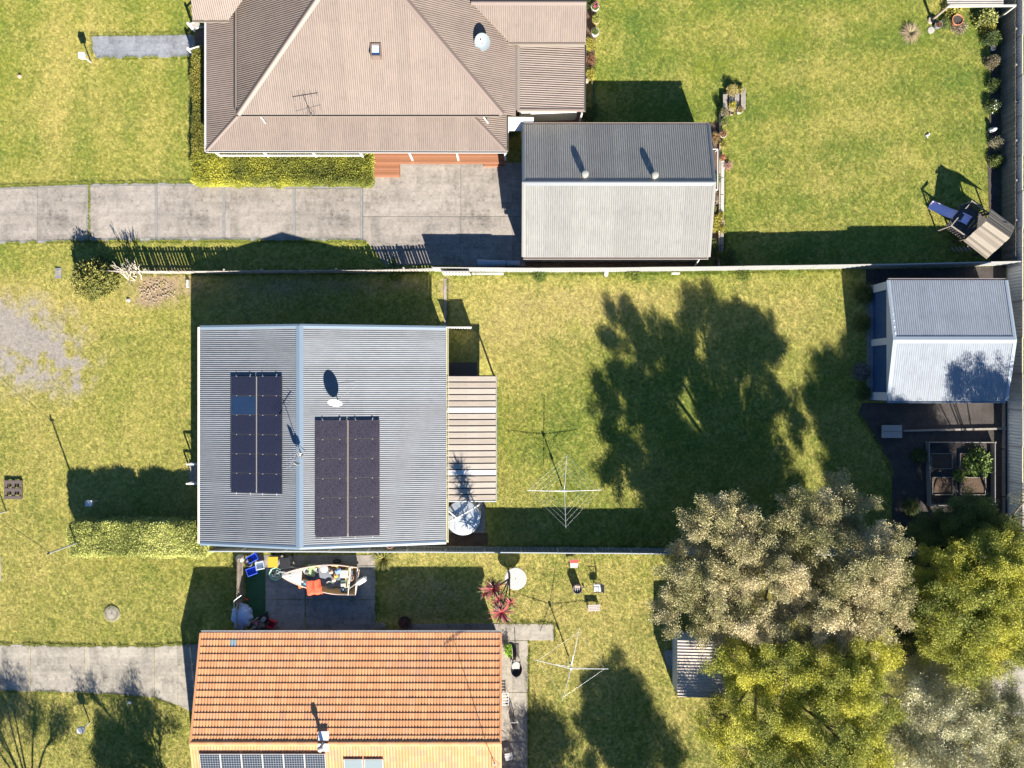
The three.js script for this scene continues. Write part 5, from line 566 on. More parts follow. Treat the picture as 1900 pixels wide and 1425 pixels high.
// ---------- play tower ----------
{
  const t = thing('play_tower', 'timber play tower with gabled plank roof and purple slide', 'play tower', gnd(1800, 440)); const er = 2.6, ee = 1.7, A = at(1830, 411, er), B = at(1873, 441, er), C = at(1788, 447, ee), D = at(1830, 480, ee), E = at(1839, 389, ee), F = at(1882, 421, ee), pm = [mat([0.33, 0.295, 0.245], 0.9, { map: woodMap }), mat([0.26, 0.23, 0.19], 0.9, { map: woodMap }), mat([0.37, 0.335, 0.28], 0.9, { map: woodMap }), mat([0.20, 0.175, 0.145], 0.9, { map: woodMap })];
  const slope = (p0, p1, q0, q1) => { const s = sub(t, 'roof_slope'), n = 11; for (let i = 0; i < n; i++) { const a = p0.clone().lerp(q0, (i + 0.5) / n), b = p1.clone().lerp(q1, (i + 0.5) / n); const d = b.clone().sub(a), w = q0.clone().sub(p0), l = d.length(), x = d.clone().normalize(), z = w.clone().sub(x.clone().multiplyScalar(w.dot(x))), ww = z.length() / n; z.normalize(); const y = z.clone().cross(x); if (y.y < 0) { y.negate(); z.negate(); } const g = new THREE.BoxGeometry(l + rr(0, 0.05), 0.025, ww * 1.12); g.applyMatrix4(new THREE.Matrix4().makeBasis(x, y, z)); const c = a.add(b).multiplyScalar(0.5).addScaledVector(y, 0.012 + 0.008 * (i % 2)); wpart(s, 'roof_plank', g.translate(c.x, c.y, c.z), pm[Math.floor(rnd() * 4)]); } }; slope(A, B, C, D); slope(A, B, E, F);
  const e2 = B.clone().sub(A).setY(0).normalize(), e1 = C.clone().sub(A).setY(0).normalize(), o = A.clone().setY(0); const P = (u, v, y) => o.clone().addScaledVector(e2, u).addScaledVector(e1, v).setY(y); const ang = Math.atan2(-e2.z, e2.x);
  for (const [u, v] of [[0.12, -0.95], [0.12, 0.95], [1.6, -0.95], [1.6, 0.95]]) wpart(t, 'post', bar(P(u, v, 0), P(u, v, 1.9), 0.06, 8), M.timberDark);
  const dk = [mat([0.09, 0.085, 0.09], 0.85, { map: woodMap }), mat([0.12, 0.11, 0.11], 0.85, { map: woodMap })]; for (let i = 0; i < 12; i++) { const u = -1.15 + i * 0.235; wpart(t, 'deck_plank', beam(P(u, -1.0, 1.05), P(u, 1.0, 1.05), 0.215, 0.03), dk[i % 2]); }
  for (const [u, v] of [[-1.2, -0.98], [-1.2, 0.98]]) wpart(t, 'post', bar(P(u, v, 0), P(u, v, 1.75), 0.055, 8), M.timberGrey);
  for (const v of [-0.99, 0.99]) { wpart(t, 'rail', beam(P(-1.2, v, 1.7), P(0.1, v, 1.7), 0.05, 0.09), M.timberGrey); for (let i = 0; i < 7; i++) wpart(t, 'rail_slat', beam(P(-1.1 + i * 0.19, v, 1.05), P(-1.1 + i * 0.19, v, 1.68), 0.02, 0.1), M.timberDark); }
  wpart(t, 'rail', beam(P(-1.2, 0.35, 1.7), P(-1.2, 0.99, 1.7), 0.05, 0.09), M.timberGrey); wpart(t, 'rail', beam(P(-1.2, -0.99, 1.7), P(-1.2, -0.4, 1.7), 0.05, 0.09), M.timberGrey);
  for (let i = 0; i < 5; i++) wpart(t, 'ladder_rung', beam(P(0.15 + 0.12 * i, 1.35 - 0.06 * i, 0.15 + 0.2 * i), P(0.55 + 0.12 * i, 1.45 - 0.06 * i, 0.15 + 0.2 * i), 0.1, 0.03), M.timberPale);
  wpart(t, 'bracket', beam(P(0.35, -0.55, 2.15), P(1.4, -1.0, 1.9), 0.05, 0.04), M.timberDark);
  // slide
  const s0 = at(1797, 411, 1.12), s1 = at(1725, 380, 0.12), sd = s1.clone().sub(s0).setY(0), L = sd.length(); sd.normalize(); const sw = V(-sd.z, 0, sd.x), N = 16, pos = [], idx = [], cs = [[-0.31, 0.10], [-0.27, 0.11], [-0.24, 0.0], [0.24, 0.0], [0.27, 0.11], [0.31, 0.10]]; for (let i = 0; i <= N; i++) { const k = i / N, y = 0.1 + 1.05 * (1 - sst(0, 1, k)) * 0.55 + 1.05 * 0.45 * (1 - k) + 0.05 * Math.sin(k * 9), c = s0.clone().addScaledVector(sd, L * k); for (const [w, q] of cs) pos.push(c.x + sw.x * w, y + q, c.z + sw.z * w); if (i) for (let j = 0; j < 5; j++) { const a = (i - 1) * 6 + j, b = a + 6; idx.push(a, b, a + 1, a + 1, b, b + 1); } } const g = new THREE.BufferGeometry(); g.setAttribute('position', new THREE.Float32BufferAttribute(pos, 3)); g.setIndex(idx); g.computeVertexNormals(); wpart(t, 'slide', g, mat([0.78, 0.60, 0.82], 0.45), 'faded purple plastic slide');
  const q = thing('potted_grass', 'yellow strappy plant hanging below the play tower roof', 'plant', gnd(1778, 448)); part(q, 'leaves', bladeGeo(40, 0.7, 0.04, 1.2, 0.5), mat([0.28, 0.26, 0.05], 0.7));
}
// ---------- clotheslines ----------
function hoist(label, base, tips, hub, rings) {
  const b = gnd(...base), t = thing('rotary_clothesline', label, 'clothesline', b), hh = 2.15, H = V(0, hh, 0); part(t, 'pole', cyl(0.04, 0.03, hh, 0, hh / 2, 0, 10), M.galv); part(t, 'winder', rbox(0.14, 0.25, 0.12, 0, 1.25, 0, 0.03), M.greyPlastic); part(t, 'hub', cyl(0.08, 0.08, 0.16, 0, hh, 0, 10), M.galv); const T = tips.map(([x, y]) => at(x, y, hh + 0.12).sub(b)); for (const p of T) { part(t, 'arm', bar(H, p, 0.02, 6, 0.014), M.galv); part(t, 'brace', bar(V(0, hh - 0.35, 0), H.clone().lerp(p, 0.52), 0.011, 5), M.galv); } for (const f of rings) for (let i = 0; i < T.length; i++) part(t, 'line', bar(H.clone().lerp(T[i], f), H.clone().lerp(T[(i + 1) % T.length], f), 0.005, 4), M.galv); return t;
}
hoist('rotary clothesline with strung lines on the middle back lawn', [1043, 903], [[978, 910], [1052, 843], [1116, 909], [1050, 980]], null, [0.5, 0.66, 0.82, 0.97]);
hoist('bare armed rotary clothesline beside the tiled roof house', [1055, 1218], [[991, 1224], [1075, 1165], [1129, 1241], [1043, 1300]], null, [0.9]);
// ---------- water tank ----------
{
  const b = gnd(862, 952), r = 1.05, h = 1.75, t = thing('water_tank', 'round pale water tank below the patio roof', 'water tank', b), m = mat([0.42, 0.45, 0.46], 0.3, { metalness: 0.3 }); part(t, 'body', lathe([[r, 0], [r, h * 0.3], [r + 0.015, h * 0.31], [r, h * 0.32], [r, h * 0.64], [r + 0.015, h * 0.65], [r, h * 0.66], [r, h], [r + 0.03, h + 0.01], [r + 0.02, h + 0.05]], 40), m); part(t, 'lid', lathe([[r + 0.02, h + 0.05], [r * 0.7, h + 0.14], [r * 0.3, h + 0.2], [0, h + 0.22]], 40), m); for (const x of [-0.45, 0.45]) part(t, 'lid_rib', rbox(0.09, 0.05, 0.5, x, h + 0.15, 0.5, 0.02), m); part(t, 'strainer', lathe([[0.2, h + 0.1], [0.2, h + 0.26], [0.14, h + 0.28], [0, h + 0.28]], 16).translate(-0.35, 0, -0.05), M.cream); part(t, 'inlet_pipe', bar(V(-0.35, h + 0.35, -0.05), V(1.0, h + 0.4, -0.85), 0.05, 8), M.white); part(t, 'inlet_pipe', bar(V(-0.35, h + 0.35, -0.05), V(-1.15, h + 0.38, -0.75), 0.05, 8), M.white); part(t, 'inlet_pipe', bar(V(-0.35, h + 0.33, -0.05), V(-1.2, h + 0.36, 0.3), 0.05, 8), M.white); part(t, 'inlet_pipe', bar(V(1.0, h + 0.4, -0.85), V(1.05, 0, -0.85), 0.045, 8), M.white);
  const p = struct('tank_pad', 'dark paved pad under the water tank'); paving(p, 'paver', [[834, 930], [900, 930], [900, 988], [834, 988]], M.concreteOld, 0.03); paving(p, 'soil_sheet', [[780, 989], [905, 989], [905, 1013], [780, 1013]], tintMat(M.soil, 0.9), 0.02);
  const q = thing('hose_reel', 'white hose reel on the wall below the grey roof edge', 'hose reel', gnd(728, 1006, 0)); part(q, 'ring', new THREE.TorusGeometry(0.22, 0.06, 8, 20).rotateX(Math.PI / 2).translate(0, 1.0, 0), M.terraPale); part(q, 'bracket', box(0.08, 1.0, 0.08, 0, 0.5, 0), M.greyPlastic);
}
// ---------- front yard bits ----------
function letterbox(label, base, m = M.white) { const t = thing('letterbox', label, 'letterbox', gnd(...base), 0); part(t, 'post', box(0.06, 0.9, 0.06, 0, 0.45, 0), m); part(t, 'box', rbox(0.36, 0.26, 0.34, 0, 1.0, 0, 0.03), m); part(t, 'slot', box(0.01, 0.03, 0.24, -0.182, 1.03, 0), M.black); part(t, 'roof_lid', rbox(0.4, 0.03, 0.38, 0, 1.14, 0, 0.01), m); }
letterbox('white letterbox on a post by the blue grey front path', [169, 116]); letterbox('white letterbox standing in the tall hedge shadow', [182, 929]); letterbox('white letterbox on the tree shaded front lawn', [167, 1341]);
{
  const b = gnd(174, 996), t = thing('service_pole', 'slim galvanised service pole rising out of the tall hedge', 'pole', b); part(t, 'pole', cyl(0.055, 0.05, 4.9, 0, 2.45, 0, 10), M.galv); part(t, 'cap', cyl(0.07, 0.05, 0.1, 0, 4.93, 0, 10), M.dark); part(t, 'crossarm', box(0.3, 0.05, 0.05, 0, 4.75, 0), M.galv); const c = V(-9, 6.2, -6.6), pts = []; for (let i = 0; i <= 12; i++) { const k = i / 12; pts.push(V(c.x * k, 4.75 + (c.y - 4.75) * k - 1.1 * k * (1 - k), c.z * k)); } part(t, 'service_wire', new THREE.TubeGeometry(new THREE.CatmullRomCurve3(pts), 24, 0.014, 5), M.dark);
  const s = thing('sign_post', 'thin white post at the left edge of the front lawn', 'post', gnd(12, 949)); part(s, 'post', cyl(0.04, 0.04, 2.6, 0, 1.3, 0, 8), M.whiteDull); part(s, 'cap', cyl(0.045, 0.03, 0.05, 0, 2.62, 0, 8), M.greyPlastic);
  const p = thing('plastic_pallet', 'dark brown plastic pallet lying on the front lawn', 'pallet', gnd(27, 908)), pm = mat([0.09, 0.07, 0.06], 0.7); const w = 1.1, d = 1.2; for (const x of [-0.5, 0, 0.5]) part(p, 'runner', rbox(0.16, 0.14, d, x * (w - 0.16), 0.09, 0, 0.02), pm); for (const z of [-0.5, 0, 0.5]) part(p, 'deck_bar', rbox(w, 0.04, 0.2, 0, 0.18, z * (d - 0.2), 0.01), pm); for (let i = 0; i < 6; i++) part(p, 'slat', rbox(0.03, 0.03, d, -0.42 + i * 0.168, 0.165, 0, 0.01), pm);
  const m = thing('inspection_cover', 'round concrete inspection cover set in the front lawn', 'manhole cover', gnd(208.5, 1138)); part(m, 'ring', lathe([[0.43, 0.08], [0.49, 0.08], [0.5, 0.06], [0.5, 0]], 32), M.concreteWarm); part(m, 'cover', lathe([[0, 0.075], [0.41, 0.07], [0.42, 0.05]], 32), M.concreteWarm); part(m, 'lift_hole', cyl(0.03, 0.03, 0.01, 0, 0.08, 0, 8), M.dark); PAVED.push([[194, 1126], [223, 1126], [223, 1152], [194, 1152]]);
  const rock = (label, x, y, r, m2 = M.stone) => { const q = thing('stone', label, 'stone', gnd(x, y)); const g = new THREE.IcosahedronGeometry(r, 2), a = g.attributes.position; for (let i = 0; i < a.count; i++) { const f = 0.8 + 0.5 * fbm(a.getX(i) * 6 + x, a.getZ(i) * 6 + a.getY(i) * 5 + y, 2); a.setXYZ(i, a.getX(i) * f, a.getY(i) * f * 0.7, a.getZ(i) * f); } g.computeVertexNormals(); part(q, 'stone_body', g.translate(0, r * 0.35, 0), m2); };
  rock('lone pale stone on the far top front lawn', 37, 142, 0.13, M.terraPale); rock('white round stone beside the leafless shrub', 239, 557, 0.12, M.white); rock('small white stone by the pale driveway', 240, 1303, 0.11, M.white); rock('round pale boulder between the olive and golden trees', 1690, 1073, 0.28, M.stone);
  const lid = thing('meter_lid', 'small grey concrete meter lid in the front lawn', 'meter lid', gnd(109, 507)); part(lid, 'lid', rbox(0.38, 0.06, 0.66, 0, 0.05, 0, 0.01), M.concreteCool); part(lid, 'inset', box(0.26, 0.01, 0.4, 0, 0.085, 0), M.concrete);
  const b2 = thing('soil_mound', 'heap of bare clods on the soil patch by the paling fence', 'soil heap', gnd(285, 540)); const cl = []; for (let i = 0; i < 140; i++) { const a = rr(0, 6.28), k = Math.sqrt(rnd()), x = Math.cos(a) * k * 1.2, z = Math.sin(a) * k * 0.75; cl.push(new THREE.IcosahedronGeometry(rr(0.03, 0.07), 0).scale(1, 0.45, 1).translate(x + 0.2, 0.03 + 0.08 * (1 - k), z)); } const mm = part(b2, 'clods', merge(cl), mat([0.30, 0.235, 0.16], 0.95)); mm.userData.kind = 'stuff';
  const bx = thing('flat_box', 'small white painted block leaning beside the bare soil patch', 'block', gnd(350, 527)); part(bx, 'block', rbox(0.16, 0.25, 0.5, 0, 0.12, 0, 0.02), M.whiteDull);
  const bk = thing('tricycle', 'dark blue and grey child tricycle at the bottom of the front lawn', 'tricycle', gnd(232, 1432), 0.3); for (const [x, z, r] of [[0.35, 0, 0.3], [-0.4, 0.25, 0.2], [-0.4, -0.25, 0.2]]) { const wl = part(bk, 'wheel', new THREE.TorusGeometry(r, 0.05, 8, 20).translate(x, r + 0.03, z), M.greyPlastic); part(wl, 'spokes', merge([box(2 * r, 0.03, 0.03, x, r + 0.03, z), box(0.03, 2 * r, 0.03, x, r + 0.03, z)]), M.steel); } part(bk, 'frame', merge([bar(V(0.35, 0.6, 0), V(-0.4, 0.3, 0), 0.035), bar(V(-0.4, 0.24, -0.25), V(-0.4, 0.24, 0.25), 0.03), bar(V(0.35, 0.3, 0), V(0.32, 0.75, 0), 0.03)]), M.bluePlastic); part(bk, 'seat', rbox(0.3, 0.08, 0.24, -0.25, 0.5, 0, 0.04), M.bluePlastic); part(bk, 'handlebar', bar(V(0.3, 0.78, -0.25), V(0.3, 0.78, 0.25), 0.025), M.steel);
}
// ---------- raised beds ----------
{
  const t = thing('timber_enclosure', 'grey timber board enclosure round the four raised beds', 'enclosure', gnd(1770, 870)), hh = 0.5, bm = mat([0.34, 0.33, 0.31], 0.9, { map: woodMap }); const q = [[1717, 820], [1838, 820], [1838, 934], [1720, 936]]; for (const [i, n] of [[0, 2], [1, 2], [2, 2], [3, 3]]) { const a = gnd(...q[i]), b = gnd(...q[(i + 1) % 4]); for (let k = 0; k < n; k++) for (const y of [0.13, 0.37]) wpart(t, 'board', beam(a.clone().lerp(b, k / n + 0.004).setY(y), a.clone().lerp(b, (k + 1) / n - 0.004).setY(y), 0.045, 0.235), bm); wpart(t, 'corner_post', box(0.09, hh + 0.08, 0.09, a.x, hh / 2, a.z), M.timberGrey); }
  const beds = [[1725, 1763, 841, 869, 'raised soil bed in the top corner nearest the timber bench'], [1778, 1824, 841, 870, 'raised bed overgrown with bright green leaves'], [1727, 1764, 885, 917, 'raised soil bed at the bottom with dappled sun'], [1779, 1824, 885, 917, 'raised soil bed at the bottom beside the back fence']]; for (const [x0, x1, y0, y1, l] of beds) { const a = gnd(x0, y0), b = gnd(x1, y1), r = thing('raised_bed', l, 'raised bed', a.clone().add(b).multiplyScalar(0.5), 0, 'raised beds inside the timber enclosure'), w = b.x - a.x, d = b.z - a.z; for (const s of [-1, 1]) { part(r, 'side_board', box(w, 0.25, 0.03, 0, 0.125, s * d / 2), M.timberGrey); part(r, 'side_board', box(0.03, 0.25, d - 0.04, s * w / 2, 0.125, 0), M.timberGrey); } part(r, 'bed_soil', box(w - 0.05, 0.18, d - 0.05, 0, 0.09, 0), tintMat(M.soil, 0.7)); }
  shrub('leafy green vegetable patch spilling out of a raised bed', 1808, 858, 0.75, 0.6, [[0.07, 0.12, 0.015], [0.13, 0.19, 0.025], [0.2, 0.25, 0.04]], { leaf: leafBig, dens: 110 }); shrub('small green plant between the raised beds', 1778, 880, 0.35, 0.3, [[0.07, 0.12, 0.015], [0.15, 0.2, 0.025], [0.2, 0.25, 0.04]], { leaf: leafBig, dens: 90 }); shrub('low weeds at the edge of the mulch bed', 1702, 845, 0.45, 0.3, GREENS); shrub('green weeds below the raised bed enclosure', 1690, 940, 0.5, 0.3, GREENS);
  const s = thing('bed_sleeper', 'long grey timber sleeper edging across the mulch bed', 'garden edging', gnd(1768, 797)); const A = gnd(1673, 799, 0.1), B = gnd(1864, 795, 0.1); for (let i = 0; i < 3; i++) wpart(s, 'sleeper', beam(A.clone().lerp(B, i / 3 + 0.002), A.clone().lerp(B, (i + 1) / 3 - 0.002), 0.12, 0.2), M.timberGrey);
  const w = thing('bed_edging', 'grey timber edging along the foot of the back boundary fence', 'garden edging', gnd(1860, 800)); for (let i = 0; i < 3; i++) wpart(w, 'sleeper', beam(gnd(1860, 746 + i * 88, 0.1), gnd(1860, 832 + i * 88, 0.1), 0.12, 0.2), M.timberGrey);
  const p = thing('timber_bench', 'low two plank grey timber bench on the mulch bed', 'bench', gnd(1650, 800)); for (const z of [-0.21, 0.21]) part(p, 'seat_plank', rbox(1.28, 0.07, 0.4, 0, 0.35, z, 0.015), mat([0.46, 0.46, 0.44], 0.85, { map: woodMap })); for (const x of [-0.5, 0.5]) part(p, 'leg', box(0.08, 0.32, 0.7, x, 0.16, 0), M.timberGrey);
  for (const [x, y, r, l] of [[1603, 545, 0.6, 'dark low shrub by the top shed door'], [1598, 600, 0.5, 'bushy green groundcover beside the shed doors'], [1596, 690, 0.5, 'greyish shrub by the lower shed door'], [1600, 730, 0.4, 'low green clump at the mulch bed tip']]) shrub(l, x, y, r, 0.35, l.includes('grey') ? [[0.1, 0.1, 0.08], [0.18, 0.17, 0.15], [0.26, 0.25, 0.23]] : GREENS);
}
// ---------- boat yard ----------
{
  // hull by stations from bow to stern; x along, half width, gunwale height
  const bow = at(525, 1067, 1.0), stern = at(662, 1079, 1.0), ax = stern.clone().sub(bow).setY(0), L = ax.length(); ax.normalize(); const sd = V(-ax.z, 0, ax.x), c = bow.clone().add(stern).multiplyScalar(0.5).setY(0), t = thing('dinghy', 'open aluminium fishing boat with pale foredeck parked on the concrete pad', 'boat', c);
  const half = (k) => 0.92 * Math.pow(Math.sin(Math.min(1, k * 1.25 + 0.02) * Math.PI / 2), 0.75) * (k > 0.75 ? 1 - 0.06 * (k - 0.75) / 0.25 : 1), gh = (k) => 1.12 - 0.16 * sst(0, 0.6, k), N = 18, pos = [], idx = []; const P = (k, w, y) => bow.clone().sub(c).setY(0).addScaledVector(ax, L * k).addScaledVector(sd, w).add(V(0, y, 0));
  const ring = (k) => { const h = half(k), g = gh(k), f = 0.42 + 0.35 * Math.pow(1 - k, 3); return [[-h, g], [-h * 0.93, f + 0.3], [-h * 0.7, f + 0.02], [0, f - 0.07], [h * 0.7, f + 0.02], [h * 0.93, f + 0.3], [h, g]]; };
  for (let i = 0; i <= N; i++) { const k = i / N; for (const [w, y] of ring(k)) { const p = P(k, w, y); pos.push(p.x, p.y, p.z); } if (i) for (let j = 0; j < 6; j++) { const a = (i - 1) * 7 + j, b = a + 7; idx.push(a, b, a + 1, a + 1, b, b + 1); } } const g = new THREE.BufferGeometry(); g.setAttribute('position', new THREE.Float32BufferAttribute(pos, 3)); g.setIndex(idx); g.computeVertexNormals(); part(t, 'hull', g, mat([0.42, 0.27, 0.11], 0.6));
  const rim = (s) => { const a = []; for (let i = 0; i <= N; i++) a.push(P(i / N, s * half(i / N), gh(i / N))); return new THREE.TubeGeometry(new THREE.CatmullRomCurve3(a), 40, 0.045, 6); }; part(t, 'gunwale', merge([rim(-1), rim(1)]), mat([0.45, 0.33, 0.26], 0.5));
  { const a = []; for (let i = 0; i <= 10; i++) a.push(i / 10 * 0.26); const p2 = [], ix = []; a.forEach((k, i) => { const h = half(k); for (const w of [-1, -0.5, 0, 0.5, 1]) { const p = P(k, w * h, gh(k) + 0.02 + 0.05 * (1 - w * w)); p2.push(p.x, p.y, p.z); } if (i) for (let j = 0; j < 4; j++) { const q = (i - 1) * 5 + j, b = q + 5; ix.push(q, b, q + 1, q + 1, b, b + 1); } }); const d = new THREE.BufferGeometry(); d.setAttribute('position', new THREE.Float32BufferAttribute(p2, 3)); d.setIndex(ix); d.computeVertexNormals(); part(t, 'foredeck', d, mat([0.36, 0.35, 0.34], 0.6, { map: null })); }
  const bx = (k, w, y, l, wd, h2, m, nm, lab) => { const gg = rbox(l, h2, wd, 0, 0, 0, 0.02); gg.applyMatrix4(new THREE.Matrix4().makeBasis(ax, V(0, 1, 0), sd)); const p = P(k, w, y); return part(t, nm, gg.translate(p.x, p.y, p.z), m, lab); };
  bx(0.6, 0, 0.5, L * 0.66, 1.2, 0.03, mat([0.2, 0.22, 0.25], 0.8, { map: speckMap }), 'floor_panel'); bx(0.36, -0.35, 0.62, 0.5, 0.7, 0.3, mat([0.24, 0.34, 0.16], 0.8), 'fore_seat'); bx(0.86, 0, 0.72, 0.35, 1.55, 0.08, mat([0.4, 0.36, 0.2], 0.7), 'thwart'); bx(0.995, 0, 0.8, 0.06, 1.65, 0.45, mat([0.62, 0.55, 0.5], 0.6), 'transom'); bx(0.9, 0, 1.05, 0.06, 1.8, 0.05, M.white, 'cross_bar');
  // trailer
  const tr = thing('boat_trailer', 'low steel trailer under the fishing boat', 'trailer', c); for (const s of [-0.55, 0.55]) part(tr, 'frame_rail', beam(P(0.12, s * 0.6, 0.3), P(1.0, s, 0.3), 0.07, 0.09), M.steel); part(tr, 'draw_bar', beam(P(-0.1, 0, 0.32), P(0.2, 0, 0.3), 0.08, 0.08), M.steel); part(tr, 'axle', beam(P(0.68, -0.95, 0.28), P(0.68, 0.95, 0.28), 0.06, 0.06), M.steel); for (const s of [-0.98, 0.98]) { const p = P(0.68, s, 0.28); const w = new THREE.TorusGeometry(0.2, 0.08, 10, 20); w.applyMatrix4(new THREE.Matrix4().makeBasis(ax, V(0, 1, 0), sd)); part(tr, 'wheel', w.translate(p.x, p.y, p.z), M.black); }
  // outboard
  const o = thing('outboard_motor', 'pale grey outboard motor tilted on the stern of the fishing boat', 'outboard motor', at(668, 1077, 1.1)); const oa = Math.atan2(13, 19) * 1.0; part(o, 'cowl', rbox(0.62, 0.3, 0.32, 0.12, 0.1, 0, 0.1, 0.55), mat([0.6, 0.6, 0.59], 0.4)); part(o, 'shaft', rbox(0.16, 0.7, 0.12, -0.2, -0.3, 0.12, 0.05), M.greyPlastic); part(o, 'tiller', bar(V(-0.2, 0.05, 0.15), V(-0.75, 0.1, 0.55), 0.025), M.whiteDull); part(o, 'handle', rbox(0.1, 0.08, 0.2, 0.4, 0.25, -0.22, 0.03), M.greyPlastic);
  const on = (x, y, h) => at(x, y, h);
  // things lying in the boat
  { const s = new THREE.PlaneGeometry(0.95, 1.0, 12, 12).rotateX(-Math.PI / 2), a = s.attributes.position; for (let i = 0; i < a.count; i++) { const x = a.getX(i), z = a.getZ(i); a.setY(i, 0.1 * Math.sin(x * 14) * (0.3 + 0.7 * sst(0.1, -0.4, z)) - 0.9 * Math.max(0, z - 0.3) * 0.9 + 0.05 * fbm(x * 5 + 9, z * 5 + 9)); } s.computeVertexNormals(); const q = thing('orange_cover', 'crumpled bright orange red cover draped over the boat side', 'cover', on(583, 1092, 1.05), 0.15); part(q, 'cloth', s, mat([0.62, 0.085, 0.035], 0.8)); }
  { const q = thing('bucket', 'white round bucket behind the boat foredeck', 'bucket', on(571, 1058, 0.62)); part(q, 'bucket_wall', lathe([[0.12, 0], [0.17, 0.3], [0.19, 0.31], [0.15, 0.3], [0.11, 0.03], [0, 0.03]], 16), M.white); part(q, 'lid_centre', cyl(0.07, 0.07, 0.02, 0, 0.1, 0, 10), M.stone); }
  { const q = thing('cool_box', 'white cool box with blue lid beside the orange cover', 'cool box', on(569, 1082, 0.6), -0.25); part(q, 'body', rbox(0.62, 0.36, 0.42, 0, 0.18, 0, 0.05), M.white); part(q, 'lid', rbox(0.36, 0.05, 0.3, 0.06, 0.38, 0.02, 0.02), mat([0.1, 0.28, 0.4], 0.5)); }
  { const q = thing('round_board', 'pale round board lying on the boat side seat', 'board', on(601, 1055, 0.98)); part(q, 'disc', lathe([[0, 0.04], [0.24, 0.035], [0.27, 0.01], [0.27, -0.02]], 20), mat([0.33, 0.32, 0.31], 0.7)); }
  for (const [x, y, m, l] of [[615, 1060, mat([0.62, 0.42, 0.3], 0.6), 'pale peach float in the boat'], [624, 1067, mat([0.75, 0.4, 0.02], 0.5), 'bright yellow orange float in the boat'], [620, 1075, mat([0.72, 0.62, 0.5], 0.6), 'cream float at the lower side in the boat'], [612, 1054, M.black, 'small black float in the boat']]) { const q = thing('float', l, 'float', on(x, y, 0.6)); part(q, 'body', lathe([[0, 0], [0.1, 0.03], [0.14, 0.14], [0.1, 0.25], [0.03, 0.28], [0.03, 0.33], [0, 0.33]], 12), m); part(q, 'collar', cyl(0.045, 0.045, 0.03, 0, 0.3, 0, 8), M.white); }
  { const q = thing('foam_box', 'white foam box near the boat stern', 'box', on(640, 1063, 0.65)); part(q, 'body', rbox(0.5, 0.3, 0.46, 0, 0.15, 0, 0.03), M.whiteDull); part(q, 'lid', rbox(0.53, 0.05, 0.49, 0, 0.32, 0, 0.02), M.whiteDull); }
  { const q = thing('tackle_box', 'dark green tackle box under the boat cross bar', 'box', on(638, 1080, 0.65), 0.1); part(q, 'body', rbox(0.3, 0.22, 0.36, 0, 0.11, 0, 0.02), mat([0.05, 0.09, 0.07], 0.6)); part(q, 'lid', rbox(0.32, 0.05, 0.2, 0, 0.24, 0.12, 0.02), M.whiteDull); }
  { const q = thing('fuel_tank', 'small blue fuel can near the boat stern', 'fuel can', on(637, 1093, 0.6), 0.1); part(q, 'body', rbox(0.26, 0.2, 0.3, 0, 0.1, 0, 0.05), mat([0.06, 0.12, 0.22], 0.5)); part(q, 'cap', cyl(0.04, 0.04, 0.05, 0.04, 0.22, 0, 8), M.white); }
  { const q = thing('folded_sheet', 'blue folded sheet on the boat seat', 'sheet', on(628, 1060, 0.9), 0.5); part(q, 'fabric', rbox(0.42, 0.06, 0.28, 0, 0.03, 0, 0.03), mat([0.16, 0.27, 0.42], 0.8)); part(q, 'fold', rbox(0.3, 0.04, 0.2, 0.04, 0.08, 0.02, 0.02), mat([0.2, 0.3, 0.45], 0.8)); }
  { const q = thing('rope_coil', 'pale rope coil on the boat foredeck', 'rope', on(538, 1068, 1.16)); part(q, 'coil', merge([new THREE.TorusGeometry(0.11, 0.02, 6, 16).rotateX(Math.PI / 2), new THREE.TorusGeometry(0.08, 0.02, 6, 16).rotateX(Math.PI / 2).translate(0.02, 0.03, 0.01)]), M.cream); }
  { const q = thing('folding_stool', 'grey folded camp stool lying in the boat beside the bucket', 'stool', on(584, 1060, 0.62), 0.4); part(q, 'seat', rbox(0.4, 0.04, 0.3, 0, 0.1, 0, 0.02), mat([0.16, 0.18, 0.19], 0.8)); for (const s of [-0.16, 0.16]) part(q, 'leg', bar(V(-0.25, 0.06, s), V(0.25, 0.14, -s), 0.015), M.galv); }
  { const q = thing('life_jacket', 'orange life jacket under the boat foredeck edge', 'life jacket', on(558, 1084, 0.7), 0.3); for (const s of [-0.13, 0.13]) part(q, 'float_panel', rbox(0.34, 0.09, 0.2, 0, 0.08, s, 0.04), mat([0.55, 0.16, 0.02], 0.8)); part(q, 'strap', box(0.04, 0.02, 0.46, 0, 0.135, 0), M.black); }
  { const q = thing('fishing_net', 'hooped fishing net lying along the boat floor', 'net', on(612, 1085, 0.58)); part(q, 'hoop', new THREE.TorusGeometry(0.24, 0.015, 6, 20).rotateX(Math.PI / 2).translate(0, 0.06, 0), M.steel); part(q, 'handle', bar(V(0.24, 0.06, 0), V(0.85, 0.1, 0.12), 0.014), M.timberPale); part(q, 'mesh_bag', lathe([[0.23, 0.06], [0.16, 0.03], [0, 0.02]], 14), mat([0.12, 0.14, 0.12], 0.9)); }
  { const q = thing('crab_pot', 'round dark crab pot near the boat motor', 'crab pot', on(651, 1071, 0.66)); part(q, 'ring', merge([new THREE.TorusGeometry(0.2, 0.014, 6, 18).rotateX(Math.PI / 2), new THREE.TorusGeometry(0.2, 0.014, 6, 18).rotateX(Math.PI / 2).translate(0, 0.18, 0)]), M.terraPale); part(q, 'side_wires', merge([0, 1, 2, 3, 4, 5].map((k) => bar(V(0.2 * Math.cos(k), 0, 0.2 * Math.sin(k)), V(0.2 * Math.cos(k), 0.18, 0.2 * Math.sin(k)), 0.01, 4))), M.terraPale); }
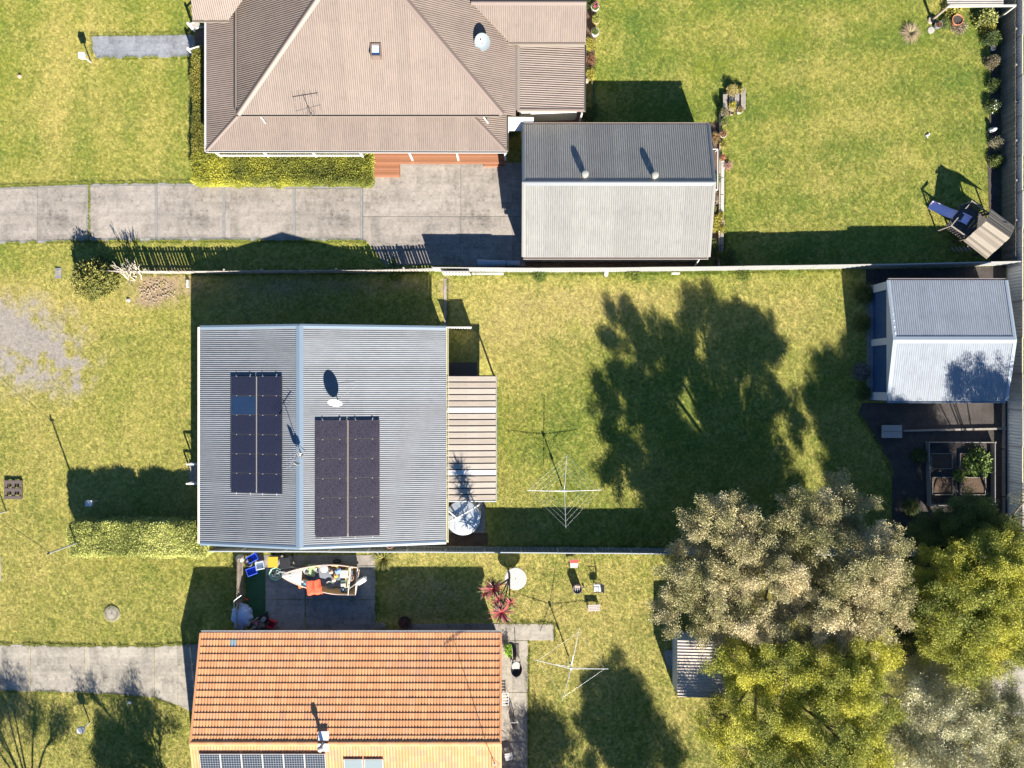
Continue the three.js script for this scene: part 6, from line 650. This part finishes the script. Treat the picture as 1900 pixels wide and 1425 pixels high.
  // green basin
  { const q = thing('plastic_basin', 'mint green octagonal basin of junk at the boat bow', 'basin', gnd(514, 1063)); part(q, 'basin_wall', lathe([[0, 0.02], [0.34, 0], [0.4, 0.28], [0.45, 0.3], [0.4, 0.3], [0.33, 0.05], [0, 0.05]], 8), mat([0.30, 0.48, 0.36], 0.5)); for (const [x, z, r, m] of [[0.1, 0.1, 0.13, M.whiteDull], [-0.1, -0.1, 0.11, M.black], [0.12, -0.14, 0.1, M.greyPlastic], [-0.13, 0.1, 0.09, M.cream]]) part(q, 'junk_ring', new THREE.TorusGeometry(r, 0.045, 6, 12).rotateX(1.2).translate(x, 0.26, z), m); }
  // bins
  const bin = (label, x, y, lidM, turn) => { const q = thing('wheelie_bin', label, 'wheelie bin', gnd(x, y), turn); const bodyG = new THREE.CylinderGeometry(0.42, 0.33, 0.95, 4, 1).rotateY(Math.PI / 4).translate(0, 0.5, 0); part(q, 'body', bodyG, M.greyPlastic); part(q, 'lid', rbox(0.64, 0.07, 0.68, 0, 1.01, 0, 0.03), lidM); part(q, 'handle', bar(V(-0.22, 0.98, -0.36), V(0.22, 0.98, -0.36), 0.02), M.black); for (const s of [-0.25, 0.25]) part(q, 'wheel', cyl(0.1, 0.1, 0.06, 0, 0, 0, 12).rotateZ(Math.PI / 2).translate(s, 0.1, -0.3), M.black); };
  bin('wheelie bin with bright yellow lid beside the slate fence', 515, 1036, mat([0.42, 0.28, 0.02], 0.5), 0); bin('dark wheelie bin beside the yellow lidded one', 537, 1038, M.black, 0.1);
  const crate = (label, x, y, h0, w, hh, d, m, turn) => { const q = thing('plastic_crate', label, 'crate', gnd(x, y, h0), turn); part(q, 'base', box(w, 0.03, d, 0, 0.02, 0), m); for (const s of [-1, 1]) { part(q, 'side_wall', box(w, hh, 0.025, 0, hh / 2, s * d / 2), m); part(q, 'side_wall', box(0.025, hh, d - 0.03, s * w / 2, hh / 2, 0), m); part(q, 'rim', box(w + 0.04, 0.03, 0.05, 0, hh, s * d / 2), m); } };
  const blue = mat([0.03, 0.085, 0.5], 0.5); crate('upper bright blue crate against the slate fence', 474, 1032, 0.3, 0.62, 0.32, 0.42, blue, 0.5); crate('lower bright blue crate on the turf strip', 470, 1058, 0.02, 0.62, 0.34, 0.45, blue, 0.35); crate('red crate beside the tiled roof gutter', 506, 1156, 0.02, 0.42, 0.32, 0.45, mat([0.45, 0.03, 0.045], 0.5), -0.45); crate('pale grey blue basket beside the blue crates', 487, 1046, 0.3, 0.5, 0.25, 0.45, mat([0.5, 0.55, 0.62], 0.6), 0.2);
  { const q = thing('car_tyre', 'black tyre lying on the blue crates', 'tyre', gnd(466, 1041, 0.45)); part(q, 'tyre', new THREE.TorusGeometry(0.2, 0.09, 10, 22).rotateX(Math.PI / 2), M.black); part(q, 'inner_rim', new THREE.TorusGeometry(0.12, 0.02, 6, 18).rotateX(Math.PI / 2), M.greyPlastic); }
  { const q = thing('gas_bottle', 'rounded white gas bottle behind the timber fence end', 'gas bottle', gnd(449, 1034)); part(q, 'cylinder', lathe([[0, 0], [0.22, 0.02], [0.26, 0.15], [0.26, 0.45], [0.2, 0.58], [0.08, 0.63], [0, 0.64]], 18), M.whiteDull); part(q, 'collar', cyl(0.1, 0.1, 0.12, 0, 0.7, 0, 10), M.whiteDull); }
  { // tarpaulin heap
    const q = thing('tarpaulin', 'crumpled blue grey tarpaulin heaped over a tall object', 'tarpaulin', gnd(455, 1138)), g2 = new THREE.IcosahedronGeometry(0.62, 5), a = g2.attributes.position; for (let i = 0; i < a.count; i++) { const x = a.getX(i), y = a.getY(i), z = a.getZ(i), an = Math.atan2(z, x), f = 1 + 0.20 * Math.abs(fbm(an * 3 + 20, y * 2 + 9, 3) - 0.5) * 4 * (y < 0.5 ? 1 : 0.4) + 0.10 * Math.sin(an * 9 + y * 6) * (y < 0.3 ? 1 : 0.2); a.setXYZ(i, x * f * 0.95, (y > 0 ? y * 0.75 : y) + 0.62, z * f * 1.15); } g2.computeVertexNormals(); part(q, 'sheet', g2, mat([0.26, 0.36, 0.55], 0.55)); part(q, 'guy_pole', bar(V(0.2, 0.1, 0.8), V(0.9, 0.35, 0.15), 0.03), M.whiteDull); }
  { const q = thing('lawn_mower', 'black lawn mower with pink handle beside the red crate', 'lawn mower', gnd(492, 1146), 0.4); part(q, 'deck', rbox(0.6, 0.2, 0.5, 0, 0.2, 0, 0.08), M.black); part(q, 'engine', cyl(0.15, 0.13, 0.2, 0.02, 0.4, 0, 12), M.greyPlastic); part(q, 'handle', merge([bar(V(-0.25, 0.25, -0.2), V(-1.0, 0.9, -0.2), 0.018), bar(V(-0.25, 0.25, 0.2), V(-1.0, 0.9, 0.2), 0.018), bar(V(-1.0, 0.9, -0.2), V(-1.0, 0.9, 0.2), 0.018)]), M.steel); part(q, 'grip', rbox(0.1, 0.06, 0.22, -0.45, 0.55, 0, 0.02), mat([0.6, 0.1, 0.22], 0.5)); for (const [x, z] of [[-0.25, -0.27], [-0.25, 0.27], [0.25, -0.27], [0.25, 0.27]]) part(q, 'wheel', cyl(0.1, 0.1, 0.06, 0, 0, 0, 12).rotateX(Math.PI / 2).translate(x, 0.1, z), M.black); }
  { const q = thing('covered_stack', 'dark grey covered stack against the tiled house wall', 'covered stack', gnd(482, 1157)); part(q, 'cover', rbox(0.8, 0.45, 0.55, 0, 0.23, 0, 0.12, 0.3), mat([0.12, 0.12, 0.12], 0.8)); part(q, 'strap', bar(V(0.1, 0.46, -0.3), V(-0.05, 0.47, 0.3), 0.02), M.black); }
  { const q = thing('red_ball', 'small red ball at the foot of the timber fence', 'ball', gnd(459, 1112)); part(q, 'ball_shell', new THREE.SphereGeometry(0.1, 14, 10).translate(0, 0.1, 0), mat([0.5, 0.02, 0.03], 0.5)); part(q, 'valve', cyl(0.015, 0.015, 0.02, 0, 0.2, 0, 6), M.white); }
  { const q = thing('metal_post_rail', 'thin steel rail propped on the timber fence top', 'rail', gnd(451, 1105)); part(q, 'rail_bar', bar(V(0.3, 1.2, -0.35), V(-0.15, 1.22, 0.0), 0.025), M.galv); part(q, 'rail_end', bar(V(-0.15, 1.22, 0.0), V(-0.15, 1.2, 0.6), 0.025), M.galv); }
  { const q = thing('half_barrel_planter', 'dark barrel planter with red foliage beside the garden path', 'planter', gnd(752, 1152)); part(q, 'barrel', lathe([[0.3, 0], [0.38, 0.35], [0.4, 0.36], [0.36, 0.34], [0.33, 0.25], [0, 0.25]], 18), M.timberDark); scatter(q, 'plant', leafHedge, Array.from({ length: 26 }, () => BASE.get(q).clone().add(V(rr(-0.25, 0.25), rr(0.3, 0.55), rr(-0.25, 0.25)))), blend([[0.08, 0.03, 0.03], [0.15, 0.04, 0.05], [0.1, 0.06, 0.03]])); }
  { const q = thing('paving_offcut', 'loose grey paver leaning by the tiled roof gutter', 'paver', gnd(705, 1160)); part(q, 'paver', rbox(0.6, 0.08, 0.35, 0, 0.06, 0, 0.01), M.concrete); part(q, 'paver', rbox(0.35, 0.06, 0.3, 0.2, 0.13, 0.02, 0.01), M.concreteOld); }
}
// ---------- lower back garden ----------
{
  const t = thing('round_table', 'round white garden table by the slate fence', 'table', gnd(956.5, 1068)), top = mat([0.44, 0.42, 0.39], 0.6, { map: weatherMap }); part(t, 'tabletop', lathe([[0, 0.8], [0.66, 0.8], [0.7, 0.79], [0.7, 0.76], [0, 0.755]], 36), top); part(t, 'pedestal', lathe([[0.35, 0], [0.33, 0.05], [0.1, 0.12], [0.07, 0.4], [0.12, 0.74], [0.2, 0.755]], 18), top); part(t, 'parasol_hole', cyl(0.03, 0.03, 0.01, 0, 0.803, 0, 10), M.dark);
  const chair = (label, x, y, turn, seatM, backM) => { const q = thing('garden_chair', label, 'garden chair', gnd(x, y), turn, 'folding chairs on the lower back lawn'); part(q, 'seat', rbox(0.5, 0.03, 0.46, 0, 0.42, 0, 0.01), seatM); const bk = rbox(0.5, 0.5, 0.03, 0, 0.26, 0, 0.01); bk.rotateX(-0.3); part(q, 'backrest', bk.translate(0, 0.43, -0.24), backM); for (const s of [-0.26, 0.26]) { part(q, 'leg', bar(V(s, 0, 0.22), V(s, 0.62, -0.16), 0.014), M.dark); part(q, 'leg', bar(V(s, 0, -0.3), V(s, 0.62, 0.18), 0.014), M.dark); part(q, 'armrest', rbox(0.045, 0.025, 0.45, s, 0.63, 0, 0.01), M.dark); } };
  chair('folding chair with red and pink towel against the slate fence', 1063.5, 1044, 0.05, M.whiteDull, mat([0.62, 0.3, 0.28], 0.8)); chair('grey folding chair turned sideways on the lower lawn', 1107, 1087, -1.55, mat([0.5, 0.5, 0.47], 0.7), mat([0.12, 0.12, 0.12], 0.7));
  { const q = thing('towel', 'red towel hanging over the folding chair back', 'towel', gnd(1063.5, 1036, 0.6)); part(q, 'cloth', rbox(0.52, 0.05, 0.2, 0, 0.3, 0, 0.02), mat([0.5, 0.06, 0.04], 0.85)); part(q, 'pink_fold', rbox(0.5, 0.03, 0.2, 0, 0.28, 0.18, 0.01), mat([0.68, 0.42, 0.4], 0.85)); }
  { const q = thing('fire_drum', 'dark round drum on the lower lawn', 'drum', gnd(1070, 1089)), r = 0.28; part(q, 'drum_wall', lathe([[r, 0], [r, 0.28], [r + 0.015, 0.29], [r, 0.3], [r, 0.58], [r + 0.015, 0.6], [r - 0.03, 0.6], [r - 0.03, 0.08], [0, 0.08]], 24), mat([0.10, 0.085, 0.09], 0.6)); part(q, 'grate', merge([box(0.5, 0.02, 0.03, 0, 0.5, 0), box(0.03, 0.02, 0.5, 0, 0.52, 0), box(0.03, 0.02, 0.44, 0.13, 0.52, 0), box(0.03, 0.02, 0.44, -0.13, 0.52, 0)]), M.steel); part(q, 'kindling', rbox(0.35, 0.06, 0.12, 0, 0.57, -0.16, 0.02), M.terraPale); }
  { const q = thing('paper_cup', 'small white cup beside the dark drum', 'cup', gnd(1083, 1089)); part(q, 'cup', lathe([[0.05, 0], [0.07, 0.16], [0.06, 0.16], [0.045, 0.02], [0, 0.02]], 12), M.white); part(q, 'base_ring', cyl(0.055, 0.055, 0.015, 0, 0.008, 0, 10), M.whiteDull); }
  { const q = thing('slatted_stool', 'small white slatted stool on the lower lawn', 'stool', gnd(1101, 1125), 0.05); for (let i = 0; i < 4; i++) part(q, 'slat', rbox(0.78, 0.03, 0.09, 0, 0.34, -0.16 + i * 0.107, 0.01), mat([0.36, 0.31, 0.29], 0.7)); for (const [x, z] of [[-0.33, -0.14], [0.33, -0.14], [-0.33, 0.14], [0.33, 0.14]]) part(q, 'leg', box(0.05, 0.33, 0.05, x, 0.165, z), M.terraPale); }
  // wheelbarrow on the path
  { const q = thing('wheelbarrow', 'upright wheelbarrow with grey tray on the garden path', 'wheelbarrow', gnd(958, 1226)); const tray = new THREE.CylinderGeometry(0.36, 0.2, 0.3, 24, 1, true); tray.scale(1, 1, 1.35); part(q, 'tray', tray.translate(0, 0.55, 0.3), M.dark); part(q, 'tray_floor', new THREE.CircleGeometry(0.21, 20).rotateX(-Math.PI / 2).scale(1, 1, 1.35).translate(0, 0.42, 0.3), M.dark); part(q, 'sheet_load', rbox(0.5, 0.05, 0.45, -0.05, 0.62, 0.06, 0.02), M.whiteDull); for (const s of [-0.28, 0.28]) { part(q, 'handle', bar(V(s * 0.6, 0.4, 0.6), V(s, 0.72, -1.05), 0.02), M.timberPale); part(q, 'leg', bar(V(s, 0, -0.1), V(s * 0.8, 0.5, 0.1), 0.016), M.steel); } part(q, 'wheel', new THREE.TorusGeometry(0.15, 0.05, 8, 18).rotateY(Math.PI / 2).translate(0, 0.2, 0.85), M.black); }
  { const q = thing('doormat', 'dark brown mat on the garden path', 'mat', gnd(953, 1206)); part(q, 'mat_body', rbox(0.62, 0.03, 0.8, 0, 0.05, 0, 0.012), mat([0.08, 0.065, 0.055], 0.95)); part(q, 'mat_border', rbox(0.66, 0.02, 0.84, 0, 0.042, 0, 0.008), M.black); }
  { const q = thing('potted_plant', 'bright lime green potted plant at the tiled roof corner', 'potted plant', gnd(942, 1203)); part(q, 'pot', lathe([[0, 0], [0.12, 0], [0.16, 0.25], [0.13, 0.25], [0.1, 0.05]], 14), M.black); scatter(q, 'leaves', leafHedge, Array.from({ length: 26 }, () => BASE.get(q).clone().add(V(rr(-0.2, 0.15), rr(0.25, 0.6), rr(-0.25, 0.25)))), blend([[0.15, 0.3, 0.02], [0.25, 0.42, 0.03], [0.3, 0.5, 0.04]])); }
  { const q = thing('slatted_chair', 'white slatted folding chair on the shaded path', 'garden chair', gnd(938, 1292)); for (let i = 0; i < 5; i++) part(q, 'slat', box(0.36, 0.03, 0.05, 0, 0.42, -0.38 + i * 0.19), M.white); for (const s of [-0.19, 0.19]) { part(q, 'side_rail', box(0.03, 0.03, 0.85, s, 0.43, 0), M.white); part(q, 'leg', bar(V(s, 0, 0.35), V(s, 0.42, 0.1), 0.014), M.white); part(q, 'leg', bar(V(s, 0, -0.3), V(s, 0.42, 0), 0.014), M.white); } }
  { const q = thing('bicycle', 'black bicycle parked on the shaded path', 'bicycle', gnd(954, 1338), Math.PI / 2 + 0.08); for (const x of [-0.5, 0.5]) { const w = part(q, 'wheel', new THREE.TorusGeometry(0.32, 0.03, 8, 26).translate(x, 0.35, 0), M.black); const sp = []; for (let i = 0; i < 6; i++) sp.push(bar(V(x + 0.31 * Math.cos(i * Math.PI / 6), 0.35 + 0.31 * Math.sin(i * Math.PI / 6), 0), V(x - 0.31 * Math.cos(i * Math.PI / 6), 0.35 - 0.31 * Math.sin(i * Math.PI / 6), 0), 0.004, 4)); part(w, 'spokes', merge(sp), M.steel); } part(q, 'frame', merge([bar(V(-0.5, 0.35, 0), V(-0.12, 0.3, 0), 0.018), bar(V(-0.12, 0.3, 0), V(-0.2, 0.85, 0), 0.018), bar(V(-0.12, 0.3, 0), V(0.36, 0.72, 0), 0.02), bar(V(-0.18, 0.72, 0), V(0.36, 0.75, 0), 0.018), bar(V(0.5, 0.35, 0), V(0.34, 0.95, 0), 0.018), bar(V(-0.5, 0.35, 0), V(-0.18, 0.7, 0), 0.014)]), mat([0.05, 0.02, 0.02], 0.4)); part(q, 'saddle', rbox(0.26, 0.06, 0.14, -0.22, 0.9, 0, 0.03), M.black); part(q, 'handlebar', bar(V(0.33, 0.97, -0.28), V(0.33, 0.97, 0.28), 0.014), M.steel); part(q, 'pedals', box(0.1, 0.03, 0.3, -0.12, 0.28, 0), M.dark); }
  { const q = thing('office_chair', 'white patterned metal chair at the lower end of the path', 'garden chair', gnd(944, 1398), 0.2); part(q, 'seat', rbox(0.5, 0.04, 0.46, 0, 0.42, 0, 0.05), mat([0.62, 0.6, 0.58], 0.6, { map: speckMap })); part(q, 'back_hoop', new THREE.TorusGeometry(0.22, 0.02, 8, 20, Math.PI).translate(0, 0.6, -0.24), M.white); for (const [x, z] of [[-0.2, -0.2], [0.2, -0.2], [-0.2, 0.2], [0.2, 0.2]]) part(q, 'leg', bar(V(x, 0.42, z), V(x * 1.2, 0, z * 1.2), 0.014), M.white); }
  { const q = thing('tarp_roll', 'long rolled blue grey tarp lying along the pale metal fence', 'tarp roll', gnd(925, 489)); const g = new THREE.CylinderGeometry(0.22, 0.16, 2.7, 12, 8).rotateZ(Math.PI / 2), a = g.attributes.position; for (let i = 0; i < a.count; i++) { const f = 0.8 + 0.5 * fbm(a.getX(i) * 2 + 9, a.getZ(i) * 6 + a.getY(i) * 5 + 9, 2); a.setY(i, a.getY(i) * f); a.setZ(i, a.getZ(i) * f); } g.computeVertexNormals(); part(q, 'roll', g.translate(0, 0.2, 0), mat([0.30, 0.36, 0.42], 0.6)); part(q, 'tie', new THREE.TorusGeometry(0.2, 0.02, 6, 14).rotateY(Math.PI / 2).translate(0.5, 0.2, 0), M.dark); }
  { const q = thing('fence_light', 'white oval meter cover at the foot of the pale metal fence', 'cover', gnd(1124, 507)); part(q, 'cover', new THREE.SphereGeometry(0.2, 14, 10).scale(0.75, 0.8, 1.2).translate(0, 0.14, 0), M.white); part(q, 'base', box(0.24, 0.06, 0.4, 0, 0.03, 0), M.concrete); }
  { const q = thing('concrete_kerb', 'pale concrete kerb strip at the foot of the pale metal fence', 'kerb', gnd(905, 508)); part(q, 'kerb_block', rbox(2.05, 0.1, 0.16, 0, 0.05, 0, 0.02), M.whiteDull); part(q, 'kerb_block', rbox(0.55, 0.1, 0.16, 12.0, 0.05, -0.02, 0.02), M.whiteDull); }
  for (const [x, r, l] of [[735, 0.3, 'small weeds along the driveway fence foot'], [1175, 0.4, 'bright green weeds at the foot of the pale metal fence'], [1000, 0.35, 'short green weeds near the fence gate'], [1380, 0.35, 'green weed tuft at the fence above the tree shadow']]) shrub(l, x, 512, r, 0.16, [[0.06, 0.1, 0.015], [0.12, 0.17, 0.02], [0.2, 0.22, 0.03]]);
}
// ---------- grass ----------
{
  const inPoly = (x, y, p) => { let c = false; for (let i = 0, j = p.length - 1; i < p.length; j = i++) { const [xi, yi] = p[i], [xj, yj] = p[j]; if ((yi > y) != (yj > y) && x < (xj - xi) * (y - yi) / (yj - yi) + xi) c = !c; } return c; };
  const cell = 4, gw = Math.ceil((LX1 - LX0) / cell), gh = Math.ceil((LY1 - LY0) / cell), grid = new Uint8Array(gw * gh); const boxes = PAVED.map((p) => [Math.min(...p.map((q) => q[0])), Math.min(...p.map((q) => q[1])), Math.max(...p.map((q) => q[0])), Math.max(...p.map((q) => q[1]))]);
  for (let j = 0; j < gh; j++) for (let i = 0; i < gw; i++) { const x0 = LX0 + i * cell, y0 = LY0 + j * cell; let n = 0; for (let k = 0; k < PAVED.length; k++) { const b = boxes[k]; if (x0 > b[2] || x0 + cell < b[0] || y0 > b[3] || y0 + cell < b[1]) continue; n = 1; break; } grid[j * gw + i] = n; }
  const blocked = (x, y) => { const i = Math.floor((x - LX0) / cell), j = Math.floor((y - LY0) / cell); if (!grid[j * gw + i]) return false; for (let k = 0; k < PAVED.length; k++) { const b = boxes[k]; if (x < b[0] || x > b[2] || y < b[1] || y > b[3]) continue; if (inPoly(x, y, PAVED[k])) return true; } return false; };
  const tuft = (n, len) => { const pos = []; for (let i = 0; i < n; i++) { const a = rr(0, 6.28), l = len * rr(0.6, 1.2), r = rr(0, 0.045), b = rr(0, 6.28), px = Math.cos(b) * r, pz = Math.sin(b) * r, e = rr(0.35, 1.1), w = 0.006, s = [-Math.sin(a) * w, Math.cos(a) * w]; pos.push(px + s[0], 0, pz + s[1], px - s[0], 0, pz - s[1], px + Math.cos(a) * l * Math.cos(e), l * Math.sin(e), pz + Math.sin(a) * l * Math.cos(e)); } const g = new THREE.BufferGeometry(); g.setAttribute('position', new THREE.Float32BufferAttribute(pos, 3)); g.computeVertexNormals(); return g; };
  const N = 420000, geo = tuft(16, 0.07), m = new THREE.InstancedMesh(geo, mat([1, 1, 1], 0.75), N), M4 = new THREE.Matrix4(), q = new THREE.Quaternion(), sc = V(1, 1, 1), c = new THREE.Color(), tmp = [0, 0, 0, 0], Y = V(0, 1, 0), p = V(0, 0, 0); let k = 0;
  for (let g = 0; k < N && g < N * 4; g++) { const x = rr(-40, 1960), y = rr(-40, 1500); if (blocked(x, y)) continue; lawnColor(x, y, tmp); if (rnd() < tmp[3] * 1.15) continue; const d = 0.75 + 0.6 * vn(x / 5 + 3, y / 5); p.set((x - 950) / S, 0, (y - 712.5) / S); q.setFromAxisAngle(Y, rr(0, 6.28)); sc.set(d, d * rr(0.6, 1.2), d); M4.compose(p, q, sc); m.setMatrixAt(k, M4); const v = rr(0.85, 1.3); c.setRGB(tmp[0] * v, tmp[1] * v, tmp[2] * v); m.setColorAt(k, c); k++; }
  m.count = k; m.name = 'grass'; m.userData = { kind: 'stuff', label: 'short patchy mown grass covering the lawns', category: 'grass' }; m.castShadow = m.receiveShadow = true; scene.add(m);
}
{ // longer unmown grass along fences, walls and paving edges
  const tall = (() => { const pos = []; for (let i = 0; i < 14; i++) { const a = rr(0, 6.28), l = 0.17 * rr(0.5, 1.2), r = rr(0, 0.06), b = rr(0, 6.28), px = Math.cos(b) * r, pz = Math.sin(b) * r, e = rr(0.5, 1.3), w = 0.008, s = [-Math.sin(a) * w, Math.cos(a) * w]; pos.push(px + s[0], 0, pz + s[1], px - s[0], 0, pz - s[1], px + Math.cos(a) * l * Math.cos(e), l * Math.sin(e), pz + Math.sin(a) * l * Math.cos(e)); } const g = new THREE.BufferGeometry(); g.setAttribute('position', new THREE.Float32BufferAttribute(pos, 3)); g.computeVertexNormals(); return g; })();
  // [points, spread, tufts per map unit]
  const runs = [[[[-40, 348], [165, 340.5], [370, 338.5]], 1.6, 3], [[[-40, 453], [165, 448], [673, 448], [680, 450]], 1.8, 3], [[[166.5, 342], [166.8, 447]], 0.7, 1.6], [[[168, 66], [288, 64.5], [357, 62.5]], 1.2, 2.6], [[[180, 109.5], [368, 107]], 1.4, 2.6], [[[170, 68], [172, 108]], 1.2, 2], [[[-40, 1194], [157, 1198], [287, 1198.5], [365, 1193]], 1.3, 2.6], [[[-40, 1282], [157, 1286], [287, 1295], [355, 1326]], 1.5, 2.6], [[[210, 510], [806, 506]], 2.6, 2.2], [[[830, 508], [1300, 506], [1560, 501]], 3.2, 3.4], [[[380, 1018], [900, 1018.5], [1300, 1021]], 2.0, 1.6], [[[900, 1012], [1300, 1015]], 2.4, 2], [[[698.5, 1050], [698.5, 1150]], 1.4, 2], [[[981, 1190], [981, 1425]], 1.3, 2.2], [[[928, 1156], [1028, 1156]], 1.2, 2], [[[1029, 1157], [1029, 1188]], 1.0, 2], [[[1345, 300], [1345, 490]], 1.6, 2.2], [[[1384, 168], [1384, 208]], 1.2, 2], [[[1655, 880], [1642, 846], [1605, 786], [1590, 766]], 1.6, 2.6], [[[160, 1021], [400, 1021]], 1.8, 2.4], [[[158, 965], [158, 1018]], 1.5, 2.4], [[[1252, 1180], [1254, 1290]], 2, 2.2], [[[918, 700], [918, 926]], 1.6, 1.6], [[[831, 520], [831, 600]], 1.4, 1.6], [[[195, 1138], [208, 1124], [222, 1138], [208, 1153], [195, 1138]], 0.8, 2]];
  const list = []; for (const [pts, sp, dn] of runs) for (let i = 0; i + 1 < pts.length; i++) { const [x0, y0] = pts[i], [x1, y1] = pts[i + 1], L = Math.hypot(x1 - x0, y1 - y0), nx = -(y1 - y0) / L, ny = (x1 - x0) / L; for (let k = 0; k < L * dn; k++) { const t = rnd(), f = (rnd() + rnd() + rnd() - 1.5) * sp, x = x0 + (x1 - x0) * t + nx * f, y = y0 + (y1 - y0) * t + ny * f; if (vn(x / 9 + 80, y / 9) > 0.28) list.push([x, y]); } }
  const m = new THREE.InstancedMesh(tall, mat([1, 1, 1], 0.75), list.length), M4 = new THREE.Matrix4(), q = new THREE.Quaternion(), c = new THREE.Color(), tmp = [0, 0, 0, 0]; list.forEach(([x, y], i) => { q.setFromAxisAngle(V(0, 1, 0), rr(0, 6.28)); const s = rr(0.45, 1.1); M4.compose(gnd(x, y, 0.005), q, V(s, s, s)); m.setMatrixAt(i, M4); lawnColor(x, y, tmp); const g = mixv([tmp[0], tmp[1], tmp[2]], [0.15, 0.2, 0.02], 0.5), v = rr(0.8, 1.25); c.setRGB(g[0] * v, g[1] * v, g[2] * v); m.setColorAt(i, c); }); m.name = 'long_grass'; m.userData = { kind: 'stuff', label: 'longer unmown grass along fences and paving edges', category: 'grass' }; m.castShadow = m.receiveShadow = true; scene.add(m);
}
renderer.render(scene, camera);
